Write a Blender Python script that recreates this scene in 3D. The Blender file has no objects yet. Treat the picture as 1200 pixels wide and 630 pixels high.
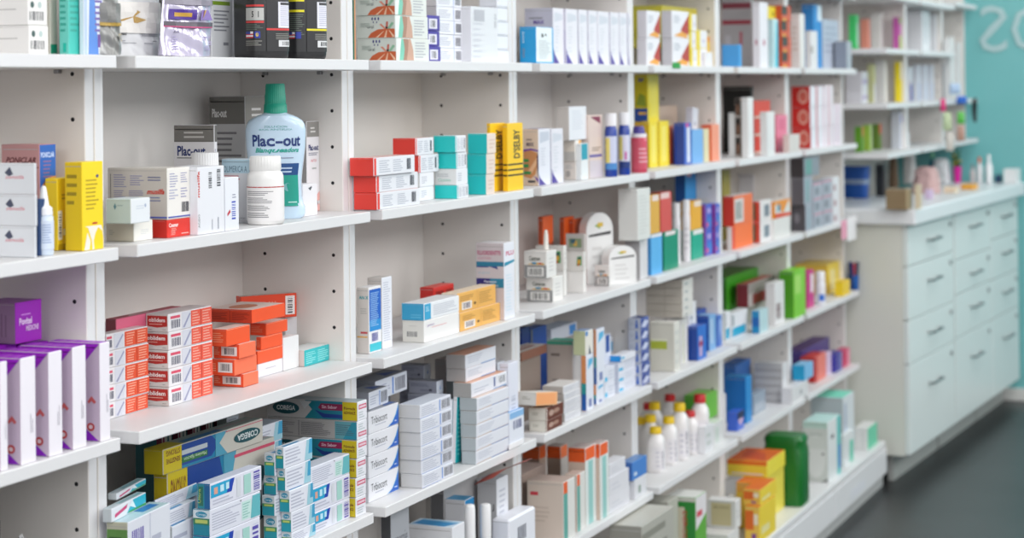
import bpy, math, random
from mathutils import Vector, Matrix
random.seed(7)
scene = bpy.context.scene
COL = scene.collection

# ------------------------------------------------------------------ camera
F_PX, CX, CY = 2319.1, 600.0, 90.25            # focal length and principal point for a 1200x630 frame
YAW, PITCH, ROLL = 0.38862, 0.0049, -0.01123
EYE = Vector((0.0, 0.0, 1.44))                 # eye height above the floor; x runs along the shelf wall, y into it
FW = Vector((math.cos(YAW)*math.cos(PITCH), math.sin(YAW)*math.cos(PITCH), math.sin(PITCH)))
_r = Vector((math.sin(YAW), -math.cos(YAW), 0.0)); _u = _r.cross(FW)
RT = math.cos(ROLL)*_r + math.sin(ROLL)*_u
UP = -math.sin(ROLL)*_r + math.cos(ROLL)*_u
cam = bpy.data.cameras.new('camera'); cam_o = bpy.data.objects.new('camera', cam); COL.objects.link(cam_o)
cam_o.matrix_world = Matrix(((RT.x, UP.x, -FW.x, EYE.x), (RT.y, UP.y, -FW.y, EYE.y), (RT.z, UP.z, -FW.z, EYE.z), (0, 0, 0, 1)))
cam.sensor_width = 36.0; cam.lens = F_PX/1200*36; cam.shift_y = -(315-CY)/1200
cam.clip_start = .05; cam.clip_end = 60
cam.dof.use_dof = True; cam.dof.focus_distance = 3.2; cam.dof.aperture_fstop = 4.7
scene.camera = cam_o

# ------------------------------------------------------------------ world, lamps, exposure
scene.view_settings.view_transform = 'Standard'; scene.view_settings.look = 'None'
scene.view_settings.gamma = 1.0; scene.view_settings.exposure = 0.42
scene.view_settings.use_curve_mapping = False
w = bpy.data.worlds.new('world'); scene.world = w; w.use_nodes = True
bg = w.node_tree.nodes['Background']; bg.inputs[0].default_value = (.93, .96, 1.0, 1); bg.inputs[1].default_value = .50
def area(name, loc, sx, sy, power, rot=(0, 0, 0), col=(1, 1, 1)):
    l = bpy.data.lights.new(name, 'AREA'); l.shape = 'RECTANGLE'; l.size = sx; l.size_y = sy; l.energy = power; l.color = col
    o = bpy.data.objects.new(name, l); COL.objects.link(o); o.location = loc; o.rotation_euler = rot
    return o
# rows of ceiling light panels over the aisle
for i, lx in enumerate((-0.6, 1.6, 3.8, 6.0, 8.2)):
    area('ceiling_and_fill_lamp', (lx, .35, 2.9), 1.5, .9, 13, rot=(math.radians(14), 0, 0))
    area('ceiling_and_fill_lamp', (lx, -1.9, 2.6), 1.5, 1.2, 24, rot=(math.radians(42), 0, 0))

area('ceiling_and_fill_lamp', (-2.8, .0, 2.6), 1.2, 1.5, 42, rot=(0, -.95, 0))  # added fill lamp, tilted along the aisle to brighten the carton ends

# ------------------------------------------------------------------ picking helpers (a pixel is a ray; a plane makes it a place)
def ray(px, py): return FW + RT*((px-CX)/F_PX) - UP*((py-CY)/F_PX)
def on_y(px, py, Y): d = ray(px, py); return EYE + d*(Y/d.y)
def on_x(px, py, X): d = ray(px, py); return EYE + d*(X/d.x)
def on_z(px, py, Z): d = ray(px, py); return EYE + d*((Z-EYE.z)/d.z)
def pix(p):
    q = Vector(p)-EYE; z = q.dot(FW); return CX+F_PX*q.dot(RT)/z, CY-F_PX*q.dot(UP)/z
def half_width(px0, px1, P): return (px1-px0)/2*(Vector(P)-EYE).dot(FW)/F_PX
def run_to_x(P, e, px):                        # how far along e from P until the picture column px
    A = RT - FW*((px-CX)/F_PX); Q = Vector(P)-EYE
    return -Q.dot(A)/Vector(e).dot(A)
def run_to_y(P, py):
    A = UP + FW*((py-CY)/F_PX); Q = Vector(P)-EYE
    return -Q.dot(A)/A.z

# ------------------------------------------------------------------ materials
_m = {}
def lin(c): return c/12.92 if c <= .04045 else ((c+.055)/1.055)**2.4
def rgb(h):
    h = h.lstrip('#'); h = h if len(h) == 6 else ''.join(ch*2 for ch in h)
    return tuple(lin(int(h[i:i+2], 16)/255) for i in (0, 2, 4))
def M(h, rough=.42, metal=0.0, trans=0.0, bump=0.0, bscale=200, spec=.5, vary=0.0, coat=0.0):
    k = (h, rough, metal, trans, bump, bscale, spec, vary, coat)
    if k in _m: return _m[k]
    m = bpy.data.materials.new('surface_'+h.lstrip('#')); m.use_nodes = True
    nt = m.node_tree; b = nt.nodes['Principled BSDF']
    b.inputs['Base Color'].default_value = rgb(h)+(1,)
    b.inputs['Roughness'].default_value = rough; b.inputs['Metallic'].default_value = metal
    b.inputs['Transmission Weight'].default_value = trans
    b.inputs['Specular IOR Level'].default_value = spec; b.inputs['Coat Weight'].default_value = coat
    if bump or vary:
        tc = nt.nodes.new('ShaderNodeTexCoord'); n = nt.nodes.new('ShaderNodeTexNoise')
        n.inputs['Scale'].default_value = bscale; n.inputs['Detail'].default_value = 4
        nt.links.new(tc.outputs['Object'], n.inputs['Vector'])
        if bump:
            bp = nt.nodes.new('ShaderNodeBump'); bp.inputs['Strength'].default_value = bump; bp.inputs['Distance'].default_value = .002
            nt.links.new(n.outputs['Fac'], bp.inputs['Height']); nt.links.new(bp.outputs['Normal'], b.inputs['Normal'])
        if vary:
            mx = nt.nodes.new('ShaderNodeMixRGB'); mx.blend_type = 'MULTIPLY'; mx.inputs['Fac'].default_value = vary
            mx.inputs['Color1'].default_value = rgb(h)+(1,); nt.links.new(n.outputs['Fac'], mx.inputs['Color2'])
            nt.links.new(mx.outputs['Color'], b.inputs['Base Color'])
    _m[k] = m; return m
def INK(h): return M(h, .4)

# ------------------------------------------------------------------ mesh builder
class MB:
    def __init__(s): s.v = []; s.f = []; s.mi = []; s.mats = []; s.sm = []
    def slot(s, m):
        if m not in s.mats: s.mats.append(m)
        return s.mats.index(m)
    def poly(s, pts, m, smooth=False):
        i = len(s.v); s.v += [tuple(p) for p in pts]; s.f.append(tuple(range(i, i+len(pts)))); s.mi.append(s.slot(m)); s.sm.append(smooth)
    def mesh(s, vs, fs, m, smooth=False):
        i = len(s.v); s.v += [tuple(p) for p in vs]; k = s.slot(m)
        for f in fs: s.f.append(tuple(i+a for a in f)); s.mi.append(k); s.sm.append(smooth)
    def box(s, x0, y0, z0, x1, y1, z1, m, b=0.0, face=None):
        """bevelled box; face = {'L','F','T','R','K','B': material} overrides"""
        face = face or {}
        b = min(b, (x1-x0)*.3, (y1-y0)*.3, (z1-z0)*.3)
        if b <= 0:
            V = [(x, y, z) for z in (z0, z1) for y in (y0, y1) for x in (x0, x1)]
            for k, f in dict(B=(0, 2, 3, 1), T=(4, 5, 7, 6), F=(0, 1, 5, 4), K=(2, 6, 7, 3), L=(0, 4, 6, 2), R=(1, 3, 7, 5)).items():
                s.poly([V[i] for i in f], face.get(k, m))
            return
        X = (x0, x1); Y = (y0, y1); Z = (z0, z1); sg = (1, -1)
        idx = {}; vs = []
        for i in (0, 1):
            for j in (0, 1):
                for k in (0, 1):
                    c = (X[i], Y[j], Z[k]); o = (sg[i]*b, sg[j]*b, sg[k]*b)
                    for a in range(3):       # vertex lying on the face normal to axis a
                        p = tuple(c[t] if t == a else c[t]+o[t] for t in range(3))
                        idx[(i, j, k, a)] = len(vs); vs.append(p)
        main = {'L': [(0, 0, 0, 0), (0, 0, 1, 0), (0, 1, 1, 0), (0, 1, 0, 0)], 'R': [(1, 0, 0, 0), (1, 1, 0, 0), (1, 1, 1, 0), (1, 0, 1, 0)],
                'F': [(0, 0, 0, 1), (1, 0, 0, 1), (1, 0, 1, 1), (0, 0, 1, 1)], 'K': [(0, 1, 0, 1), (0, 1, 1, 1), (1, 1, 1, 1), (1, 1, 0, 1)],
                'B': [(0, 0, 0, 2), (0, 1, 0, 2), (1, 1, 0, 2), (1, 0, 0, 2)], 'T': [(0, 0, 1, 2), (1, 0, 1, 2), (1, 1, 1, 2), (0, 1, 1, 2)]}
        base = len(s.v); s.v += vs
        def add(keys, mm, n):
            f = [base+idx[k] for k in keys]
            a, b_, c_ = (Vector(s.v[f[t]]) for t in (0, 1, 2))
            if (b_-a).cross(c_-a).dot(n) < 0: f.reverse()
            s.f.append(tuple(f)); s.mi.append(s.slot(mm)); s.sm.append(False)
        ND = dict(L=(-1, 0, 0), R=(1, 0, 0), F=(0, -1, 0), K=(0, 1, 0), B=(0, 0, -1), T=(0, 0, 1))
        for k, q in main.items(): add(q, face.get(k, m), Vector(ND[k]))
        for i in (0, 1):
            for j in (0, 1):
                add([(i, j, 0, 0), (i, j, 1, 0), (i, j, 1, 1), (i, j, 0, 1)], m, Vector((2*i-1, 2*j-1, 0)))
                add([(i, 0, j, 0), (i, 1, j, 0), (i, 1, j, 2), (i, 0, j, 2)], face.get('L' if not i else 'R', m), Vector((2*i-1, 0, 2*j-1)))
                add([(0, i, j, 1), (1, i, j, 1), (1, i, j, 2), (0, i, j, 2)], m, Vector((0, 2*i-1, 2*j-1)))
                for k in (0, 1): add([(i, j, k, 0), (i, j, k, 1), (i, j, k, 2)], m, Vector((2*i-1, 2*j-1, 2*k-1)))
    def tube(s, pts, r, m, n=8, cap=True):
        pts = [Vector(p) for p in pts]; rings = []
        for i, p in enumerate(pts):
            t = (pts[min(i+1, len(pts)-1)]-pts[max(i-1, 0)]).normalized()
            a = t.orthogonal().normalized(); b = t.cross(a)
            rr = r[i] if isinstance(r, (list, tuple)) else r
            rings.append([p+(a*math.cos(q*2*math.pi/n)+b*math.sin(q*2*math.pi/n))*rr for q in range(n)])
        vs = [q for rg in rings for q in rg]; fs = []
        for i in range(len(pts)-1):
            for q in range(n): fs.append((i*n+q, i*n+(q+1) % n, (i+1)*n+(q+1) % n, (i+1)*n+q))
        if cap: fs += [tuple(range(n-1, -1, -1)), tuple((len(pts)-1)*n+q for q in range(n))]
        s.mesh(vs, fs, m, True)
    def loft(s, secs, m, n=32, cap=True, ridges=0, depth=0):
        """secs: (z, rx, ry, exponent[, cx, cy]) super-elliptic sections stacked in z"""
        vs = []
        for sc in secs:
            z, rx, ry, e = sc[:4]; cx, cy = (sc[4], sc[5]) if len(sc) > 4 else (0, 0)
            for q in range(n):
                t = 2*math.pi*q/n; c, d = math.cos(t), math.sin(t)
                kk = 1-(depth if (ridges and q % 2) else 0)
                vs.append((cx+kk*rx*math.copysign(abs(c)**(2/e), c), cy+kk*ry*math.copysign(abs(d)**(2/e), d), z))
        fs = []
        for i in range(len(secs)-1):
            for q in range(n): fs.append((i*n+q, i*n+(q+1) % n, (i+1)*n+(q+1) % n, (i+1)*n+q))
        if cap: fs += [tuple(range(n-1, -1, -1)), tuple((len(secs)-1)*n+q for q in range(n))]
        s.mesh(vs, fs, m, True)
    def data(s, name):
        me = bpy.data.meshes.new(name); me.from_pydata(s.v, [], s.f)
        for m in s.mats: me.materials.append(m)
        me.polygons.foreach_set('material_index', s.mi); me.polygons.foreach_set('use_smooth', s.sm); me.update()
        return me
    def build(s, name, parent=None, loc=None, rotz=0.0):
        o = bpy.data.objects.new(name, s.data(name)); COL.objects.link(o)
        if parent: o.parent = parent
        if loc: o.location = loc
        if rotz: o.rotation_euler.z = rotz
        if any(s.sm):
            try: o.data.set_sharp_from_angle(angle=math.radians(40))
            except Exception: pass
        return o
def tag(o, label, cat, grp=None):
    o['label'] = label; o['category'] = cat
    if grp: o['group'] = grp
    return o
def structure(o): o['kind'] = 'structure'; return o
def empty(name, loc, rotz=0, label=None, cat=None, grp=None):
    o = bpy.data.objects.new(name, None); COL.objects.link(o); o.location = loc; o.rotation_euler.z = rotz; o.empty_display_size = .02
    if label: tag(o, label, cat, grp)
    return o

# ------------------------------------------------------------------ lettering
_glyph_cache = {}
def glyphs(txt, bold=False, italic=False):
    """2-D triangles of a line of text, cap height about 1, left aligned at 0"""
    k = (txt, bold, italic)
    if k in _glyph_cache: return _glyph_cache[k]
    c = bpy.data.curves.new('txt', 'FONT'); c.body = txt; c.size = 1/.72; c.resolution_u = 2; c.offset = .04 if bold else 0.0
    c.shear = .35 if italic else 0
    o = bpy.data.objects.new('txt', c); COL.objects.link(o)
    dg = bpy.context.evaluated_depsgraph_get(); me = o.evaluated_get(dg).to_mesh()
    vs = [(v.co.x, v.co.y) for v in me.vertices]; fs = [tuple(p.vertices) for p in me.polygons]
    o.evaluated_get(dg).to_mesh_clear(); bpy.data.objects.remove(o); bpy.data.curves.remove(c)
    wd = max((a for a, b in vs), default=1)
    _glyph_cache[k] = (vs, fs, wd); return _glyph_cache[k]

# print operations work in a flat (a, b) sheet of size W x H in metres; place(a, b, layer) maps to space
def draw(mb, ops, W, H, place, sub=1):
    for i, op in enumerate(ops):
        k = op[0]; L = i+1
        def q(a0, b0, a1, b1, m, nn=sub):
            for t in range(nn):
                u0 = a0+(a1-a0)*t/nn; u1 = a0+(a1-a0)*(t+1)/nn
                mb.poly([place(u0, b0, L), place(u1, b0, L), place(u1, b1, L), place(u0, b1, L)], m)
        if k == 'r': q(op[1]*W, op[2]*H, op[3]*W, op[4]*H, INK(op[5]))
        elif k == 'p': mb.poly([place(a*W, b*H, L) for a, b in op[1]], INK(op[2]))
        elif k == 'o':
            cx, cy, rx, ry = op[1]*W, op[2]*H, op[3]*W, op[4]*H
            if len(op) > 6 and op[6]: rx = ry
            mb.poly([place(cx+rx*math.cos(t*math.pi/10), cy+ry*math.sin(t*math.pi/10), L) for t in range(20)], INK(op[5]))
        elif k == 'b':                                   # bar code: u0 v0 u1 v1 [colour, upright]
            x0, y0, x1, y1 = op[1]*W, op[2]*H, op[3]*W, op[4]*H; c = INK(op[5] if len(op) > 5 else '#3a3a40'); tall = len(op) > 6 and op[6]
            rr = random.Random(int(x0*1e5)); t = 0.0
            while t < 1:
                bw = rr.choice((.035, .06, .1)); e = min(1, t+bw)
                if tall: q(x0, y0+(y1-y0)*t, x1, y0+(y1-y0)*e, c)
                else: q(x0+(x1-x0)*t, y0, x0+(x1-x0)*e, y1, c, 1)
                t = e+rr.choice((.03, .05, .07))
        elif k == 'l':                                   # lines of small print: u0 v0 u1 v1 n colour [upright]
            x0, y0, x1, y1 = op[1]*W, op[2]*H, op[3]*W, op[4]*H; n = op[5]; c = INK(op[6]); rr = random.Random(n*7+int(x0*1e4)+int(y0*1e4))
            up = len(op) > 7 and op[7]
            for j in range(n):
                if up:
                    a = x0+(x1-x0)*(j+.25)/n; q(a, y0, a+(x1-x0)*.4/n, y0+(y1-y0)*rr.uniform(.6, 1), c, 1)
                else:
                    b = y1-(y1-y0)*(j+.75)/n; q(x0, b, x0+(x1-x0)*rr.uniform(.6, 1), b+(y1-y0)*.4/n, c)
        elif k == 't':                                   # text: string u v height(v) colour [opts: max width u, rot 0/90/180/270, b, i]
            _, s, u, v, h, c = op[:6]; o = op[6] if len(op) > 6 else {}
            vs, fs, wd = glyphs(s, o.get('b', 0), o.get('i', 0)); rot = o.get('rot', 0)
            vert = rot in (90, 270)
            hh = h*(W if vert else H); sx = hh
            if 'w' in o: sx = o['w']*(H if vert else W)/wd
            x, y = u*W, v*H; P = []
            for a, b in vs:
                a *= sx; b *= hh
                if rot == 0: P.append((x+a, y+b))
                elif rot == 90: P.append((x-b, y+a))
                elif rot == 270: P.append((x+b, y-a))
                else: P.append((x-a, y-b))
            mb.mesh([place(a, b, L) for a, b in P], fs, INK(c))

EPS, STEP = .00025, .00007
def carton_mesh(w, d, h, art, bev=.0009):
    """folding carton: x 0..w, y 0..d (front at y 0), z 0..h"""
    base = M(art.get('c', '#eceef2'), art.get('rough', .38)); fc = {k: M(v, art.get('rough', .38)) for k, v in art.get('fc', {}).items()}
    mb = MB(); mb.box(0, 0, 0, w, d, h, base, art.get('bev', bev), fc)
    m = .0009
    def PF(a, b, L): return (m+a*(w-2*m)/w, -(EPS*.4+L*STEP), m+b*(h-2*m)/h)
    def PL(a, b, L): return (-(EPS*.4+L*STEP), d-m-a*(d-2*m)/d, m+b*(h-2*m)/h)
    def PT(a, b, L): return (m+a*(w-2*m)/w, m+b*(d-2*m)/d, h+EPS*.4+L*STEP)
    def PR(a, b, L): return (w+EPS*.4+L*STEP, m+a*(d-2*m)/d, m+b*(h-2*m)/h)
    draw(mb, art.get('F', []), w, h, PF); draw(mb, art.get('L', []), d, h, PL); draw(mb, art.get('T', []), w, d, PT); draw(mb, art.get('R', []), d, h, PR)
    # the tuck flap's fold on one end
    end = art.get('end', 'L'); seam = M('#9b9a98', .6)
    if end == 'L': draw(mb, [('r', .03, .955, .97, .962, '#a9a7a6')], d, h, PL)
    elif end == 'T': draw(mb, [('r', .02, .93, .98, .945, '#a9a7a6')], w, d, PT)
    return mb
# ------------------------------------------------------------------ the wall of shelving units
FLOOR = 0.0
PANEL_Y, SHELF_Y, BACK_Y = 1.600, 1.5457, 1.8038
HP = .02303                                                       # half of a pair of side panels
J = {0: 2.3541, 1: 3.1380, 2: 3.91265, 3: 4.69165, 4: 5.46158, 5: 6.2481, 6: 7.058}
J[-1] = J[0]-.779
J[7] = 7.74; J[8] = 8.54; J[9] = 9.12
ZS = [1.4715, 1.2057, .9425, .6793, .4172]                        # undersides of the five shelves
TS = .0184
BASE_T = .160                                                     # top of the base units
SURF = [z+TS for z in ZS]+[BASE_T]
WHITE = M('#dcdcdd', .42, spec=.4); WHITE_IN = M('#e6e1dc', .5, spec=.3); EDGE = M('#e0e0e2', .38)  # WHITE_IN: warm bounced light inside the bays put into the white
HOLE = M('#17151a', .8); STEEL = M('#9a9a9c', .3, metal=1.0); GAP = M('#55524f', .8)
UNITS = {}
def unit(b):
    x0, x1 = J[b-1], J[b]; far = b > 6
    py, sy, by = (PANEL_Y, SHELF_Y, BACK_Y) if not far else (1.505, 1.445, BACK_Y)
    zb = BASE_T if not far else 1.165
    r = empty('shelving_unit', (x0, py, zb)); UNITS[b] = r
    names = {0: 'white shelving unit at the left edge with the purple boxes', 1: 'white shelving unit holding the green-capped mouthwash and orange boxes', 2: 'white shelving unit with the stacks of red and turquoise ends',
             3: 'white shelving unit with the arched white packs', 4: 'white shelving unit with the yellow-capped bottles', 5: 'white shelving unit with the blue cube box on its top shelf', 6: 'white shelving unit at the far end of the long run, beside the drawers',
             7: 'white wall shelving with green frame above the counter, nearest section', 8: 'white wall shelving with white boxes above the middle of the counter', 9: 'open white wall shelving above the counter, next to the turquoise wall'}
    tag(r, names[b], 'shelving unit', 'shelving units along the wall')
    def L(v): return (v[0]-x0, v[1]-py, v[2]-zb)
    top = 2.15
    g = .0012
    for sgn, xa, xb in ((1, x0+g, x0+HP-.0004), (-1, x1-HP+.0004, x1-g)):
        if b == 7 and sgn > 0: continue                # its shelves butt against the long run
        mb = MB(); a = L((xa, py, zb)); c = L((xb, by+.015, top)); mb.box(*a, *c, WHITE_IN, .001, {'F': EDGE})
        # rows of shelf-pin holes on the inner face
        xi = (xb+.0002 if sgn > 0 else xa-.0002)-x0
        for yy in (py+.020, py+.158):
            z = ZS[0]+.021-.0277-.0637*22
            while z < top-.05:
                if z > zb+.03 and min(abs(z-s-.009) for s in ZS) > .0125:
                    mb.poly([(xi, yy-py+.0032*math.cos(t*math.pi/6), z-zb+.0032*math.sin(t*math.pi/6)) for t in range(12)], HOLE)
                z += .0637
        mb.build('side_panel', r)
    mb = MB(); mb.box(*L((x0+HP, by, zb)), *L((x1-HP, by+.012, top)), WHITE_IN); mb.build('back_panel', r)
    mb = MB(); mb.box(*L((x0+HP, py+.01, top-.02)), *L((x1-HP, by, top)), WHITE, .001); mb.build('top_panel', r)
    zs = [1.4715+.266]+ZS if not far else [1.745, 1.545, 1.345, 1.1655]  # near units: extra shelf out of view, added to shade the top row
    if b == 9: zs = [1.765, 1.345, 1.1655]
    for k, z in enumerate(zs):
        e = .006 if (k*7+b*3) % 3 == 1 else 0
        mb = MB(); mb.box(*L((x0+HP+.0006, sy, z)), *L((x1-HP-.0006, by-.0005, z+TS)), WHITE, .0013, {'F': EDGE})
        s = mb.build('shelf', r)
        if b < 7:
            for xx in (x0+HP+.006, x1-HP-.006):
                for yy in (py+.040, py+.150):
                    pm = MB(); pm.box(*L((xx-.005, yy-.004, z-.006)), *L((xx+.005, yy+.004, z-.0002)), STEEL, .001)
                    pm.build('shelf_pin', s)
for b in range(0, 10): unit(b)

# base units with their kick board, below the shelving
def base_unit(b):
    x0, x1 = J[b-1]+.001, J[b]-.001; Y = 1.461
    r = empty('base_cabinet', (x0, Y, 0), label=('low white base cabinet with a paper notice, at the far end' if b == 6 else 'low white base cabinet under shelving bay %s' % {0: 'with purple boxes', 1: 'with denture cream boxes', 2: 'with the white tube bottles', 3: 'with orange-banded cartons', 4: 'with the green carton', 5: 'with the yellow and orange packs'}[b]), cat='cabinet', grp='base cabinets')
    mb = MB(); mb.box(0, .012, .045, x1-x0, BACK_Y-Y+.01, BASE_T-.022, WHITE, .001); mb.build('body', r)
    mb = MB(); mb.box(0, 0, BASE_T-.0215, x1-x0, BACK_Y-Y-.001, BASE_T, WHITE, .003); mb.build('top_board', r)
    mb = MB(); mb.box(.002, -.004, .048, x1-x0-.002, .0115, BASE_T-.024, EDGE, .0015); mb.build('front_panel', r)
    mb = MB(); mb.box(0, .012, 0, x1-x0, .03, .0445, M('#b9b9b8', .5), .001); mb.build('kick_board', r)
    return r
for b in range(0, 7): base_unit(b)

# ------------------------------------------------------------------ room
def floor_mat():
    m = bpy.data.materials.new('floor_vinyl'); m.use_nodes = True; nt = m.node_tree; b = nt.nodes['Principled BSDF']
    tc = nt.nodes.new('ShaderNodeTexCoord'); n = nt.nodes.new('ShaderNodeTexNoise'); n.inputs['Scale'].default_value = 1.6; n.inputs['Detail'].default_value = 6
    r = nt.nodes.new('ShaderNodeValToRGB'); r.color_ramp.elements[0].color = rgb('#232425')+(1,); r.color_ramp.elements[1].color = rgb('#3a3b3c')+(1,)
    r.color_ramp.elements[0].position = .3; r.color_ramp.elements[1].position = .7
    nt.links.new(tc.outputs['Object'], n.inputs['Vector']); nt.links.new(n.outputs['Fac'], r.inputs['Fac']); nt.links.new(r.outputs['Color'], b.inputs['Base Color'])
    b.inputs['Roughness'].default_value = .38; return m
mb = MB(); mb.box(-3, -4, -.05, 9.3, 1.95, 0, floor_mat()); structure(mb.build('floor'))
mb = MB(); mb.box(-3, BACK_Y+.02, 0, 9.3, 1.95, 3.0, M('#d9d7d2', .7)); structure(mb.build('wall_back'))
END_X = 9.13
mb = MB(); mb.box(END_X, -4, 0, END_X+.1, BACK_Y+.02, 3.0, M('#7cc4c5', .22, spec=.5, coat=.3)); endw = structure(mb.build('wall_end'))
mb = MB(); mb.box(END_X-.014, -4, 0, END_X, 1.8, .056, M('#dfe0dc', .5), .002); structure(mb.build('baseboard_end'))
mb = MB(); mb.box(-3, -4, 3.0, 9.3, 1.95, 3.05, M('#f2f2f0', .8)); structure(mb.build('ceiling'))
# white letters on the turquoise glass, read from behind
def letter(ch, px0, px1, pyt, pyb):
    a = on_x(px0, pyt, END_X-.004); c = on_x(px1, pyb, END_X-.004); vs, fs, wd = glyphs(ch); hh = max(q[1] for q in vs)
    mb = MB(); m = M('#b9d6d8', .5)
    W = a.y-c.y; Hh = a.z-c.z; P = [(1-x/wd, y/hh) for x, y in vs]
    front = [(0, -u*W, v*Hh) for u, v in P]
    mb.mesh(front, fs, m); mb.mesh([(x+.003, y, z) for x, y, z in front], fs, m)
    o = mb.build('wall_letter'); o.location = (END_X-.0045, a.y, c.z); return o
tag(letter('S', 1147, 1184, 7, 60), 'pale mirrored letter S on the turquoise wall', 'letter', 'letters on the turquoise wall')
tag(letter('O', 1185, 1237, 7, 60), 'pale round letter O cut by the right edge, on the turquoise wall', 'letter', 'letters on the turquoise wall')

# ------------------------------------------------------------------ drawer counter beyond the shelving
ANG = -.0543; C0 = Vector((7.095, 1.382, 0)); LENC = 2.02
CAB = M('#dadbd3', .4); DRW = M('#dde5e4', .35); TOPM = M('#e6e9ec', .3)
cols = [(.004, .735, [(1.130, .925, 0), (.925, .775, 0), (.775, .590, 0), (.590, .105, 0)]), (.741, 1.42, [(1.130-.0, .875, 0), (.875, .600, 1), (.600, .105, 0)]), (1.425, 2.0, [(1.130, .93, 0), (.93, .77, 0), (.77, .59, 0), (.59, .105, 0)])]
# the drawer edges measured on the photograph (heights above the floor)
cols[0] = (.004, .727, [(.925, .780), (.776, .587), (.583, .429), (.425, .105)])
cols[1] = (.745, 1.42, [(.925, .740), (.736, .605), (.601, .435), (.431, .105)])
cols[2] = (1.426, 2.0, [(.925, .770), (.766, .600), (.596, .435), (.431, .105)])
for n, (a, b_, rows) in enumerate(cols):
    r = empty('drawer_cabinet', (C0.x+a*math.cos(ANG), C0.y+a*math.sin(ANG), 0), ANG,
              ('white drawer cabinet at the near end of the counter', 'white drawer cabinet in the middle of the counter', 'white drawer cabinet at the far end of the counter against the turquoise wall')[n], 'cabinet', 'drawer cabinets under the counter')
    W = b_-a; D = .42-.04*n
    mb = MB(); mb.box(0, .02, .10, W, D, .928, CAB, .001); mb.build('body', r)
    mb = MB(); mb.box(.01 if n else .05, .075, 0, W, .095, .0995, M('#a9aba8', .5)); mb.build('kick_board', r)
    for (t, bo) in rows:
        mb = MB(); mb.box(.003, 0, bo, W-.003, .0195, t, DRW, .002); d = mb.build('drawer', r)
        hm = MB(); zc = t-.07 if t-bo < .25 else t-.10; xc = W/2
        hm.tube([(xc-.075, -.001, zc), (xc-.075, -.022, zc), (xc+.075, -.022, zc), (xc+.075, -.001, zc)], .0045, STEEL); hm.build('handle', d)
        lm = MB(); lm.tube([(W-.07, .0, t-.035), (W-.07, -.006, t-.035)], .009, STEEL, 12); lm.build('lock', d)
r = empty('worktop', (C0.x-.03, C0.y-.035, .929), ANG, 'long pale worktop of the drawer counter', 'worktop')
mb = MB(); mb.box(0, 0, 0, LENC, .40, .058, TOPM, .006); mb.build('slab', r)
WORK = .988
# ------------------------------------------------------------------ packages: measured on the photograph, then stood on their shelves
REC = []
ORD = {1: [''], 2: ['upper', 'lower'], 3: ['topmost', 'middle', 'lowest'], 4: ['topmost', 'second from top', 'third from top', 'lowest'],
       5: ['topmost', 'second from top', 'middle', 'second from bottom', 'lowest'], 6: ['topmost', 'second from top', 'third from top', 'third from bottom', 'second from bottom', 'lowest'],
       8: ['topmost', 'second from top', 'third from top', 'fourth from top', 'fourth from bottom', 'third from bottom', 'second from bottom', 'lowest']}
class Rec: pass
def B(lv, bay, xa, xb, xc, yt, ins, art, label, n=1, on=None, rot=0, name='medicine_box', grp=None, cat='box', jit=.0015, hs=None, roll=0, zb=None, sy=None, wander=0):
    """a carton (or n stacked ones): xa | xb | xc = left end, near upright edge, right end (pixels; below 1 = metres); yt = top of the near edge"""
    Z0 = zb if zb is not None else (on.z1 if on else SURF[lv]); Y = (sy if sy is not None else SHELF_Y)+ins
    if ins > 1: Y = on_z(xb, ins, SURF[lv]).y          # foot of the near edge seen on the shelf
    if ins > 1 and bay < 20 and not (SHELF_Y+.002 < Y < SHELF_Y+(.09 if bay > 2 else .2)) and sy is None:
        Y = SHELF_Y+(.006 if Y < SHELF_Y+.05 else .045)
    P = on_y(xb, yt, Y)
    e1 = Vector((math.cos(rot), math.sin(rot), 0)); e2 = Vector((-math.sin(rot), math.cos(rot), 0))
    Pm = Vector((P.x, P.y, (P.z+Z0)/2))
    P.x += (xb-pix((P.x, P.y, (P.z+Z0)/2))[0])*0.0
    w = xc if 0 < xc < 1 else run_to_x(Pm, e1, xc)
    d = xa if 0 < xa < 1 else run_to_x(Pm, e2, xa)
    H = P.z-Z0; out = []
    h = H/n if hs is None else None
    z = Z0
    for i in range(n):
        hi = h if hs is None else H*hs[n-1-i]/sum(hs)
        r = Rec(); k = n-1-i
        jx = random.uniform(-jit, jit) if n > 1 else 0; jy = random.uniform(0, jit*1.6) if n > 1 else 0
        wx = wander*(n-1-i)/max(1, n-1)
        r.x, r.y, r.z = P.x+jx+wx, P.y+jy, z; r.w, r.d, r.h = w, max(.008, d), hi-.0004; r.rot = rot+(random.uniform(-.012, .012) if n > 1 else 0)
        r.art = art[i] if isinstance(art, list) else art; r.name = name; r.cat = cat
        o = ORD[n][k] if n in ORD else ''
        r.label = (o+' '+label).strip(); r.grp = grp; r.key = (label, round(w, 3)); r.bay = bay; r.roll = roll
        z += hi; r.z1 = z; REC.append(r); out.append(r)
    return out[-1]
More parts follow.
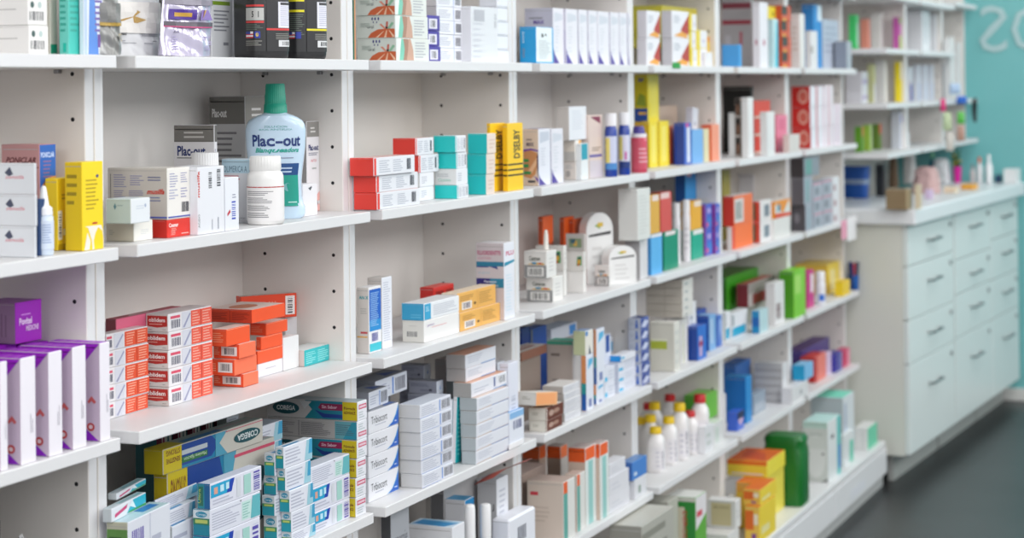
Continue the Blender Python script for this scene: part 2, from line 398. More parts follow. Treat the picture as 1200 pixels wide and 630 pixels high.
def resolve():
    """packages that would cut into each other give way at their hidden side"""
    REC.sort(key=lambda r: r.z)
    for it in range(4):
        for i, a in enumerate(REC):
            for b in REC[i+1:]:
                if min(a.z1, b.z1)-max(a.z, b.z) < .002: continue
                if abs(a.x-b.x) > .4: continue
                def bb(r):
                    c, s = math.cos(r.rot), math.sin(r.rot); P = [(r.x+u*c-v*s, r.y+u*s+v*c) for u in (0, r.w) for v in (0, r.d)]
                    return min(p[0] for p in P), max(p[0] for p in P), min(p[1] for p in P), max(p[1] for p in P)
                A, B_ = bb(a), bb(b)
                ox = min(A[1], B_[1])-max(A[0], B_[0]); oy = min(A[3], B_[3])-max(A[2], B_[2])
                if ox <= 0.0004 or oy <= 0.0004: continue
                front, rear = (a, b) if a.y <= b.y else (b, a); left, right = (a, b) if a.x <= b.x else (b, a)
                cy = oy/front.d; cx = ox/left.w
                if cy <= cx*1.3 and cy < .8:
                    front.d -= oy+.0006
                elif cx < .8:
                    left.w -= ox+.0006
                elif rear.y+rear.d+oy < BACK_Y-.001: rear.y += oy+.0006
    for r in REC:
        if r.bay < 20:
            lo, hi = J[r.bay-1]+HP+.0006, J[r.bay]-HP-.0006
            if r.bay == 6 and r.x+r.w > hi:
                if r.x < hi-.03: r.w = hi-r.x
                else: r.x = hi-r.w
            for lim, bad in ((hi, r.x+r.w > hi), (lo, r.x < lo)):
                if not bad: continue
                if lim == hi and r.x+r.w-hi < .016 and r.w > .03: r.w = hi-r.x; continue
                if r.y < PANEL_Y-.014 and r.y+r.d > PANEL_Y-.0012: r.d = PANEL_Y-.0012-r.y
                elif r.y >= PANEL_Y-.014:
                    if lim == hi: r.w = max(.006, hi-r.x)
                    else: r.w -= lo-r.x; r.x = lo
        if r.bay == 40:                              # on the wall shelves beyond: keep between the side panels
            k = 6 if r.x < J[7]-.03 else (7 if r.x < J[8]-.03 else 8)
            lo, hi = J[k]+(HP+.001 if k > 6 else .003), J[k+1]-HP-.001
            if r.x < lo: r.w = max(.012, r.w-(lo-r.x)); r.x = lo
            if r.x+r.w > hi: r.x = max(lo, min(r.x, hi-.014)); r.w = hi-r.x
            r.d = min(r.d, BACK_Y-.002-r.y)
        over = r.y+r.d*math.cos(r.rot)+max(0, r.w*math.sin(r.rot))-(BACK_Y-.001)
        if over > 0 and r.bay < 20: r.d = max(.01, r.d-over)
def build_records():
    cache = {}
    for r in REC:
        k = (id(r.art), round(r.w, 3), round(r.d, 3), round(r.h, 3))
        if k not in cache:
            me = carton_mesh(r.w, r.d, r.h, r.art).data(r.name)
            # origin under the middle of the package
            me.transform(Matrix.Translation((-r.w/2, -r.d/2, 0))); cache[k] = me
        o = bpy.data.objects.new(r.name, cache[k]); COL.objects.link(o)
        c, s = math.cos(r.rot), math.sin(r.rot)
        o.location = (r.x+r.w/2*c-r.d/2*s, r.y+r.w/2*s+r.d/2*c, r.z+.0003); o.rotation_euler = (0, r.roll, r.rot)
        tag(o, r.label, r.cat, r.grp)
# ---- print designs --------------------------------------------------------------------------
def A(c='#eef0f3', F=(), L=(), T=(), fc=None, **k): return dict(c=c, F=list(F), L=list(L), T=list(T), fc=fc or {}, **k)  # fc: face colours; darker ends on plain cartons are shade painted in
GT = '#a9adba'      # small print
DK = '#4a4d5a'
def small(n, c=GT, x0=.08, x1=.92, y0=.12, y1=.85): return [('l', x0, y0, x1, y1, n, c)]
bar_white = A('#eceae8', F=[('b', .05, .15, .8, .48, '#4a4a50'), ('o', .2, .72, .1, .12, '#3f5a58'), ('o', .6, .72, .1, .12, '#b9cac8')], L=[('l', .05, .5, .9, .75, 2, '#c6c4c2'), ('l', .5, .2, .65, .3, 1, '#9fd0c4')])
# ================= level 0 (top row) =================
B(0, 0, -60, 34, 57, -39, .03, bar_white, 'white barcoded carton in the stack at the top left corner', n=3, grp='white barcoded cartons at the top left')
B(0, 0, .03, 58, 67, -30, .06, A('#d9d4c8', F=[('r', 0, 0, 1, .13, '#1f9e7c')]), 'narrow cream carton with green foot beside the white barcoded stack')
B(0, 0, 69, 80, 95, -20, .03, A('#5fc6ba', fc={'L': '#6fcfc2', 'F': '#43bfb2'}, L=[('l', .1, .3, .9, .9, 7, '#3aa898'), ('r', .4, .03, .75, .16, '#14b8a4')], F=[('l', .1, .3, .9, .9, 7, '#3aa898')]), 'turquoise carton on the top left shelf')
B(0, 0, 95, 98, 121, -22, .02, A('#dfe6f2', F=[('r', 0, 0, .14, 1, '#b9cdea'), ('p', [(.2, 0), (.75, 0), (.5, 1), (.3, 1)], '#5d8edb'), ('l', .55, .3, .95, .95, 8, '#7b6bb0'), ('r', .7, .1, .95, .28, '#7d5fa8')]), 'white and blue carton at the right end of the top left shelf')
def pouch(px0, px1, pyt, ins, art, label, lean=0, lv=0, grp=None, bay=1, foot=1.0):
    """soft stand-up pouch: pillow-shaped, gusseted foot, crimped top"""
    a = on_y(px0, 40, SHELF_Y+ins); c = on_y(px1, 40, SHELF_Y+ins); t = on_y((px0+px1)/2, pyt, SHELF_Y+ins)
    W = (c-a).length; H = t.z-SURF[lv]-.001; mb = MB(); N, R = 30, 36; base = M(art['c'], art.get('rough', .28), metal=art.get('metal', 0)); vs = []
    def P(u, v, side):
        q = math.sin(math.pi*min(1, max(0, u)))**.6; th = (.021*(1-v)**.7+.004)*q*foot
        wob = .0016*math.sin(v*23+u*7)*q+.0011*math.sin(u*31+v*11)*q
        ww = W*(1-.10*v*lean)+.004*math.sin(v*3); x = -ww/2+u*ww+lean*.012*v
        return (x, side*(th+wob), v*H+.0022*(1-q)*(1-v))
    for side in (-1, 1):
        vs = [P(i/N, j/R, side) for j in range(R+1) for i in range(N+1)]
        mb.mesh(vs, [(j*(N+1)+i, j*(N+1)+i+1, (j+1)*(N+1)+i+1, (j+1)*(N+1)+i) for j in range(R) for i in range(N)], base, True)
    mb.mesh([P(i/N, 0, -1) for i in range(N+1)]+[P(i/N, 0, 1) for i in range(N+1)], [(i, i+1, N+2+i, N+1+i) for i in range(N)], base)
    def PL(a_, b_, L):
        x, y, z = P(a_/W, b_/H, -1); return (x, y-.0028-L*.0003, z)
    ops = []; kv = art.get('kv', 1.0)
    def sv(op):
        o = list(op)
        if o[0] in 'rbl': o[2] *= kv; o[4] *= kv
        elif o[0] == 'o': o[2] *= kv; o[4] *= kv
        elif o[0] == 't': o[3] *= kv; o[4] *= kv
        elif o[0] == 'p': o[1] = [(a, b*kv) for a, b in o[1]]
        return tuple(o)
    for op in map(sv, art['F']):
        if op[0] == 'r':        # split large patches so they follow the pillow
            nn, mm = 8, 6
            for i in range(nn):
                for j in range(mm):
                    u0, v0, u1, v1 = op[1:5]; ops.append(('r', u0+(u1-u0)*i/nn, v0+(v1-v0)*j/mm, u0+(u1-u0)*(i+1)/nn, v0+(v1-v0)*(j+1)/mm, op[5]))
        else: ops.append(op)
    n0 = 0
    draw(mb, [ops[i] for i in range(len(ops))], W, H, lambda a_, b_, L: PL(a_, b_, min(6, 1+L/30)))
    mid = (a+c)/2; o = mb.build('foil_pouch'); o.location = (mid.x, mid.y+.028, SURF[lv]+.0005)
    o.rotation_euler.z = math.atan2(c.y-a.y, c.x-a.x)-.22
    return tag(o, label, 'pouch', grp)
pouch(130, 153, -30, .0, A('#8f8f8d', metal=.35, kv=.72, F=[('r', .05, .50, .98, .56, '#b39340'), ('r', .05, .56, .98, .9, '#7b7b79'), ('o', .7, .3, .13, .07, '#b7a888'), ('o', .7, .3, .09, .05, '#989896'), ('l', .3, .58, .9, .62, 1, '#3b3b3b')]), 'silver grey pouch with a gold band, leftmost on the top shelf')
pouch(156, 198, -30, .062, A('#dfe0e3', kv=.68, F=[('r', .05, .42, .95, .98, '#e9e6e2'), ('p', [(.02, .74), (.35, .84), (.42, .8), (.3, .72), (.5, .66), (.35, .6), (.05, .62)], '#b08a3e'), ('p', [(.3, .68), (.95, .70), (.95, .67), (.3, .64)], '#d8b870'), ('t', 'sat', .08, .38, .05, '#333333', {'i': 1, 'b': 1}), ('l', .38, .36, .9, .42, 2, '#8b8b93'), ('l', .1, .22, .9, .30, 2, '#9a9aa2')], rough=.35), 'white foil pouch with gold swirl on the top shelf')
pouch(199, 217, -34, .085, A('#23221f', kv=.7, F=[('r', .0, .46, 1, .5, '#b0793a'), ('r', 0, 0, 1, .44, '#4d4c48'), ('o', .5, .25, .25, .07, '#6a6965')]), 'dark pouch with copper band between two foil pouches')
pouch(213, 256, -42, .0, A('#c9c3d9', metal=.3, kv=.62, F=[('r', .0, .9, 1, 1.0, '#8d8896'), ('r', .05, .64, .48, .82, '#4a2a8e'), ('r', .12, .69, .4, .76, '#c59a3a'), ('p', [(.55, .64), (.9, .64), (.8, .82), (.62, .82)], '#7a5da8'), ('p', [(.62, .66), (.74, .82), (.68, .82)], '#d0a23e'), ('r', .0, .52, 1, .6, '#5c5560'), ('r', .0, .5, 1, .52, '#c7407a'), ('t', 'sal', .1, .4, .06, '#3b3550', {'i': 1}), ('l', .1, .1, .9, .36, 6, '#9a92b8')], rough=.15), 'crinkled silver and purple foil pouch hanging over the top shelf', lean=1)
def jar_like(name, cat, x, y, z0, secs, col, label, caps=(), labels=(), rz=0, rough=.35, grp=None, bodyname='body', trans=0, n=40, mat=None):
    """bottle or tub: lofted body, caps and wrap labels as parts. secs relative to foot"""
    r = empty(name, (x, y, z0+.0004), rz, label, cat, grp)
    mb = MB(); mb.loft(secs, mat or M(col, rough, trans=trans, coat=.2), n); mb.build(bodyname, r)
    for c in caps:
        nm, ss, cc, rid = c[:4]; cb = MB(); cb.loft(ss, M(cc, .4), 64 if rid else n, ridges=rid, depth=.035 if rid else 0); cb.build(nm, r)
    for lb in labels:
        z0_, z1_, t0, t1, cc, ops = lb; lm = MB()
        def at(z):
            for i in range(len(secs)-1):
                if secs[i][0] <= z <= secs[i+1][0] and secs[i+1][0] > secs[i][0]:
                    f = (z-secs[i][0])/(secs[i+1][0]-secs[i][0]); return [secs[i][k]+(secs[i+1][k]-secs[i][k])*f for k in (1, 2, 3)]
            return secs[-1][1:4]
        rx = at((z0_+z1_)/2)[0]; ry = at((z0_+z1_)/2)[1]; Wd = (t1-t0)*(rx+ry)/2; Hd = z1_-z0_
        def PLC(a_, b_, L):
            z = z0_+b_; sx, sy_, e = at(z); t = t0+(t1-t0)*a_/Wd; c_, s_ = math.cos(t), math.sin(t); off = .0007+L*.00008
            return ((sx+off)*math.copysign(abs(c_)**(2/e), c_), (sy_+off)*math.copysign(abs(s_)**(2/e), s_), z)
        K, Q = 40, 16
        if cc:
            vs = [PLC(Wd*i/K, Hd*j/Q, 0) for j in range(Q+1) for i in range(K+1)]
            lm.mesh(vs, [(j*(K+1)+i, j*(K+1)+i+1, (j+1)*(K+1)+i+1, (j+1)*(K+1)+i) for j in range(Q) for i in range(K)], M(cc, .35), True)
        draw(lm, ops, Wd, Hd, PLC, sub=28); lm.build('label', r)
    return r
# large white carton with barcode, two black supplement bottles
B(0, 1, .05, 247, 280, -45, .12, A('#d9dbdf', F=[('r', .0, .56, .9, .60, '#7a9a2c'), ('l', .1, .28, .9, .52, 6, '#8b8d96'), ('l', .55, .12, .85, .2, 1, '#8b8d96')], rough=.3), 'grey white carton with small print behind the purple foil pouch')
B(0, 1, .025, 281, 299, -45, .105, A('#e3e5ea', F=[('t', '1', .25, .50, .07, '#55565e', {'b': 1}), ('l', .2, .28, 1, .46, 5, '#9a9ca6'), ('b', .25, .14, .98, .26, '#77777f')]), 'white carton with a barcode and number one beside the black bottles')
def black_bottle(px0, px1, pyt, ins, stripe, label):
    a = on_y(px0, 40, SHELF_Y+ins); c = on_y(px1, 40, SHELF_Y+ins); t = on_y((px0+px1)/2, pyt, SHELF_Y+ins)
    R = (c.x-a.x)/2*.56; H = t.z-SURF[0]; m = (a+c)/2
    secs = [(0, R*.93, R*.78, 5), (.003, R*.98, R*.83, 5), (.008, R, R*.85, 5), (H*.80, R, R*.85, 5), (H*.9, R*.85, R*.7, 3), (H*.93, R*.6, R*.55, 2)]
    red = '#d23b3a'; s = stripe
    ops1 = [('r', 0, .68, .95, .71, s), ('r', 0, .43, .95, .46, s), ('r', 0, .47, .95, .66, '#b9b9b6' if s == red else '#262626'), ('t', '5', .25, .52, .09, '#1a1a1a', {'b': 1}), ('t', '1', .62, .52, .09, '#1a1a1a', {'b': 1}), ('l', .0, .32, .95, .42, 4, '#5d6a60'), ('r', .0, .2, .34, .3, '#e2e2e6'), ('r', .0, .2, .34, .22, '#c0303a'), ('r', .0, .245, .34, .265, '#c0303a'), ('r', 0, .26, .17, .3, '#2a3d8c'), ('r', .42, .2, .78, .3, '#24349a'), ('o', .6, .25, .09, .03, '#c8b04a'), ('l', .0, .08, .9, .17, 3, '#8a8a84')]
    ops2 = [('r', .12, .36, .98, .76, '#e1e2ec'), ('l', .16, .39, .9, .70, 10, '#b9bbd0'), ('r', .16, .71, .95, .75, '#3a3a3e'), ('r', .0, .32, 1, .35, s), ('l', .1, .18, .9, .28, 4, '#8a8a84'), ('r', .12, .07, .8, .17, '#d9dbdd'), ('b', .2, .09, .72, .15, '#222226')]
    if s != red: ops1 = [('r', 0, .76, .95, .80, s), ('r', 0, .60, .95, .635, s)]+[('l', .05, .22, .95, .58, 12, '#5f6a60')]+ops1[6:11]
    jar_like('supplement_bottle', 'bottle', m.x, m.y+R*1.12, SURF[0], secs, '#1d1d1f', label, caps=[('cap', [(H*.92, R*.62, R*.57, 2), (H*1.06, R*.62, R*.57, 2)], '#202022', 0)],
             labels=[(.012, H*.78, math.radians(183), math.radians(262), '#2a2a2c', ops1), (.012, H*.78, math.radians(264), math.radians(325), '#2a2a2c', ops2)], rz=-.38)
black_bottle(309, 357, -40, .02, '#d23b3a', 'black supplement bottle with red stripes and white table on its label')
black_bottle(357, 399, -40, .01, '#e4d820', 'black supplement bottle with yellow stripes beside the upright')
# orange-leaf cartons
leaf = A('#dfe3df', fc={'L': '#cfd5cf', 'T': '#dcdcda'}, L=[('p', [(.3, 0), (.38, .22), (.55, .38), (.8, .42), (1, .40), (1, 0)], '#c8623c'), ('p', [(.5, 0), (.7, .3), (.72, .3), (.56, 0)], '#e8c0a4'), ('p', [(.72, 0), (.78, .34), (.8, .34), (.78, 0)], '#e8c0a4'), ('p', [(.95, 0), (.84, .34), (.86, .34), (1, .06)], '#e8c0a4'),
    ('p', [(.74, .38), (.6, .62), (.66, .64), (.76, .44)], '#d98a74'), ('p', [(.76, .4), (.78, .74), (.83, .74), (.82, .42)], '#c2685c'), ('p', [(.8, .4), (.92, .72), (.98, .66), (.88, .42)], '#8cba9c'), ('r', .76, .42, .82, .5, '#3a2f33'),
    ('t', 'oral', .28, .44, .16, '#4c5558', {}), ('o', .42, .88, .02, .07, '#4a4a86'), ('o', .5, .88, .02, .07, '#4a4a86'), ('o', .58, .88, .02, .07, '#4a4a86'), ('o', .45, .72, .012, .05, '#4a4a86'), ('o', .54, .72, .012, .05, '#4a4a86'), ('l', .12, .5, .4, .7, 3, '#a9b4ae')],
    F=[('r', 0, 0, .22, 1, '#e8f0ee'), ('p', [(.08, 0), (.14, 1), (.26, 1), (.32, 0)], '#7fc6b0'), ('p', [(.2, 0), (.24, .5), (.2, 1), (.34, 1), (.45, .6), (.5, 0)], '#a9806c'), ('p', [(.3, 0), (.34, .5), (.36, 1), (.42, 1), (.5, .5), (.52, 0)], '#c8a08c'), ('l', .56, .1, .97, .9, 6, '#b4b6bd')])
B(0, 2, 418, 464, 502, -9, .02, leaf, 'pale carton with orange leaf drawing, left stack on the top shelf', n=3, grp='cartons with an orange leaf drawing')
B(0, 2, .03, 414.5, 417, -9, .06, A('#3c7a64', fc={'F': '#c9885a'}), 'dark green carton edge behind the orange leaf stack')
purp = A('#4b3a9c', F=[('r', .12, .1, .78, .8, '#e6e4f0'), ('b', .25, .2, .65, .7, '#444')], fc={'L': '#d8c8c0', 'T': '#5b4aa8'})
B(0, 2, .04, 501, 516, 17.5, .03, purp, 'small purple-edged barcode carton on the top shelf', n=3, wander=.004)
wbar = A('#e6e8ef', F=[('l', .05, .15, .55, .85, 5, '#b6b9c6'), ('r', .66, 0, .68, 1, '#7d9bd8'), ('b', .74, .15, .96, .85, '#6a6a74')], fc={'L': '#d6d3d4'})
B(0, 2, .05, 512, 552, -9, .05, wbar, 'white carton in the barcoded stack left of the translucent box', n=5)
B(0, 2, .04, 552, 585, 7, .03, A('#e2e3e8', F=[('l', .06, .05, .5, .95, 9, '#cbccd4'), ('r', .1, .74, .5, .95, '#b7b8c0'), ('t', 'oral care', .88, .9, .10, '#8d8f98', {'rot': 270, 'w': .26})], rough=.2), 'pale glossy carton standing in front of white stack on top shelf')
B(0, 2, .04, 583, 596, -9, .03, A('#e4e7ef', F=[('r', 0, .93, 1, .97, '#7f8594')]), 'white carton in the stack beside the second upright', n=5)
B(0, 3, 609, 628, 648.5, 31, .02, A('#1f9ad6', fc={'F': '#e6eef2', 'T': '#49b0e0'}, F=[('r', 0, 0, 1, .03, '#35a4dd'), ('r', .93, 0, 1, 1, '#35a4dd'), ('r', .3, .72, .42, .82, '#5a5a5a'), ('r', .5, .76, .6, .82, '#5a5a5a'), ('l', .15, .1, .85, .65, 9, '#c2c8cc')], L=[('t', 'WHITE', .28, .55, .14, '#dff2fb', {'rot': 90, 'w': .33}), ('l', .15, .15, .3, .45, 3, '#9a8a88', 1)]), 'bright blue and white carton at left of the white row')
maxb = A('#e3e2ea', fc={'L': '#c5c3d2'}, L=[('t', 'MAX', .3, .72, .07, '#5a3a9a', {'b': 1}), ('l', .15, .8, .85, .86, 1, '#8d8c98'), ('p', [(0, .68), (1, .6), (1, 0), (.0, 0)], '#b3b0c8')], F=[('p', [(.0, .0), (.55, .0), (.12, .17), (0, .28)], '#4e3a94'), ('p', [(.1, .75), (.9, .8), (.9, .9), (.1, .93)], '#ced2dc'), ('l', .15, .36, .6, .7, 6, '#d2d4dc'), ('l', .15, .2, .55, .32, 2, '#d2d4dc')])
B(0, 3, 615, 648, 662, 9, .05, maxb, 'white purple-cornered carton, first of the row beside the blue box', grp='white purple-cornered cartons')
xs = [(663, 677, 10), (678, 688.5, 11), (689.5, 700, 12), (700.5, 714, 13), (715, 725.5, 14), (726, 735, 14.5), (736, 747, 15)]
od = ['second', 'third', 'fourth', 'fifth', 'sixth', 'seventh', 'last']
for i, (a, c, t) in enumerate(xs): B(0, 3, .09, a, c, t, .045, maxb, 'white purple-cornered carton, %s of the row from the left' % od[i], grp='white purple-cornered cartons')
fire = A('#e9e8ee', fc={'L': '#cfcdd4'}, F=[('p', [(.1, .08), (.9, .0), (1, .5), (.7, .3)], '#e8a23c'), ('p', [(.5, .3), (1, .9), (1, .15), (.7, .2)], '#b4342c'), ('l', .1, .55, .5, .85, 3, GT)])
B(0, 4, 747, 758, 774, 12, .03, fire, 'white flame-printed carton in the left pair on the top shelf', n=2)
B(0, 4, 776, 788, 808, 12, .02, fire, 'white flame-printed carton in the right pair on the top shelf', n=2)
B(0, 4, .09, 776, 817, 6, .10, A('#d8cf3a', fc={'F': '#c8b72c'}), 'long yellow carton on top of the flame-printed stack', zb=1.54)
yw = A('#ecd83a', fc={'F': '#e8e6ea'}, F=[('r', 0, 0, .3, 1, '#e8d23c'), ('r', .5, .3, .8, .5, '#cfc8d8')])
B(0, 4, .02, 809, 817, 16, .03, yw, 'small yellow and white carton right of the flame-printed cartons', n=3)
B(0, 4, .02, 817, 829, 35, .03, yw, 'small yellow carton in the stepped pile left of the blue cube', n=2)
B(0, 4, .02, 827.5, 835, 61, .02, A('#e9e9ee'), 'tiny white carton at the foot of the stepped yellow pile')
B(0, 4, .05, 829, 838, 43, .07, A('#e2bc28', F=[('r', 0, .85, 1, 1, '#e08a3c')]), 'golden yellow carton at the right of the stepped pile')
B(0, 4, .05, 817, 838, 33, .13, A('#d8c8ba'), 'beige carton at the back behind the stepped yellow pile')
B(0, 5, 846, 880, 884, -6, .09, A('#b8b4b6', fc={'F': '#a8a4a8'}, L=[('r', 0, .82, 1, .9, '#8a3a48'), ('r', 0, .6, 1, .66, '#a83a4a'), ('r', .6, .3, .7, .5, '#c06a78'), ('r', .1, .2, .3, .45, '#c9c5cb')]), 'grey carton with maroon bands behind the blue cube')
B(0, 5, 846, 866, 869, 52, .01, A('#4a9fe0'), 'plain blue cube box on the top shelf')
B(0, 5, 882, 890, 900, 2, .03, A('#e6e4ea', F=[('o', .5, .38, .12, .05, '#b04a6a')], L=[('o', .5, .38, .12, .05, '#b04a6a')]), 'tall white carton with a pink dot right of the blue cube')
B(0, 5, 900, 906, 912, 22, .02, A('#bfe0e4', F=[('p', [(.3, 0), (1, 0), (1, 1), (.6, .9)], '#3ab4cc')]), 'pale blue carton with teal curve on the top shelf')
B(0, 5, .04, 900, 912, 7, .04, A('#e0cc2c', F=[('o', .7, .4, .1, .2, '#5a5020')]), 'small yellow carton lying on the pale blue teal-curved carton', on=REC[-1])
B(0, 5, .05, 916, 927, 6, .02, A('#c8502c', F=[('r', 0, .4, .6, 1, '#3a2a22'), ('r', .1, 0, .5, .15, '#d8a83a')]), 'black and orange carton in the tall narrow stack on top shelf', n=4)
B(0, 6, 926, 937, 943, 16, .005, A('#e4e1de', L=[('l', .2, .3, .8, .8, 5, '#cfc6bd')]), 'off-white carton in front of the fifth upright on the top shelf')
B(0, 6, 944, 950, 958, 36, .01, A('#e2e0e2', F=[('r', .0, .4, .3, .6, '#9c9490')]), 'small white carton next to the tall blue strip box')
B(0, 6, .04, 953, 963, 5, .05, A('#2f86cc', F=[('r', .5, .75, 1, 1, '#d6e6f2')]), 'tall narrow blue carton on the top shelf')
B(0, 6, .04, 964, 983, 22, .06, A('#b4bccc', F=[('l', .1, .3, .9, .9, 5, '#9aa4b8')]), 'blue grey carton at the far end of the top shelf')
B(0, 6, 978, 992, 998, 48, .01, A('#878f9d', fc={'F': '#aab0ba'}), 'dark grey carton at the very end of the top shelf')
# ================= level 1 =================
emb = A('#e2e5ea', fc={'F': '#c9ccd3'}, L=[('t', 'sensila', .3, .5, .13, '#d8566a', {'w': .45, 'i': 1}), ('p', [(.3, .7), (.42, .9), (.5, .65), (.4, .58)], '#4a4f66')])
B(1, 0, -8, 42, 45, 191, 306.6, emb, 'white carton with a small red word in the leftmost stack of three', n=3)
B(1, 0, 2, 46, 66, 169, .07, A('#b98888', fc={'F': '#2a62b8', 'T': '#d6a6a4'}, L=[('t', 'PONICLAR', .1, .83, .055, '#5a1822', {'b': 1, 'i': 1, 'w': .82}), ('r', 0, .78, 1, .79, '#7a3842')], F=[('t', 'PONICLAR', .06, .88, .05, '#cfe0ff', {'b': 1, 'w': .85}), ('l', .2, .68, .8, .86, 5, '#8a6a9a'), ('r', 0, .0, 1, .34, '#4ab0e4'), ('p', [(0, .5), (.15, .62), (.45, .68), (1, .70), (1, .67), (.5, .64), (.22, .56), (0, .42)], '#e8a23a'), ('t', 'Rhinodol', .08, .55, .035, '#bcd8f4', {'w': .8}), ]), 'tall pink and blue carton with italic lettering behind the white stack')
B(1, 0, .02, 45.5, 55, 233, .02, A('#23406e'), 'dark navy carton between the white stack and the nasal spray')
def nozzle(px, pyb, pyt, ins, label, lv=1, body='#cfdcec', R=.0125):
    a = on_y(px, pyb, SHELF_Y+ins); t = on_y(px, pyt, SHELF_Y+ins); H = t.z-SURF[lv]
    jar_like('nasal_spray', 'bottle', a.x, a.y+R, SURF[lv], [(0, R*.92, R*.92, 2), (.002, R, R, 2), (H*.55, R, R, 2), (H*.60, R*.7, R*.7, 2)], body, label,
             caps=[('nozzle', [(H*.58, R*.95, R*.95, 2), (H*.68, R*.9, R*.9, 2), (H*.72, R*.55, R*.55, 2), (H*.97, R*.28, R*.28, 2), (H, R*.15, R*.15, 2)], '#eef0f4', 0)],
             labels=[(.008, H*.5, math.radians(150), math.radians(300), '#d5dff0', [('l', .2, .2, .8, .9, 8, '#8fa6cc')])])
nozzle(61, 295, 218, .012, 'white nasal spray bottle with thin nozzle before the yellow cartons')
nozzle(71, 290, 180, .10, 'taller white nasal spray standing behind the first yellow carton')
yel = A('#fbda18', fc={'L': '#e2bf0e', 'T': '#eccc14'}, F=[('l', .15, .45, .8, .82, 8, '#b99c10'), ('p', [(.1, .27), (.25, .25), (.4, .12), (.52, .1), (.6, .18), (.75, .25), (.95, .2), (1, .12), (1, .18), (.9, .27)], '#f2ede0'), ('p', [(.45, .0), (.55, .0), (.5, .12), (.42, .12)], '#f2ede0'), ('p', [(.05, .0), (.3, 0), (.36, .1), (.2, .2)], '#f2ede0'), ('o', .72, .84, .07, .02, '#55507a'), ('r', .45, .29, .7, .31, '#c03a2a')], L=[('l', .1, .5, .8, .9, 4, '#9a8208')])
B(1, 0, .02, 67, 90, 209, 294, A('#f6d216', F=[('r', 0, .14, .22, .55, '#f1efe4'), ('b', .04, .18, .18, .5, '#777', 1), ('r', .25, .2, .85, .29, '#f4efcf'), ('r', .7, .1, .98, .22, '#f6f0e0'), ('l', .2, .7, .7, .8, 2, '#bb9a14'), ('r', 0, 0, 1, .08, '#c9a412')], fc={'T': '#f0d838'}), 'low yellow carton with white barcode label beside the nasal spray')
B(1, 0, 76, 96, 121, 190, .007, yel, 'tall yellow carton with white swirl beside the first upright')
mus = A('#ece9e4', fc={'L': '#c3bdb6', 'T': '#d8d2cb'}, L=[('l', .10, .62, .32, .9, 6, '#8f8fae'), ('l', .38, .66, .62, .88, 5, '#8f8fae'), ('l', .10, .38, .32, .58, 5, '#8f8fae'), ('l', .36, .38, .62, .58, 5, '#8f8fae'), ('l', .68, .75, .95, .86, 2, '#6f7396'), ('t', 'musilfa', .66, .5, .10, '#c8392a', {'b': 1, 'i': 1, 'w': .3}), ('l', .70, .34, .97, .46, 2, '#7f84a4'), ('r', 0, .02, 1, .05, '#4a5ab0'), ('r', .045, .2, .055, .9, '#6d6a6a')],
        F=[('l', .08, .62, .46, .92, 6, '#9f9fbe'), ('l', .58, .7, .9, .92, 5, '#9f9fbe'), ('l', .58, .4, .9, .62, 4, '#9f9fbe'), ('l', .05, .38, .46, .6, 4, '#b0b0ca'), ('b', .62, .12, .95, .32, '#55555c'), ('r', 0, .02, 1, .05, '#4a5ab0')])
redb = A('#dd2f22', fc={'T': '#e0867c', 'L': '#c4261c'}, F=[('t', 'Couner', .05, .6, .24, '#fbeaea', {'b': 1, 'w': .42}), ('l', .15, .1, .4, .55, 5, '#f2a8a0'), ('l', .6, .1, .95, .22, 1, '#f5c0ba')], L=[('l', .05, .15, .6, .3, 2, '#f2a8a0')])
_r1 = B(1, 1, 130, 196, 231, 258, 279.3, redb, 'flat red carton under the big cream carton')
B(1, 1, 126, 196, 231, 197, REC[-1].y-SHELF_Y, mus, 'big cream carton with a red word lying on a red one', on=_r1)
_r2 = B(1, 1, 124, 157, 179, 259.5, 283.5, A('#ebe9e2', fc={'L': '#c9c3b4', 'T': '#d8d4c8'}, L=[('l', .1, .3, .3, .6, 3, '#aaa89e')], F=[('l', .35, .3, .8, .6, 3, '#d2d4d4')]), 'small cream carton beneath the pale green one')
B(1, 1, 124, 153.5, 176, 233, .004, A('#e6eaee', fc={'L': '#b9cac9', 'T': '#d2dcde'}, L=[('p', [(.3, .7), (.36, .85), (.42, .7), (.36, .55)], '#5a8494'), ('l', .45, .7, .75, .8, 1, '#93aab0')], F=[('l', .25, .55, .7, .75, 2, '#cfd6e0'), ('o', .75, .7, .05, .08, '#a9b4cc')]), 'small pale green carton on top of a cream one', on=_r2)
B(1, 1, .06, 231.5, 263, 196, 276.3, A('#e7e8ee', F=[('t', 'musilfa', .055, .55, .085, '#c8392a', {'rot': 90, 'b': 1, 'w': .4}), ('t', 'ACIDO', .055, .1, .06, '#555', {'rot': 90, 'w': .2}), ('b', .4, .68, .52, .92, '#55555c', 1), ('b', .72, .7, .86, .96, '#55555c', 1), ('l', .5, .05, .56, .28, 1, '#a9acb8', 1), ('l', .72, .05, .8, .28, 1, '#a9acb8', 1)]), 'upright white carton with two upright barcodes on the mouthwash shelf')
B(1, 1, .05, 264, 280, 208, 271.3, A('#e9ebf2', F=[('b', .45, .2, .75, .55, '#4a5ac0', 1), ('p', [(.1, .32), (.3, .4), (.35, .34), (.12, .27)], '#c43a4a'), ('l', .5, .6, .8, .7, 2, '#9a9cb0')]), 'small white carton with a blue barcode right of the tall white one')
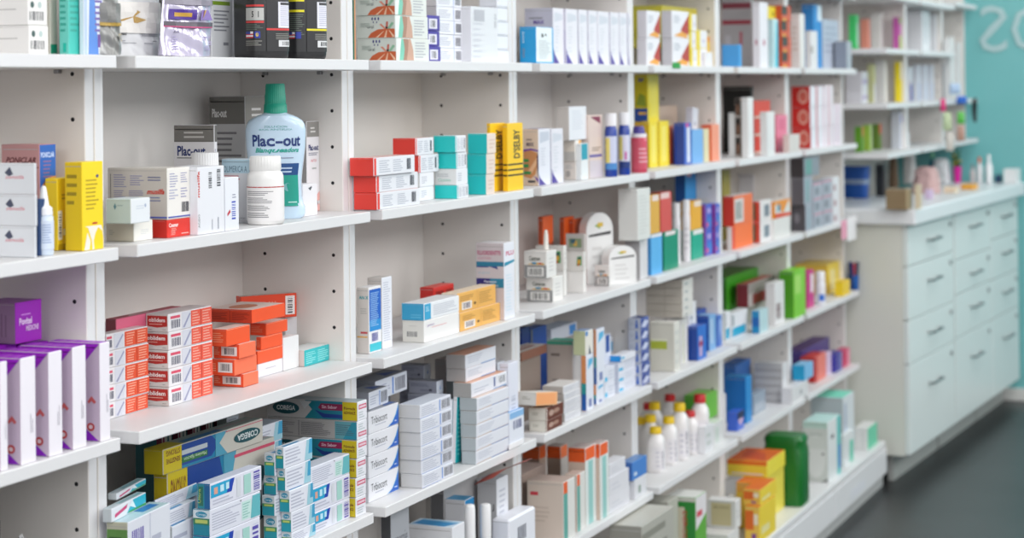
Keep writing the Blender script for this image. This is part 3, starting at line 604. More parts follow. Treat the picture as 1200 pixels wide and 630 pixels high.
# plac-out boxes
def plac_small():
    g = '#7c7974'
    return A('#e3e1e4', fc={'T': '#8a8782'}, L=[('r', 0, .83, 1, 1, g), ('r', 0, .835, 1, .84, '#55534f'), ('t', 'Plac-out', .07, .69, .10, '#22336e', {'b': 1, 'w': .72}), ('r', .07, .66, .86, .67, '#777'), ('l', .25, .86, .8, .95, 2, '#c9c6c2'), ('l', .35, .5, .8, .56, 1, '#c46a7a')], F=[('r', 0, .83, 1, 1, '#6c6964'), ('t', 'Plac-out', .08, .66, .10, '#22336e', {'b': 1, 'w': .8})])
B(1, 1, 204, 251, 255, 146, .115, plac_small(), 'grey-topped white carton, left of the big dark-topped grey carton')
B(1, 1, 245.5, 287, 312, 112.5, .16, A('#b4b2b2', fc={'T': '#8a8884', 'F': '#a9a6a4'}, L=[('r', 0, .77, 1, 1, '#6b6863'), ('t', 'Plac-out', .07, .83, .07, '#dcdad8', {'b': 1, 'w': .42}), ('l', .2, .1, .9, .72, 13, '#6f6d70')], F=[('r', 0, .77, 1, 1, '#8b8882'), ('l', .3, .82, .95, .92, 2, '#e2e0de'), ('l', .1, .1, .9, .72, 10, '#807e82')]), 'tall dark-topped grey carton at the back behind the mouthwash')
B(1, 1, 260, 293, 301, 186, .06, A('#d4dce4', fc={'L': '#c6c8cd', 'T': '#b9d4e2'}, L=[('r', 0, .78, 1, 1, '#abc6d4'), ('t', 'OLIMERICA A', .05, .80, .10, '#4a6478', {'w': .85}), ('l', .05, .62, .8, .76, 3, '#b4545c'), ('r', .0, .02, .9, .03, '#a8a8ac'), ('t', 'gotas', .55, .05, .05, '#8a8a92', {})], F=[('l', .2, .3, .8, .7, 6, '#b4545c')]), 'pale blue-topped carton behind the white pill bottle')
B(1, 1, 354, 359, 384, 142, .10, A('#e9e6e9', fc={'L': '#a9a6a4', 'T': '#a8a5a1'}, F=[('r', 0, .83, 1, 1, '#8d8a86'), ('l', .3, .87, .85, .95, 2, '#dedcda'), ('t', 'Plac-out', .12, .68, .065, '#24306c', {'b': 1, 'w': .82}), ('l', .12, .62, .95, .66, 2, '#777a90'), ('t', 'HALITOSIS', .3, .55, .03, '#e07a86', {'w': .45}), ('l', .4, .46, .8, .5, 1, '#aaa'), ('p', [(.4, .2), (.7, .17), (1, .22), (1, .12), (.7, .1), (.5, .0), (1, .0), (.8, 0), (.45, .12)], '#efb4ae'), ('p', [(.0, 0), (1, 0), (1, .08), (.5, .05)], '#eebab4')]), 'slim grey-topped white carton, right of the mouthwash')
B(1, 1, .03, 355, 372, 216, .05, A('#e6e4e8', F=[('p', [(.35, .88), (.6, .94), (.62, .9), (.5, .8)], '#55565e')]), 'small blank white carton at the foot of the slim grey-topped carton')
# mouthwash
def mouthwash():
    ins = .055; t = on_y(325, 93, SHELF_Y+ins+.02); H = t.z-SURF[1]; mpx = H/167.0*1.0
    a = on_y(290, 200, SHELF_Y+ins+.02); c = on_y(361, 200, SHELF_Y+ins+.02); m = (a+c)/2
    d = ray(325, 190); fac = math.atan2(d.y, d.x)-math.pi/2
    Wm = abs((c-a).dot(Vector((math.cos(fac), math.sin(fac), 0))))/2
    U = H/(258-93+9)    # metres per picture row
    def hz(py): return (264.5-py)*U*.985
    prof = [(264.4, .84), (262, .93), (258, .955), (250, .95), (246, .90), (236, .85), (224, .84), (207, .87), (190, .93), (175, .975), (160, .995), (152, .995), (146, .97), (141, .90), (137, .76), (134, .60), (132, .44), (130, .37)]
    secs = [(max(0, hz(p)), Wm*k, Wm*(.50 if k > .6 else .5*k/.6), 2.6) for p, k in prof]; secs[0] = (0,)+secs[0][1:]
    c0 = hz(131.5); R = Wm*.37
    caps = [('cap', [(c0, R*1.0, R*1.0, 2), (c0+.001, R*1.06, R*1.06, 2), (hz(120), R*1.02, R*1.02, 2), (hz(119), R*.95, R*.95, 2), (hz(108), R*.93, R*.93, 2), (hz(107), R*.9, R*.9, 2), (hz(95.5), R*.86, R*.86, 2), (hz(93.5), R*.80, R*.80, 2)], '#159a80', 1)]
    T0, T1 = math.radians(188), math.radians(352); zb, zt = hz(252), hz(137)
    ops = [('t', 'SOLUCION', .40, .895, .022, '#3a9a96', {'w': .2}), ('t', 'BUCAL ANTIPLACA', .34, .865, .02, '#3a9a96', {'w': .32}),
           ('t', 'Plac-out', .225, .695, .125, '#1c3674', {'b': 1, 'w': .57}), ('t', 'Blanqueadora', .27, .625, .05, '#19a08e', {'i': 1, 'b': 1, 'w': .5}), ('l', .32, .55, .72, .575, 1, '#8b93a8'),
           ('r', .42, .37, .80, .50, '#1d4c86'), ('l', .5, .39, .72, .47, 2, '#bcd0e8'), ('r', .42, .06, .80, .37, '#189c8a'), ('r', .42, .03, .77, .06, '#189c8a'), ('o', .62, .24, .05, .045, '#7ab4b8'), ('l', .62, .06, .78, .09, 1, '#bfe6e0')]
    jar_like('mouthwash_bottle', 'bottle', m.x, m.y+.005, SURF[1], secs, '#c6dcee', 'pale blue mouthwash bottle with green cap and navy lettering', caps=caps, labels=[(zb, zt, T0, T1, None, ops)], rz=fac, rough=.18, n=56)
mouthwash()
def pill_bottle():
    ins = .005; a = on_y(296, 240, SHELF_Y+ins+.012); c = on_y(339, 240, SHELF_Y+ins+.012); m = (a+c)/2
    d = ray(317, 225); fac = math.atan2(d.y, d.x)-math.pi/2; R = abs((c-a).dot(Vector((math.cos(fac), math.sin(fac), 0))))/2
    t = on_y(317, 183, SHELF_Y+ins+.012); H = t.z-SURF[1]; k = H/80
    secs = [(0, R*.93, R*.93, 2), (.0012, R*.98, R*.98, 2), (.004, R, R, 2), (k*53, R, R, 2), (k*57, R*.985, R*.985, 2), (k*60, R*.93, R*.93, 2), (k*62, R*.84, R*.84, 2), (k*64, R*.82, R*.82, 2)]
    jar_like('pill_bottle', 'bottle', m.x, m.y+R*.35, SURF[1], secs, '#f1f0ee', 'squat white pill bottle with a thin red line, before the mouthwash',
             caps=[('cap', [(k*63, R*.85, R*.85, 2), (k*64, R*.88, R*.88, 2), (k*76, R*.86, R*.86, 2), (k*79.3, R*.84, R*.84, 2), (k*80, R*.8, R*.8, 2)], '#f4f3f1', 1)],
             labels=[(k*4, k*46, math.radians(150), math.radians(400), '#efeded', [('r', 0, .94, 1, .97, '#b8443e'), ('l', .20, .72, .58, .86, 3, '#8a888c'), ('l', .20, .5, .58, .68, 4, '#8a888c'), ('l', .20, .3, .58, .46, 4, '#8a888c'), ('l', .20, .1, .58, .26, 3, '#8a888c')])], rz=fac, n=48)
pill_bottle()
def lone_cap(px0, px1, pyt, ins, lv, label, H):
    a = on_y(px0, pyt, SHELF_Y+ins); c = on_y(px1, pyt, SHELF_Y+ins); m = (a+c)/2; R = half_width(px0, px1, m); h = a.z-SURF[lv]
    jar_like('pill_bottle', 'bottle', m.x, m.y, SURF[lv], [(0, R, R, 2), (h*.72, R, R, 2), (h*.78, R*.85, R*.85, 2)], '#ececec', label, caps=[('cap', [(h*.78, R*1.0, R*1.0, 2), (h, R*.97, R*.97, 2)], '#e9e9ea', 1)])
lone_cap(224, 256, 180, .105, 1, 'white capped bottle half hidden behind upright white carton', .02)
# red / turquoise ended stacks
def ended(c, t='#e9ebf0', cc=None): return A('#e6e8ee', fc={'L': c, 'T': t}, F=[('r', 0, 0, .05, 1, c), ('l', .12, .12, .4, .88, 6, '#b9bcc8'), ('l', .46, .12, .74, .88, 6, '#b9bcc8'), ('b', .8, .2, .9, .85, '#5c5c66')])
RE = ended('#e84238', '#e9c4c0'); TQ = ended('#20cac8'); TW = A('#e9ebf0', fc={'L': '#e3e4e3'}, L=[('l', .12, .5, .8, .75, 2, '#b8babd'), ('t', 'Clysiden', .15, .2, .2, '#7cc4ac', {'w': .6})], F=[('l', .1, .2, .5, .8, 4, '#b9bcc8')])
a_ = B(1, 2, 414.5, 442, 492, 206, 246.8, RE, 'red-ended white carton in the front stack of three', n=2, hs=[1, 1], grp='red-ended cartons')
REC[-1].label = 'middle red-ended white carton in the front stack of three'; REC[-2].label = 'lowest red-ended white carton in the front stack of three'
B(1, 2, 409.5, 438, 486, 185, .003, RE, 'topmost red-ended white carton in the front stack of three', on=a_, grp='red-ended cartons')
B(1, 2, .045, 492, 509, 203, .045, TW, 'white carton under the red-ended ones in the rear stack', n=2)
B(1, 2, .03, 491, 514, 182, .045, RE, 'red-ended carton just below the top of the rear red stack', on=REC[-1], grp='red-ended cartons')
B(1, 2, 460, 487, 508, 162, .045, RE, 'red-ended carton topping the rear red stack', on=REC[-1], grp='red-ended cartons')
a_ = B(1, 2, 509, 536, 549, 217, 234, TQ, 'lowest turquoise-ended carton of the left turquoise stack', grp='turquoise-ended cartons')
a_ = B(1, 2, 509, 535, 548, 198, .01, TW, 'white-ended carton within the left turquoise stack', on=a_)
a_ = B(1, 2, 512, 535, 547, 178.5, .012, TQ, 'second turquoise-ended carton from the top of the left stack', on=a_, grp='turquoise-ended cartons')
a_ = B(1, 2, 508, 534, 546, 159, .01, TQ, 'turquoise-ended carton topping the left turquoise stack', on=a_, grp='turquoise-ended cartons')
TQ2 = A('#ead9cf', fc={'L': '#1ac6c8', 'T': '#efe9e4'}, F=[('l', .2, .2, .9, .8, 3, '#dcc4b8')])
B(1, 2, 548, 571, 581, 156.5, 228.3, TQ2, 'turquoise-ended carton in the right turquoise stack of three', n=3, wander=-.003, grp='turquoise-ended cartons')
sel = A('#f8ca1c', fc={'L': '#eebc14', 'T': '#f6cf3a'}, F=[('t', "D'SELBY", .78, .47, .40, '#2b241c', {'rot': 90, 'b': 1, 'w': .44}), ('r', 0, .375, 1, .40, '#33291a'), ('r', 0, .295, 1, .32, '#33291a'), ('r', 0, .215, 1, .24, '#33291a'), ('l', .82, .6, .86, .75, 1, '#a07c18', 1)],
        L=[('r', 0, .375, 1, .40, '#33291a'), ('r', 0, .295, 1, .32, '#33291a'), ('r', 0, .215, 1, .24, '#33291a')])
B(1, 2, 573, 574.5, 592, 144.5, .035, sel, "yellow black-striped carton, left one of the pair", grp="yellow black-striped cartons")
B(1, 2, 589, 594.5, 613, 144.5, .012, sel, "yellow black-striped carton, right one of the pair", grp="yellow black-striped cartons")
# ================= level 2 =================
pv = A('#f0ecf4', fc={'T': '#9a12c4', 'L': '#c3b2c4'}, T=[('l', .1, .1, .9, .9, 4, '#b860d0')], L=[('p', [(0, 1), (1, 1), (.70, .80), (0, .4)], '#9410bc'), ('p', [(.5, 0), (.97, 0), (.70, .13), (.5, .16)], '#8410b8'), ('o', .82, .14, .075, .042, '#b83434'), ('o', .82, .14, .04, .022, '#d8c4c8'), ('p', [(.76, .40), (.84, .46), (.93, .40), (.89, .38), (.84, .41), (.79, .38)], '#c85a5a')],
       F=[('l', .6, .28, .85, .48, 2, '#aaa6b2', 1)])
row = [(-9, 0, 9, 424), (10, 24, 42, 420), (43, 57, 73, 413), (74, 85, 101, 407), (101, 117, 129, 402)]
nm = ['cut by the left edge', 'second from the left edge', 'third from the left edge', 'fourth from the left edge', 'nearest the upright']
for (a, b_, c, t), q, f_ in zip(row, nm, (556, 548, 538.5, 531, 521)): B(2, 0, .085, b_, c, t, f_, pv, 'tall white and purple carton %s' % q, grp='tall white cartons with purple tops')
_b = REC[-4]
for i, (a, c, t) in enumerate(((-6, 20, 406), (21, 40, 404), (41, 60, 402), (61, 80, 400), (81, 99, 398))):
    B(2, 0, .07, a, c, t, .118, A('#9a18c0', fc={'T': '#a012cc'}), 'purple-topped carton in the row behind, %s' % ['first from left', 'second from left', 'third from left', 'fourth from left', 'fifth from left'][i], grp='purple cartons behind')
pb = A('#9b12b4', fc={'L': '#8a6a8c', 'T': '#8a4a94'}, L=[('l', .1, .15, .8, .85, 6, '#77587a', 1)], F=[('t', 'Povitel', .12, .45, .17, '#f0d8f6', {'b': 1, 'w': .5}), ('t', 'MEDICINE', .38, .28, .13, '#e6c4ee', {'w': .5, 'b': 1}), ('l', .2, .66, .62, .74, 1, '#d08ade')])
B(2, 0, -24, 18, 49, 355, .10, pb, 'purple carton with white lettering lying on the purple row', zb=max(r.z1 for r in REC[-5:])+.0006)
obl = A('#e6e3e6', fc={'L': '#d4cfcb', 'T': '#e2d6d6'}, L=[('r', .05, .3, .97, .92, '#b5302a'), ('p', [(.05, .3), (.5, .22), (.97, .3), (.97, .45), (.05, .45)], '#b5302a'), ('t', 'oblidem', .12, .56, .24, '#f2e6e2', {'b': 1, 'w': .75}), ('l', .15, .38, .8, .48, 1, '#e8b4a8'), ('l', .1, .08, .3, .14, 1, '#888'), ('l', .75, .08, .92, .14, 1, '#888')],
       F=[('r', .04, .72, .26, .88, '#d8506a'), ('b', .06, .15, .27, .64, '#6a6a7a'), ('r', .3, .0, .5, 1, '#d3d4de'), ('p', [(.32, .1), (.48, .9), (.5, .8), (.36, .05)], '#9a9cb8'), ('r', .51, .02, 1, .98, '#e85a44'), ('l', .54, .1, .72, .92, 5, '#f0a898'), ('l', .78, .1, .97, .92, 5, '#f0a898'), ('r', .735, .02, .745, .98, '#a83028')])
obl_l = dict(obl); obl_l['F'] = [('b', .0, .15, .13, .64, '#6a6a7a'), ('r', .0, .72, .12, .88, '#d8506a'), ('r', .17, .0, .40, 1, '#d3d4de'), ('p', [(.2, .1), (.38, .9), (.4, .8), (.24, .05)], '#9a9cb8'), ('r', .43, .02, 1, .98, '#e0502c'), ('l', .47, .1, .68, .92, 5, '#f0a890'), ('l', .75, .1, .97, .92, 5, '#f0a890'), ('r', .705, .02, .715, .98, '#a83018')]
B(2, 1, 168, 198, 249, 368, 476.5, obl, 'white red-labelled ointment carton in the right stack of five', n=5, hs=[1, 1, 1, 1, 1.05], name='ointment_box', grp='red and white ointment cartons')
B(2, 1, .045, 124.8, 173, 392, 493, obl_l, 'white red-labelled ointment carton in the left stack of five', n=5, name='ointment_box', grp='red and white ointment cartons', wander=.006)
B(2, 1, 124, 136, 213, 374, .12, A('#c8607a', fc={'T': '#a8404c', 'L': '#8a4a50', 'F': '#e06a8a'}, T=[('p', [(.2, .1), (.5, .1), (.6, .6), (.3, .8)], '#c49a9c'), ('r', .05, .85, .95, .95, '#c8909a')]), 'flat crimson and pink box lying at the back of the ointment shelf', zb=None)
REC[-1].h = .02; REC[-1].z = REC[-1].z1-.02
B(2, 1, .09, 139, 205, 382, .125, A('#d4c4c8'), 'pale carton hidden at the back under the crimson flat box'); REC[-1].z1 = REC[-2].z; REC[-1].h = REC[-1].z1-REC[-1].z-.0006
org = A('#f05828', fc={'T': '#ecd4cc', 'L': '#e04a20'}, L=[('l', .05, .2, .9, .85, 5, '#e88a68')], F=[('r', 0, .97, 1, 1, '#f0a080')])
ob = A('#f27450', fc={'T': '#f0d8d0', 'L': '#ec4c24'}, L=[('r', .3, .16, .92, .84, '#e8dcd8'), ('b', .42, .26, .82, .74, '#4a4a50'), ('l', .03, .2, .24, .8, 4, '#f0a080')], F=[('r', 0, 0, 1, .02, '#c84a28')])
_s = B(2, 1, 250, 285.5, 303, 438.5, 454, ob, 'lowest orange barcoded carton of the nearer orange stack', grp='orange cartons')
_s = B(2, 1, 247, 275, 301, 421.5, _s.y-SHELF_Y+.004, ob, 'orange barcoded carton, second from bottom of nearer orange stack', on=_s, grp='orange cartons')
_s = B(2, 1, 250, 280.5, 300, 403.5, _s.y-SHELF_Y-.004, ob, 'orange barcoded carton in the middle of the nearer orange stack', on=_s, grp='orange cartons')
_s1 = B(2, 1, 248, 265.5, 293, 386, _s.y-SHELF_Y+.004, org, 'orange carton without barcode near the top of the nearer stack', on=_s, grp='orange cartons')
_s = B(2, 1, .04, 302.5, 331, 427, 443, A('#e8e6ec', F=[('l', .3, .5, .8, .65, 1, '#b9b9c4')]), 'white carton at the foot of the farther orange stack')
_s = B(2, 1, .04, 302, 335, 411.5, _s.y-SHELF_Y, org, 'orange carton resting on the white one in farther stack', on=_s, grp='orange cartons')
_s = B(2, 1, 300, 306, 341, 395, _s.y-SHELF_Y, org, 'orange carton above the middle of the farther stack', on=_s, grp='orange cartons')
_s = B(2, 1, 293, 312, 337, 379, _s.y-SHELF_Y, org, 'orange carton just under the big one in farther stack', on=_s, grp='orange cartons')
B(2, 1, 243, 295.5, 334, 363, _s1.y-SHELF_Y, A('#f25626', fc={'T': '#f0d8d0', 'L': '#cc4022'}, T=[('o', .4, .5, .3, .25, '#cf8060')], L=[('l', .05, .15, .48, .8, 6, '#8f2414'), ('l', .55, .15, .95, .8, 6, '#8f2414'), ('r', .5, 0, .51, 1, '#8f2414')]), 'large flat orange carton topping both orange stacks', on=_s1 if _s1.z1 > _s.z1 else _s, grp='orange cartons')
_w = B(2, 1, .02, 334, 353, 370.5, .16,  A('#e3e1e4'), 'white carton below the orange barcoded one at the back', rot=-.7)
B(2, 1, .02, 282, 354, 347.5, .20, A('#e2431c', fc={'T': '#c8b8b0'}, F=[('t', 'DAFLON', .22, .3, .45, '#f4b8a0', {'w': .4}), ('r', .80, .1, .97, .92, '#ece4e2'), ('b', .84, .16, .93, .86, '#4a4a50', 1)]), 'orange carton with big barcode at the back of the shelf', on=_w, rot=-.62, grp='orange cartons')
B(2, 1, 331, 357, 386, 410.5, 430, A('#25b3b8', fc={'L': '#cdbfba', 'T': '#dfe6e6'}, F=[('l', .04, .1, .45, .9, 6, '#8fdcdc'), ('l', .52, .1, .96, .9, 6, '#8fdcdc')]), 'flat turquoise and cream carton beside the orange stacks')
B(2, 1, .03, 332, 358, 396, .095, A('#e2e3e4'), 'small white carton behind the flat turquoise one')
# level 2 bay 2
B(2, 2, 418, 432, 447, 337, 415, A('#e9e8ea', fc={'L': '#d2ccc8'}, F=[('r', .02, .42, .98, .97, '#1f5fc0'), ('r', .02, .33, .98, .5, '#2a8cd0'), ('l', .12, .4, .85, .93, 18, '#9cc4ec'), ('b', .2, .17, .7, .3, '#7a7ab4'), ('r', .02, .02, .98, .14, '#35bccc')], L=[('t', 'AN X', .2, .83, .05, '#2a9aa8', {'b': 1, 'w': .8}), ('l', .3, .6, .9, .7, 3, '#b0aeac'), ('r', .3, .3, .9, .33, '#c04a50'), ('r', 0, .24, .9, .26, '#e0a848')]), 'slim white and royal blue carton by the left upright of the shelf')
B(2, 2, .03, 447.5, 459.5, 325.5, 410, A('#e6e8f0', fc={'L': '#c9c2be', 'T': '#d9d4d0'}, F=[('l', .1, .1, .9, .95, 26, '#c3c6d4')]), 'tall white carton with close small print behind the royal blue one')
_w = B(2, 2, 471.5, 497, 538, 376, 401.8, A('#eceae9', fc={'L': '#dcdad4'}, L=[('b', .2, .25, .7, .5, '#8a8a8a'), ('l', .3, .75, .8, .8, 1, '#b9b7b4')], F=[('t', 'psorelan', .08, .72, .12, '#7a4a9a', {'w': .2}), ('l', .2, .6, .8, .68, 1, '#e0a4a8')]), 'long white carton under the sky-blue-ended one')
B(2, 2, 470.5, 497, 538, 356, _w.y-SHELF_Y, A('#eceef2', fc={'L': '#3aa0cc', 'T': '#e2e3e6'}, F=[('r', 0, 0, .18, 1, '#3fa6d2'), ('l', .04, .5, .14, .85, 3, '#c2e4f2'), ('l', .25, .15, .95, .85, 6, '#c0c2cc')], L=[('l', .4, .1, .95, .4, 2, '#62b8dc')]), 'long white carton with a sky blue end', on=_w)
B(2, 2, .03, 508, 532, 337, .085, A('#c42a26', fc={'T': '#d84a40'}, F=[('p', [(.1, .9), (.3, .3), (.5, .9)], '#8a1a1a'), ('p', [(.6, .9), (.75, .4), (.95, .9)], '#8a1a1a'), ('r', 0, 0, 1, .3, '#e49a90')]), 'small red carton showing behind the sky-blue-ended one')
orb = A('#eab25a', fc={'T': '#ecd9c0', 'L': '#e6d6c4'}, F=[('l', .06, .55, .42, .85, 3, '#b07c34'), ('r', .1, .08, .36, .5, '#ece2d8'), ('b', .14, .14, .32, .44, '#5c5470'), ('o', .44, .3, .03, .08, '#7a5a2a'), ('l', .55, .2, .95, .85, 6, '#b98a40'), ('r', .505, 0, .512, 1, '#d29a48')])
_w = B(2, 2, .035, 539, 588, 367, 389, orb, 'lower amber carton with small barcode before the tall blue-banded carton', grp='amber cartons')
B(2, 2, .035, 536, 581, 344, _w.y-SHELF_Y+.003, orb, 'upper amber carton with small barcode before the tall blue-banded carton', on=_w, grp='amber cartons')
B(2, 2, 558, 590.5, 603, 285, 375.5, A('#e6e8f0', fc={'L': '#cfc6ca', 'T': '#dddcdf'}, L=[('t', 'FLUORDENT75', .04, .85, .055, '#b8386c', {'b': 1, 'w': .85}), ('t', 'COLUTORIO', .04, .79, .035, '#c86a8a', {'w': .5}), ('r', 0, .70, 1, .76, '#2a7c9c'), ('r', 0, .685, .45, .70, '#3a4a8a'), ('p', [(.45, .70), (.8, .66), (.75, .70)], '#3a4a8a'), ('t', 'sin alcohol', .05, .60, .035, '#9cc4d0', {'i': 1, 'w': .45}), ('r', 0, .42, .5, .54, '#34307a'), ('r', .5, .42, 1, .54, '#2a86a8'), ('t', 'Prevencion', .28, .485, .03, '#e0e4f0', {'w': .45, 'b': 1}), ('t', 'de la caries', .2, .435, .03, '#c8d8e8', {'w': .6, 'b': 1})],
  F=[('t', 'FLU', .15, .84, .055, '#c83a6c', {'b': 1, 'w': .8}), ('p', [(0, .70), (1, .74), (1, .77), (0, .75)], '#2a8cac'), ('l', .15, .1, .8, .6, 12, '#d4e2ee')]), 'tall white carton with magenta lettering and blue bands')
# ================= level 3 : denture cream boxes =================
TEAL, NAV, PK = '#1f8f9c', '#1d3f8c', '#c42a66'
side = A('#dfe2ec', fc={'L': '#c9cfd2', 'T': '#cfd6dc'}, F=[('l', .04, .1, .7, .9, 5, '#b3b6c8'), ('p', [(.72, 0), (.8, 1), (1, 1), (1, 0)], '#9cc9d8'), ('p', [(.86, .3), (.9, 1), (1, 1), (1, .3)], '#3f9cc4')], L=[('r', 0, 0, 1, .45, '#1f93a4'), ('r', 0, .45, 1, .62, '#3a8a62'), ('r', .15, .48, .85, .58, '#b9c86a'), ('o', .5, .8, .35, .12, '#2a8aa8'), ('t', 'Corega', .22, .76, .10, '#eaf4f8', {'w': .56})], T=[('r', .05, .1, .6, .5, '#3a8cc0')])
back = A('#dcdfea', fc={'L': '#1c7f94', 'T': '#cdd2de'}, F=[('l', .03, .15, .6, .88, 7, '#b0b3c6'), ('r', .62, .1, .82, .85, '#c4e0dc'), ('l', .64, .15, .8, .8, 6, '#88bcb4'), ('p', [(.80, .05), (.84, .95), (1, .95), (1, .05)], '#63b3bc'), ('o', .6, .93, .012, .03, '#333')], L=[('r', 0, .42, 1, .68, '#2e7a58'), ('r', .12, .48, .88, .62, '#b8c266'), ('r', 0, .68, 1, 1, '#d2dade'), ('o', .5, .83, .35, .12, '#2a8aa8'), ('t', 'Corega', .22, .79, .09, '#eaf4f8', {'w': .56})])
icons = A('#dcdeea', fc={'L': '#1b5f94', 'T': '#c9cede'}, F=[('p', [(0, .42), (.40, .42), (.46, .95), (0, .95)], '#23a0cc'), ('p', [(.30, .42), (.40, .42), (.46, .95), (.38, .95)], '#1c3fa8'), ('r', .06, .54, .13, .82, '#d8a08c'), ('r', .18, .56, .25, .84, '#bfe2ee'), ('r', .29, .58, .35, .86, '#bfe2ee'), ('r', .5, .08, .58, .9, '#d2d6de'), ('r', .64, .08, .78, .9, '#a3d0c8'), ('b', .84, .1, .96, .9, '#5a4fa8', 1), ('l', .03, .1, .45, .36, 2, '#b8bacb')],
          L=[('r', 0, 0, .55, 1, '#2b8a9a'), ('r', .1, .1, .45, .9, '#2e6e58'), ('t', 'Ultra', .25, .2, .22, '#b9c86a', {'rot': 90, 'w': .6})])
tri = A('#dfe3ea', fc={'L': '#c4ccd0', 'T': '#bcc8ce'}, F=[('p', [(.42, .05), (1, .25), (1, .98), (.62, .98)], '#2fb0c8'), ('p', [(.45, .05), (1, .02), (1, .22), (.5, .2)], '#3a9a50'), ('p', [(.08, .2), (.42, .55), (.45, .85), (.08, .5)], '#c83a72'), ('p', [(.6, .95), (.7, .2), (.5, .6)], '#dff0f4')], T=[('r', .3, .2, .95, .8, '#7eaab0')])
NM = 'toothpaste_box'; GG = 'denture cream cartons'
# front stack with the blue icon panels
_s = B(3, 1, 226, 246, 305, 629, .012, [icons, icons][0], 'denture cream carton with blue icon panel, lowest shown of the front stack', name=NM, grp=GG)
_s = B(3, 1, 226, 246, 305, 597.5, .012, back, 'denture cream carton with grey print, middle of the front stack', on=_s, name=NM, grp=GG)
_s = B(3, 1, 231, 246.5, 306.5, 567, .012, icons, 'denture cream carton with blue icon panel topping the front stack', on=_s, name=NM, grp=GG)
# stack of ends with green bands
_s = B(3, 1, 328, 342, 374, 624, .016, side, 'green-banded denture cream carton, lowest seen in the right end stack', name=NM, grp=GG)
_s = B(3, 1, 327, 341.5, 373, 600, .016, side, 'green-banded denture cream carton, fifth down in the right end stack', on=_s, name=NM, grp=GG)
_s = B(3, 1, 325, 339.5, 370, 575, .016, side, 'green-banded denture cream carton, fourth down in the right end stack', on=_s, name=NM, grp=GG)
_s = B(3, 1, 323.5, 334.5, 367, 549, .02, side, 'green-banded denture cream carton, third down in the right end stack', on=_s, name=NM, grp=GG)
_s = B(3, 1, 322.7, 332.5, 366, 524, .02, side, 'green-banded denture cream carton topping the right end stack', on=_s, name=NM, grp=GG)
for i, (a, b_, t) in enumerate(((309, 325, 604), (307, 322, 581), (309, 324, 557.5), (309.5, 322, 531))):
    z = B(3, 1, a, b_, .03, t, .036, side, 'green-banded denture cream carton in the left end column, %s' % ['lowest', 'second from bottom', 'second from top', 'topmost'][i], on=None if i == 0 else z, name=NM, grp=GG)
# horizontal stack with yellow tags (long axis runs into the shelf)
sab = A('#e6e7ee', fc={'L': '#b9b6b4', 'T': '#9aa8ac'}, L=[('p', [(.42, 0), (.50, .5), (.42, 1), (.84, 1), (.84, 0)], '#1a7a88'), ('p', [(.50, .5), (.56, 1), (.84, 1), (.84, 0), (.56, 0)], '#1d7a90'), ('p', [(.53, .5), (.62, .08), (.84, .08), (.84, .28), (.64, .3)], '#1c3a84'), ('p', [(.57, .62), (.6, .86), (.84, .86), (.84, .5), (.6, .5)], '#8a1f4a'), ('t', 'Sin Sabor', .61, .6, .17, '#d8b4c4', {'b': 1, 'w': .17}), ('r', .84, 0, 1, 1, '#c9b416'), ('t', 'Fórmula', .855, .58, .16, '#6a3a18', {'b': 1, 'w': .125}), ('t', 'ADVANCE', .855, .34, .16, '#6a3a18', {'b': 1, 'w': .125}),
      ('o', .21, .52, .15, .34, '#0f4a52'), ('t', 'COREGA', .105, .40, .25, '#d8dcdc', {'w': .21, 'b': 1}), ('p', [(.42, .5), (.36, .95), (.50, .95)], '#c2c4c4')],
      F=[('r', .1, .6, .95, .85, '#c8305c'), ('r', .16, .66, .89, .79, '#e8c8d4'), ('l', .1, .1, .8, .5, 3, '#b6c0c4')])
gry = A('#e6e7ee', fc={'L': '#a9a6a4', 'T': '#c8cccc'}, L=[('l', .03, .15, .32, .85, 6, '#7d7b7d'), ('r', .35, .05, .36, .95, '#7d7b7d'), ('l', .38, .12, .72, .88, 9, '#6f6e72'), ('r', .76, .0, 1, 1, '#5f9aa4'), ('p', [(.85, 0), (.95, 1), (1, 1), (1, 0)], '#2a8aa0'), ('l', .77, .2, .97, .85, 6, '#4a6a78')], F=[('r', .1, .15, .95, .4, '#c8305c'), ('r', .16, .21, .89, .34, '#e8c8d4'), ('l', .1, .5, .8, .9, 3, '#b6c0c4')])
_s = B(3, 1, 313, 417, 429, 583.5, 606.5, sab, 'yellow-tagged denture cream carton, lowest of the crosswise stack', name=NM, grp=GG)
_s = B(3, 1, 313, 417, 429, 560.5, _s.y-SHELF_Y, sab, 'yellow-tagged denture cream carton, second from bottom of crosswise stack', on=_s, name=NM, grp=GG)
_s = B(3, 1, 313, 418, 429, 538, _s.y-SHELF_Y, sab, 'yellow-tagged denture cream carton, third from bottom of crosswise stack', on=_s, name=NM, grp=GG)
_s = B(3, 1, 313, 418.5, 430, 516, _s.y-SHELF_Y, sab, 'yellow-tagged denture cream carton lettered Sin Sabor under the grey one', on=_s, name=NM, grp=GG)
_s = B(3, 1, 313, 418.5, 430, 494, _s.y-SHELF_Y, gry, 'grey printed denture cream carton, second from top of crosswise stack', on=_s, name=NM, grp=GG)
_s = B(3, 1, 313, 419, 430, 471, _s.y-SHELF_Y, sab, 'yellow-tagged denture cream carton with dark oval topping the crosswise stack', on=_s, name=NM, grp=GG)
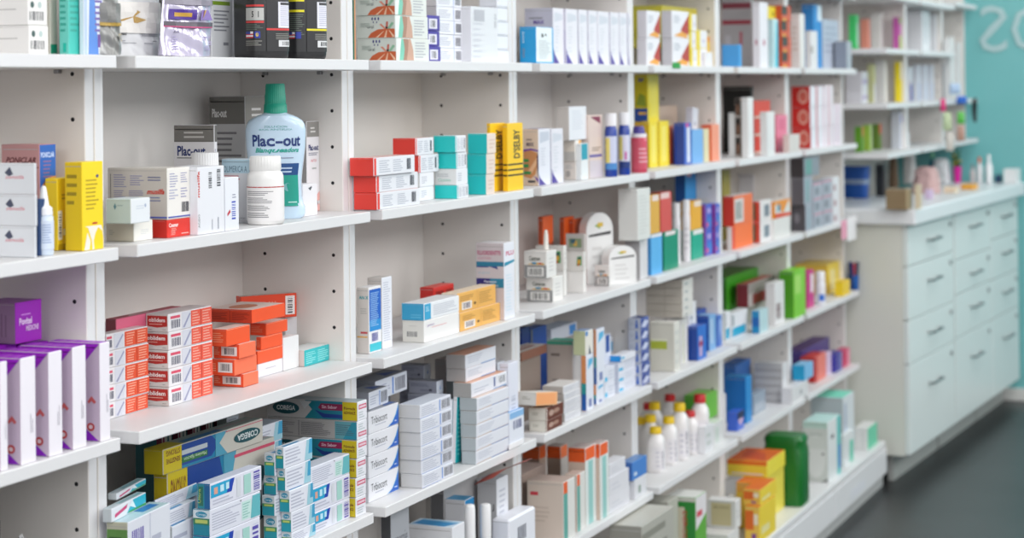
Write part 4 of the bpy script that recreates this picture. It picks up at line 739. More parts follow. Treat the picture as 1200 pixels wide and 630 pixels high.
# short stack in front of the yellow tags
_s = B(3, 1, .018, 367, 410, 601, 626, icons, 'denture cream carton with blue icon panel, lowest beside the yellow tags', name=NM, grp=GG)
_s = B(3, 1, .018, 366, 410, 572, _s.y-SHELF_Y, icons, 'denture cream carton with blue icon panel, middle beside the yellow tags', on=_s, name=NM, grp=GG)
_s = B(3, 1, .03, 364, 409.5, 548, _s.y-SHELF_Y, back, 'denture cream carton with grey print, topmost beside the yellow tags', on=_s, name=NM, grp=GG)
# upside-down long carton, yellow tag at the left
upd = A('#c6c2b8', fc={'T': '#8f9a94', 'L': '#b9a510'}, F=[('r', 0, 0, .17, 1, '#c9b412'), ('t', 'STRONG', .155, .92, .22, '#7a4a1c', {'rot': 180, 'w': .13, 'b': 1}), ('t', 'SENSITIVE', .155, .58, .2, '#7a4a1c', {'rot': 180, 'w': .13, 'b': 1}), ('r', .17, 0, .5, 1, '#1d7aa0'), ('p', [(.17, 1), (.46, 1), (.54, .55), (.46, .12), (.17, .12)], '#1b3f8c'), ('r', .17, .55, .42, .75, '#b9c0c4'), ('r', .17, .22, .42, .46, '#2f6e3a'), ('t', 'Maxima fijacion', .41, .42, .15, '#cfe0c4', {'rot': 180, 'w': .22}), ('p', [(.5, 0), (.62, .0), (.54, .55), (.62, 1), (.5, 1)], '#4f9ab4'), ('o', .83, .5, .14, .28, '#0f4a52'), ('t', 'COREGA', .945, .62, .26, '#d8dcdc', {'rot': 180, 'w': .22, 'b': 1}), ('r', .6, .93, 1, .96, '#c84a66')], T=[('r', 0, 0, .2, 1, '#b9a510'), ('r', .22, .1, .6, .5, '#2a6a94'), ('r', .6, .5, 1, .55, '#c84a66')])
_s = B(3, 1, .030, 196, 322, 554, .075, upd, 'lower upside-down denture cream carton with yellow end', name=NM, grp=GG)
B(3, 1, .034, 191, 318, 527, .07, upd, 'upper upside-down denture cream carton with dark oval and yellow end', on=_s, name=NM, grp=GG)
REC[-2].label = 'lower upside-down denture cream carton with yellow end'
# cartons at the back, the shadow there put into darker colours
dk = A('#b8b8b0', fc={'L': '#155a62', 'T': '#4a6468'}, F=[('r', 0, 0, .2, 1, '#7a1c3a'), ('p', [(.35, 0), (.35, .7), (.6, .92), (.85, .7), (.85, 0)], '#124e58'), ('p', [(.45, 0), (.45, .65), (.6, .82), (.75, .65), (.75, 0)], '#3a8a92')], L=[('r', .8, 0, 1, 1, '#6a1c38')])
for i, (a, c) in enumerate(((184, 202), (203, 219), (220, 235), (236, 250), (251, 266))):
    B(3, 1, .05, a+6, c, 488-4*i, .135, dk, 'shadow-darkened teal upright denture cream carton at the back, %s from left' % ['first', 'second', 'third', 'fourth', 'fifth'][i], name=NM, grp='upright shadow-darkened teal cartons at the back')
_s = B(3, 1, 266, 289.5, 331, 528, .10, side, 'denture cream carton with teal end, second tier behind the end columns', name=NM, grp=GG)
_s = B(3, 1, 266, 289.5, 331, 505, .10, A('#dcdfe8', fc={'L': '#0f5a68', 'T': '#aab4c0'}, F=side['F'], L=[('r', .0, .2, .8, .42, '#8a1f4a'), ('l', .3, .26, .75, .36, 1, '#d0a8b8')]), 'denture cream carton with dark teal end behind the end columns', on=_s, name=NM, grp=GG)
_s = B(3, 1, .05, 266, 304, 489, .115, A('#d8dbe4', fc={'L': '#8a9494'}, F=[('l', .1, .45, .95, .9, 3, '#a8abbc'), ('p', [(0, 0), (.35, .1), (.35, .4), (0, .3)], '#c42a5a'), ('p', [(.4, .05), (1, .0), (1, .35), (.4, .4)], '#3a9cb8')]), 'pink-tagged denture cream carton highest at the back', on=_s, name=NM, grp=GG)
# left pile, turned a little
_s = B(3, 1, 125, 150, 200, 612, .010, A('#dcdfe8', fc={'L': '#b9b8a4', 'T': '#b6d4dc'}, L=[('r', 0, .75, 1, .93, '#5f8a4a'), ('l', .1, .8, .8, .88, 1, '#3a5a34')], F=[('b', .08, .1, .36, .9, '#6a5aac'), ('r', .5, 0, .52, 1, '#c4c8d8'), ('l', .55, .2, .9, .8, 4, '#b4b7c8')], T=[('r', .5, .3, .9, .8, '#2f7cc0')]), 'denture cream carton with olive-striped end, lowest of the left pile', rot=.12, name=NM, grp=GG)
_s = B(3, 1, .014, 131, 171, 596, .03, tri, 'denture cream carton with pink tag, second of the left pile', rot=.16, on=_s, name=NM, grp=GG)
_s = B(3, 1, .014, 137, 171, 578, .055, tri, 'denture cream carton with pink tag topping the left pile', rot=.2, on=_s, name=NM, grp=GG)
_s = B(3, 1, 190, 202, 232, 617, .045, side, 'denture cream carton low in the middle pile', rot=.08, name=NM, grp=GG)
_s = B(3, 1, 176, 197, 229, 599, .05, side, 'denture cream carton second in the middle pile', rot=.08, on=_s, name=NM, grp=GG)
_s = B(3, 1, 171, 182, 231, 586, .06, A('#dcdfea', fc={'L': '#1c3f84', 'T': '#b8c4cc'}, F=side['F'], T=[('r', .05, .2, .35, .8, '#2a5aa4')]), 'denture cream carton with navy end topping the middle pile', rot=.08, on=_s, name=NM, grp=GG)
# level 3 bay 0: black case and shiny bag in the dark
def black_case():
    a = on_y(-46, 580, SHELF_Y+.13); c = on_y(6, 580, SHELF_Y+.13); r = empty('carrying_case', (a.x, a.y, SURF[3]+.0005), 0, 'black case standing in the dark at the lower left edge', 'case')
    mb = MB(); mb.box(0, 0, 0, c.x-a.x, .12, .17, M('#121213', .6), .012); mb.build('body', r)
    hb = MB(); hb.tube([(.02, .06, .17), (.02, .06, .19), (c.x-a.x-.02, .06, .19), (c.x-a.x-.02, .06, .17)], .004, M('#1d1d1f', .5)); hb.build('handle', r)
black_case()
def shiny_bag():
    a = on_y(34, 628, SHELF_Y+.03); c = on_y(84, 628, SHELF_Y+.04); t = on_y(55, 618, SHELF_Y+.05); H = t.z-SURF[3]; mb = MB(); n = 16; W = c.x-a.x; vs = []
    for j in range(n+1):
        for i in range(n+1):
            u, v = i/n, j/n; e = (math.sin(math.pi*u)*math.sin(math.pi*v))**.6
            vs.append((u*W, v*.10, H*e*(.75+.25*math.sin(u*19+v*7)*math.cos(v*23))+.001))
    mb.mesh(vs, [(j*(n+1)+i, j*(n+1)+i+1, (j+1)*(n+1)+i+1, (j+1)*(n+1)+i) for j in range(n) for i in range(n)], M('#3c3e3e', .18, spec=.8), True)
    mb.mesh([(0, 0, 0), (W, 0, 0), (W, .10, 0), (0, .10, 0)], [(0, 1, 2, 3)], M('#3c3e3e', .18, spec=.8))
    o = mb.build('plastic_bag'); o.location = (a.x, a.y, SURF[3]+.0006); tag(o, 'crumpled dark shiny bag lying on the lower left shelf', 'bag')
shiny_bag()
# level 3 bay 2
trb = A('#e3e4ea', fc={'L': '#c9cbd2', 'T': '#8c8f98'}, F=[('t', 'Tribiocort', .07, .42, .36, '#23262e', {'w': .54}), ('l', .2, .28, .6, .36, 1, '#a6aabc'), ('p', [(.66, .02), (1, .02), (1, .86), (.93, .52), (.82, .22)], '#1f5fc0'), ('p', [(.60, .0), (.66, .02), (.82, .22), (.93, .52), (1, .86), (1, .95), (.90, .5), (.78, .18)], '#3aa0d8'), ('l', .86, .15, .96, .25, 1, '#dfe8f8')], T=[('p', [(.6, .1), (1, .1), (1, .8)], '#1f4f9c')])
_s = None
for i, t in enumerate((556.5, 530.5, 504.5, 478)):
    _s = B(3, 2, .05, 432, 467, t+5, 589.6 if i == 0 else _s.y-SHELF_Y, trb, '%s blue-cornered ointment carton in its stack' % ['lowest white', 'second from bottom', 'second from top', 'topmost'][i], on=_s, name='ointment_box', grp='blue-cornered ointment cartons')
tb = A('#dfe2ec', fc={'L': '#8a8e98', 'T': '#84878e'}, F=[('l', .03, .2, .5, .8, 4, '#b4b8cc'), ('r', .52, .05, .56, .95, '#5a8ad8'), ('b', .62, .15, .94, .85, '#6f6f7c')], T=[('p', [(.5, .25), (.95, .25), (.6, .8)], '#1f4a94')])
B(3, 2, .045, 432.5, 460, 460, _s.y-SHELF_Y+.01, tb, 'barcoded white carton lying atop the blue-cornered stack', on=_s, rot=.05, name='ointment_box')
B(3, 2, .05, 440, 477, 447, .085, tb, 'barcoded white carton, farther one above the blue-cornered stack', on=_s, rot=.05, name='ointment_box')
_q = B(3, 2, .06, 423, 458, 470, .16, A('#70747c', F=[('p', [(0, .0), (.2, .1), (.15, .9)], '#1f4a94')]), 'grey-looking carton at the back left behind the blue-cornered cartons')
lavx = A('#dfe6f2', fc={'L': '#a9acbc', 'T': '#8f929c'}, L=[('l', .05, .55, .85, .85, 3, '#7d8096'), ('l', .4, .15, .9, .35, 2, '#7d8096'), ('o', .78, .3, .06, .1, '#5a5a68')], F=[('p', [(.4, .3), (.5, .7), (.6, .3)], '#6a9ad8')])
_s2 = None
for i, t in enumerate((513, 495, 477, 462)): _s2 = B(3, 2, 479 if i == 3 else 478, 512, 519.5, t-15, .085, lavx, 'lavender-sided carton in the right rear pile, %s' % ['lowest', 'second from bottom', 'second from top', 'topmost'][i], on=_s2, name='ointment_box', grp='lavender-sided cartons')
_s3 = None
for i, t in enumerate((497, 479, 461, 444, 428)): _s3 = B(3, 2, 470 if i == 4 else 468, 497, 505, t, .135, lavx, 'lavender-sided carton in the left rear pile, %s' % ['lowest', 'second from bottom', 'middle', 'second from top', 'topmost'][i], on=_s3, name='ointment_box', grp='lavender-sided cartons')
wt = A('#dfe1ea', fc={'L': '#d3d3d3', 'T': '#d0d6e2'}, F=[('l', .04, .12, .56, .88, 5, '#b8bccb'), ('r', .62, .05, .65, .95, '#6a94dc'), ('b', .70, .15, .97, .85, '#77777f'), ('r', 0, .0, .6, .02, '#6a94dc')])
B(3, 2, 468, 493, 530, 475, 576, wt, 'white grey-ended carton in the centre stack of six', n=6, name='ointment_box', grp='white cartons of the centre stack', wander=.004)
B(3, 2, .03, 524, 533, 470, .055, A('#e6e8f0', fc={'L': '#e0e2ea'}), 'white upright carton between the centre stack and the leaning turquoise one')
o_ = A('#18b0b8', fc={'F': '#18b4ba', 'L': '#e8e6ea'}, F=[('l', .2, .1, .8, .9, 12, '#7adcdc')])
B(3, 2, .03, 534, 541, 466, .045, o_, 'thin turquoise carton leaning against the right stack', name='medicine_box', roll=.0)
REC[-1].roll = .10; REC[-1].x -= .004; REC[-1].d = .03
gw = A('#e2e4ec', fc={'L': '#b9c2c6', 'T': '#d9c4ba'}, F=[('l', .06, .3, .6, .9, 4, '#c2c5d2'), ('p', [(0, .0), (1, .02), (1, .10), (0, .03)], '#c8a890'), ('r', .45, .0, 1, .05, '#5a92d4')])
gw2 = A('#e2e4ec', fc={'L': '#b9b4b2', 'T': '#d9a48a'}, F=[('l', .06, .3, .6, .9, 4, '#c2c5d2'), ('r', .5, .0, .98, .06, '#3a86c8')])
_s = None
for i, t in enumerate((529, 513.5, 498, 482, 466.5)):
    _s = B(3, 2, 541-i*.6, 558+[0, 0, .5, .8, 1][i], 596, t, 544.5 if i == 0 else _s.y-SHELF_Y, gw, 'grey-ended white carton of the right stack, %s' % ['lowest', 'second from bottom', 'third from bottom', 'fourth from bottom', 'fifth from bottom'][i], on=_s, name='ointment_box', grp='grey-ended cartons of the right stack')
_s = B(3, 2, 531, 552.5, 594, 449, .015, A('#e2e4ec', fc={'L': '#b4b2b0', 'T': '#d9a48a'}, F=[('l', .06, .2, .5, .6, 2, '#c2c5d2'), ('r', .62, .2, .66, .9, '#55609a'), ('r', .72, .2, .98, .95, '#eceef4'), ('b', .76, .3, .95, .85, '#77777f'), ('r', .6, .02, .98, .07, '#3a86c8')]), 'grey-ended white carton with barcode, third from top of right stack', on=_s, name='ointment_box', grp='grey-ended cartons of the right stack')
_s = B(3, 2, 523, 546, 581, 432.5, .03, gw2, 'grey-ended white carton, second from top of the right stack', on=_s, name='ointment_box', grp='grey-ended cartons of the right stack')
_s = B(3, 2, 522.5, 545.5, 581, 416, .03, gw2, 'grey-ended white carton topping the right stack', on=_s, name='ointment_box', grp='grey-ended cartons of the right stack')
B(3, 2, 510, 522, 545, 421, .10, A('#c9b8b0', fc={'L': '#a89e9a', 'F': '#8a7f80'}), 'grey-brown carton standing behind the right stack')
B(3, 2, .03, 583, 595, 425, .07, A('#dfe3ee', F=[('r', .1, .8, .6, .86, '#3a8cd0')]), 'tall pale carton behind the right stack')
B(3, 2, .02, 596, 607.5, 426, .012, A('#e2e4f0', F=[('b', .25, .2, .7, .6, '#c2c5d4', 1)]), 'tall pale lavender carton in front of the second upright')
B(3, 2, .03, 597, 614, 484, .002, A('#e4e8f2', fc={'T': '#3f96d4', 'L': '#dfe3ee'}, F=[('r', 0, .82, 1, 1, '#8ab8e4'), ('b', .25, .5, .85, .75, '#5a5f8a')]), 'blue-topped white carton at the right end of that shelf')
# white price tag clipped on the shelf edge, leaflet hanging under it
def card(px0, py0, px1, py1, Y, th, col, name, label, cat, tilt=0):
    a = on_y(px0, py1, Y); c = on_y(px1, py0, Y); mb = MB(); mb.box(0, -th, 0, abs(c.x-a.x), 0, abs(c.z-a.z), M(col, .4), .0003); o = mb.build(name); o.location = (a.x, a.y, min(a.z, c.z)); o.rotation_euler.y = tilt
    return tag(o, label, cat)
card(596, 513, 613, 527, SHELF_Y-.0006, .0012, '#f4f4f6', 'price_tag', 'blank white price tag on the shelf edge before second upright', 'tag')
# ================= level 4 bay 2 =================
B(4, 2, 447, 458, 480, 596, .05, A('#b4b6bc', fc={'L': '#4f5054', 'T': '#a8aab0'}, F=[('t', 'canespie', .1, .68, .12, '#6a6c74', {'w': .8}), ('l', .2, .2, .7, .5, 3, '#8a8c96')]), 'grey carton with dark side on the lowest visible shelf')
B(4, 2, 505, 520, 560, 573, .10, A('#b4b2b2', fc={'L': '#5a5a5c', 'T': '#9a9a9c'}, F=[('t', 'dermovits', .06, .70, .10, '#4a4a50', {'w': .85, 'i': 1}), ('t', 'facial', .06, .52, .08, '#77777c', {'w': .4})], L=[('t', 'vits', .75, .3, .5, '#8a8a8e', {'rot': 90, 'w': .4})]), 'grey carton with italic lettering standing behind the white bottles')
B(4, 2, 522, 545, 556, 586, .055, A('#e9eaee', fc={'L': '#dcdcdf', 'T': '#3c9ccc', 'F': '#1a86c4'}, L=[('l', .6, .3, .8, .5, 2, '#b0b0b8')]), 'white carton with bright blue side near the white bottles')
B(4, 2, 560, 582, 596, 562, .045, A('#e3e4ea', fc={'L': '#b9b9bb', 'T': '#b4b6bc'}, F=[('l', .2, .2, .85, .9, 12, '#c2c4cf')], L=[('t', 'J', .8, .68, .06, '#555', {'b': 1})]), 'tall white carton right of the two white bottles')
def roll_on(px, pyt, ins, label, R=.0125):
    a = on_y(px, pyt, SHELF_Y+ins); H = a.z-SURF[4]
    jar_like('tube_bottle', 'bottle', a.x, a.y+R, SURF[4], [(0, R*.95, R*.95, 2), (.003, R, R, 2), (H*.52, R*1.02, R*1.02, 2), (H*.56, R*1.02, R*1.02, 2), (H*.60, R*.8, R*.8, 2)], '#eeeef0', label,
             caps=[('cap', [(H*.60, R*.86, R*.86, 2), (H*.61, R*.9, R*.9, 2), (H*.96, R*.88, R*.88, 2), (H*.99, R*.8, R*.8, 2), (H, R*.6, R*.6, 2)], '#f2f2f3', 0)], grp='white round-capped bottles')
roll_on(557, 591.5, .014, 'left of the two white round-capped bottles'); roll_on(575.5, 590.5, .010, 'right of the two white round-capped bottles')
B(4, 2, 478, 530, 545, 618, .018, A('#e6e7ec', fc={'T': '#cfe0ee', 'L': '#dfe0e4'}, T=[('p', [(.05, .2), (.6, .05), (.8, .9), (.2, .95)], '#3f94cc'), ('p', [(.6, .05), (.8, .05), (.95, .9), (.8, .9)], '#93c4e4')]), 'white carton with blue patch on its lid before the white bottles')
B(4, 2, .05, 597, 629, 609, .004, A('#e6e8f0', F=[('b', .3, .55, .62, .8, '#5a5c6a'), ('l', .1, .1, .9, .4, 3, '#c2c4cf')], bev=.004), 'white carton with small barcode at the right end of lowest shelf')
def leaflet():
    a = on_y(560, 556, SHELF_Y+.03); c = on_y(607, 531, SHELF_Y-.002); mb = MB(); n = 10; vs = []
    for i in range(n+1):
        u = i/n; x = u*(c.x-a.x); z = u*(c.z-a.z)+.004*math.sin(u*5); vs += [(x, -.03*u, z), (x-.006, -.03*u+.04, z-.016), ]
    m = M('#c9a49c', .4); mb.mesh(vs, [(2*i, 2*i+2, 2*i+3, 2*i+1) for i in range(n)], m, True)
    mb.mesh([(x, y, z+.0008) for x, y, z in vs], [(2*i, 2*i+2, 2*i+3, 2*i+1) for i in range(n)], M('#b04a3c', .4), True)
    o = mb.build('leaflet'); o.location = (a.x, SHELF_Y-.004, a.z-.004); tag(o, 'pinkish leaflet sticking out under the shelf edge at second upright', 'leaflet')
leaflet()
# ================= level 1, bays 3-6 =================
pic = A('#e2e3ec', fc={'L': '#dcc4ae', 'T': '#5a4a9a'}, L=[('t', 'MAX', .2, .70, .07, '#4a3a5a', {'b': 1, 'w': .5}), ('l', .2, .79, .8, .85, 1, '#8d7c78'), ('p', [(0, .64), (.5, .66), (1, .63), (1, .60), (.5, .63), (0, .60)], '#6a3a9a'), ('p', [(0, .16), (0, .6), (.5, .63), (.9, .58), (1, .45), (.8, .2), (.5, .12)], '#c88a58'), ('p', [(.3, .25), (.9, .5), (.95, .4), (.5, .2)], '#e2b48c'), ('r', 0, .42, .35, .47, '#1f8a4a'), ('r', 0, .32, .35, .38, '#1f8a4a'), ('r', 0, .2, .5, .25, '#1f8a4a'), ('p', [(1, .12), (1, .6), (.9, .5), (.93, .25)], '#2a1c4a'), ('r', .3, .05, .8, .09, '#44444a'), ('p', [(.7, .17), (1, .12), (1, .04)], '#6a3a9a')],
       F=[('p', [(.0, .0), (.6, .0), (.12, .12), (0, .2)], '#4e3a94'), ('p', [(.1, .75), (.9, .8), (.9, .95), (.1, .95)], '#c4c9d6'), ('l', .15, .34, .6, .68, 7, '#c8cad6')])
B(1, 3, 613, 631, 645, 151, 218, pic, 'picture-sided carton lettered MAX beside the yellow pair')
B(1, 3, .05, 646, 660, 151, 215.5, maxb, 'white purple-cornered carton right of the picture-sided one')
bw = A('#e8e6e4', fc={'L': '#d8cfc8'}, L=[('b', .15, .15, .5, .5, '#8a8684'), ('l', .1, .6, .8, .85, 2, '#aaa')], F=[('l', .1, .15, .9, .85, 4, '#d3d0d0')])
_s = B(1, 3, 661, 675, 690, 189, 211, bw, 'lower white barcoded carton beneath the tall blank one')
_s = B(1, 3, 661, 674, 681, 164, _s.y-SHELF_Y, A('#e6e4e0', fc={'L': '#dcd2c6'}, F=[('r', .55, 0, 1, 1, '#e8b060')], L=[('r', 0, 0, 1, .45, '#b9b5b0')]), 'small cream carton with amber edge below the tall blank one', on=_s)
B(1, 3, 652, 667, 691, 125, _s.y-SHELF_Y-.002, A('#e4e6ec', fc={'L': '#cfc8c2'}, F=[('l', .15, .3, .85, .9, 8, '#d3d6e0')]), 'tall blank white carton topping the small pile of the third bay', on=_s)
B(1, 3, .03, 690, 706, 135, 209.5, A('#dcc9c0', F=[('p', [(.1, .98), (.85, .98), (.85, .86)], '#7c1a44'), ('l', .2, .42, .9, .5, 2, '#8a7468'), ('r', 0, .33, .95, .37, '#5a50a4'), ('r', 0, .0, 1, .03, '#6aa83a'), ('r', 0, .0, 1, .28, '#cfc6cc')]), 'slender beige carton with maroon corner before the blue bottles')
B(1, 3, .03, 681, 689.5, 168, 211, A('#e2e6e8', F=[('r', 0, .55, .9, 1, '#2a9ab0')]), 'small white and teal carton left of the slender beige one')
def vit_bottle(px0, px1, pyt, ins, label, lab, body='#1f3f9c', cap='#e8e8ec', lv=1, nlab=None, grp=None, capf=.80):
    R = half_width(px0, px1, on_y(px0, pyt, SHELF_Y+ins)); m = t = on_y((px0+px1)/2, pyt, SHELF_Y+ins+R); H = t.z-SURF[lv]; cf = H*capf
    jar_like('vitamin_bottle', 'bottle', m.x, m.y, SURF[lv], [(0, R*.94, R*.94, 2), (.002, R, R, 2), (cf*.9, R, R, 2), (cf*.97, R*.85, R*.85, 2), (cf, R*.8, R*.8, 2)], body, label,
             caps=[('cap', [(cf, R*.92, R*.92, 2), (H*.98, R*.9, R*.9, 2), (H, R*.84, R*.84, 2)], cap, 1)], labels=[(cf*.14, cf*.80, math.radians(150), math.radians(265), nlab, lab)], rz=-.1, grp=grp)
vit_bottle(708, 723, 133, .004, 'left of the two blue bottles with yellow labels', [('r', 0, 0, .4, .95, '#e6d87a'), ('r', .4, .2, .9, .9, '#c9cfe6'), ('r', 0, 0, 1, .2, '#4a8ac8')], nlab='#c9cfe6')
vit_bottle(724, 738, 132, .004, 'right of the two blue bottles with yellow labels', [('r', 0, .25, .35, .95, '#e6d87a'), ('r', .35, .3, .7, .9, '#d9d6e6'), ('r', .5, .25, .7, .5, '#c86aa8'), ('r', 0, 0, 1, .2, '#223a7c')], nlab='#d4d6e6')
def tub(px0, px1, pyt, ins, label, body, cap, top, lv=1, name='tub', cf=.74):
    R = half_width(px0, px1, on_y(px0, pyt, SHELF_Y+ins)); m = t = on_y((px0+px1)/2, pyt, SHELF_Y+ins+R); H = t.z-SURF[lv]
    jar_like(name, 'tub', m.x, m.y, SURF[lv], [(0, R*.96, R*.96, 2.4), (.003, R, R, 2.4), (H*cf, R, R, 2.4), (H*(cf+.03), R*.9, R*.9, 2)], body, label,
             caps=[('neck', [(H*(cf+.02), R*.98, R*.98, 2), (H*(cf+.1), R*.98, R*.98, 2)], top, 0), ('lid', [(H*(cf+.1), R*.8, R*.8, 2), (H*.97, R*.68, R*.68, 2), (H, R*.6, R*.6, 2)], cap, 1)],
             labels=[(H*.08, H*(cf-.06), math.radians(160), math.radians(330), '#cf5468', [('l', .2, .2, .8, .8, 4, '#e8b0b8')])])
tub(739, 758, 148, .002, 'pink tub with purple lid next to the yellow cartons', '#c9485f', '#43388c', '#e8e4ea')
lem = A('#ecd820', fc={'L': '#c8b81a'}, L=[('r', 0, 0, 1, .28, '#1f4a9c'), ('t', 'let', .25, .86, .09, '#3a3a9a', {'b': 1, 'i': 1}), ('p', [(.1, .35), (.9, .32), (.8, .55), (.4, .6)], '#8a9a2c'), ('r', .3, .15, .9, .2, '#e8b43a')], F=[('r', .2, .1, .8, .9, '#eddc4a')])
_s = B(1, 4, 743, 759, 772, 143, .10, A('#ecd428', fc={'L': '#dcae1c'}, L=[('r', 0, 0, 1, .3, '#e08a30')]), 'yellow carton below the tall yellow and green one')
B(1, 4, 743, 759, 772, 87, .10, lem, 'tall yellow carton with green and blue picture side', on=_s)
yc = A('#ecd62c', F=[('r', .25, .1, .7, .9, '#efe06a')], fc={'L': '#c9a418'})
B(1, 4, .03, 761, 771, 142, 197, yc, 'left of the two slim yellow cartons by the pink tub'); B(1, 4, .03, 772.5, 784, 142, 195.5, yc, 'right of the two slim yellow cartons by the pink tub')
B(1, 4, .06, 772, 794, 124, .16, A('#cbb7a6'), 'beige carton behind the slim yellow cartons')
B(1, 4, .03, 786, 800, 148, 193, A('#e07a70', fc={'L': '#c83a2c'}, F=[('p', [(.2, 1), (.5, .8), (.8, 1)], '#eec8c4'), ('r', .75, 0, 1, 1, '#f0a890')]), 'coral pink packet right of the yellow cartons')
B(1, 4, .03, 802, 810, 144, 190, A('#3f62c0', fc={'L': '#1f3f9c'}, F=[('r', .35, .05, .8, .9, '#dfe4f0'), ('o', .4, .95, .25, .06, '#c84a9a')]), 'narrow blue and white packet beside the coral one')
B(1, 4, .03, 811, 824, 152, 188.5, A('#7aaee4', fc={'L': '#5a8ed0'}), 'plain sky blue packet in the fourth bay')
B(1, 4, .02, 810, 817, 126, .075, A('#d4d2dc', F=[('l', .2, .3, .8, .8, 3, '#b0b0c0')]), 'tilted white leaflet packet behind the sky blue one'); REC[-1].roll = .10
B(1, 4, .03, 825, 832, 151, 187, A('#dcd4ae', F=[('r', .8, 0, 1, 1, '#e07a3a')]), 'pale yellow packet next to the salmon one')
B(1, 4, .03, 834, 850, 146, 186, A('#f09a7c', fc={'L': '#e0552c'}), 'salmon packet with orange side at the bay end')
B(1, 4, .02, 833, 846, 130, .10, A('#b4b0a8', F=[('r', .6, .2, .9, .9, '#e8e6e4')]), 'grey packet leaning behind the salmon one'); REC[-1].roll = .2
dkb = A('#c8b4a8', fc={'L': '#2c2523', 'T': '#d8d0c8'}, L=[('o', .5, .4, .3, .3, '#8a6450'), ('r', 0, .0, 1, .1, '#d2cac4')])
B(1, 5, 846, 868, 882, 115, .05, dkb, 'black carton with brown oval in the dark pile', n=3, grp='dark cartons')
B(1, 5, 847, 880, 883, 101, .12, A('#141412', L=[('o', .75, .4, .12, .3, '#6a6a66')]), 'flat black carton at the back above the dark pile')
B(1, 5, .02, 868, 875, 132, 184, A('#e6e6e6', F=[('r', .0, 0, .1, 1, '#c4c4c4')]), 'lower white divider-like carton by the dark pile')
B(1, 5, .02, 876.5, 883, 114, 184.5, A('#e6e6e6'), 'taller white narrow carton by the dark pile')
redc = A('#d6402c', fc={'L': '#b4241c', 'T': '#d8cabc'}, F=[('r', 0, .0, 1, .12, '#d8c8ba')])
B(1, 5, .06, 884, 906, 118, 181, redc, 'red carton in the pile between white narrow cartons', n=3, grp='red cartons')
B(1, 5, .02, 898, 908, 131, 184, A('#e6e6e6', F=[('r', 0, 0, .12, 1, '#c8c8c8')]), 'white narrow carton in front of the red pile')
B(1, 5, .04, 909.5, 923, 135, 178.5, A('#e4809c', fc={'L': '#a82a4a', 'T': '#c83a3a'}, F=[('r', .2, .6, .8, .9, '#d86a8a')]), 'lone pink carton by the fifth upright')
circ = A('#e0dfe6', fc={'L': '#c41f18'}, L=[('o', .62, .5, .28, .36, '#d8a090'), ('o', .62, .5, .2, .26, '#c8584a')], F=[('r', .42, .0, .55, 1, '#c86a74'), ('r', .1, .1, .4, .9, '#e6e6ee')])
B(1, 6, 928, 950, 966, 101, 174, circ, 'red carton with pale circle at the sixth bay', n=3, grp='red cartons with a circle')
B(1, 6, .02, 925, 937, 158, .002, A('#d9d3cf'), 'tiny grey-white carton before the red circle cartons')
B(1, 6, .05, 967, 977, 100, 172, A('#e6dde4', F=[('r', .4, 0, .5, 1, '#d88a9a')]), 'pink-edged white carton, left column of the far end', n=3, grp='pink-edged white cartons')
B(1, 6, .05, 978, 986, 122, 170.5, A('#e6dde6', F=[('r', .4, 0, .5, 1, '#d8a0b4')]), 'pink-edged white carton, right column of the far end', n=2, grp='pink-edged white cartons')
# ================= level 2, bays 3-6 =================
mc = A('#e4e2df', fc={'L': '#dedbd7', 'T': '#e8e6e2'}, L=[('r', 0, 0, 1, .48, '#8f8f90'), ('r', .14, .06, .88, .40, '#e0dedb'), ('b', .22, .1, .8, .36, '#5c5c5c'), ('t', 'Centrum', .22, .66, .16, '#4a5044', {'b': 1, 'w': .5}), ('p', [(.15, .5), (.4, .58), (.9, .56), (.9, .5)], '#d8a83a'), ('r', .35, .52, .55, .6, '#3a8ab0'), ('r', .65, .52, .8, .58, '#c84a2c')], F=[('l', .2, .2, .8, .8, 4, '#cfcccb')])
B(2, 3, 617, 648, 660, 325, 354.5, mc, 'white grey-banded barcode carton, front one on the third bay')
_s = B(2, 3, 614, 641, 662, 323, 350, A('#e2e0dc'), 'white carton supporting the upper grey-banded one', rot=0)
REC.remove(_s)
_s2 = B(2, 3, 614, 640.5, 652, 294.5, REC[-1].y-SHELF_Y+.004, mc, 'white grey-banded barcode carton standing on the front one', on=REC[-1])
mv = A('#dfddd9', fc={'L': '#d8d5d0'}, L=[('p', [(.62, .25), (.9, .3), (.9, .8), (.66, .75)], '#4a9a5c'), ('r', .68, .4, .84, .6, '#d8a03a'), ('r', .70, .62, .86, .72, '#3a4a5a'), ('r', .66, .28, .8, .38, '#c8502c')], F=[('l', .2, .2, .8, .8, 3, '#c8c5c2')])
_s = B(2, 3, 649, 661, 664, 317, 347, A('#e4e2df'), 'lower blank white carton of the second column')
_s = B(2, 3, 628, 660.5, 664, 288, _s.y-SHELF_Y, mv, 'white carton with green and yellow emblem, second column', on=_s)
_s = B(2, 3, 662.5, 684, 687, 318, 343.5, A('#e4e2df'), 'lower blank white carton of the third column')
_s = B(2, 3, 662, 684, 687, 295, _s.y-SHELF_Y, mv, 'white carton with green and yellow emblem, third column', on=_s)
B(2, 3, 663, 685, 686.5, 274, _s.y-SHELF_Y, A('#cfcac6', fc={'L': '#b4afab'}, L=[('r', .15, .2, .85, .75, '#7a8a6a'), ('r', .4, .3, .6, .6, '#c8a04a'), ('r', .25, .45, .5, .7, '#3a5a6a')]), 'small grey carton with emblem topping the third column', on=_s)
og = A('#d8581c', fc={'L': '#a8421c'}, F=[('t', 'mg', .2, .5, .2, '#5a2410', {'b': 1})])
for i, (a, c, t) in enumerate(((636, 648.5, 254), (661, 673, 255), (672, 685, 257))):
    B(2, 3, .012, a, c, t, .16-.012*i, og, 'orange carton at the back of the third bay, %s' % ['left', 'middle', 'right'][i], grp='orange cartons at the back')
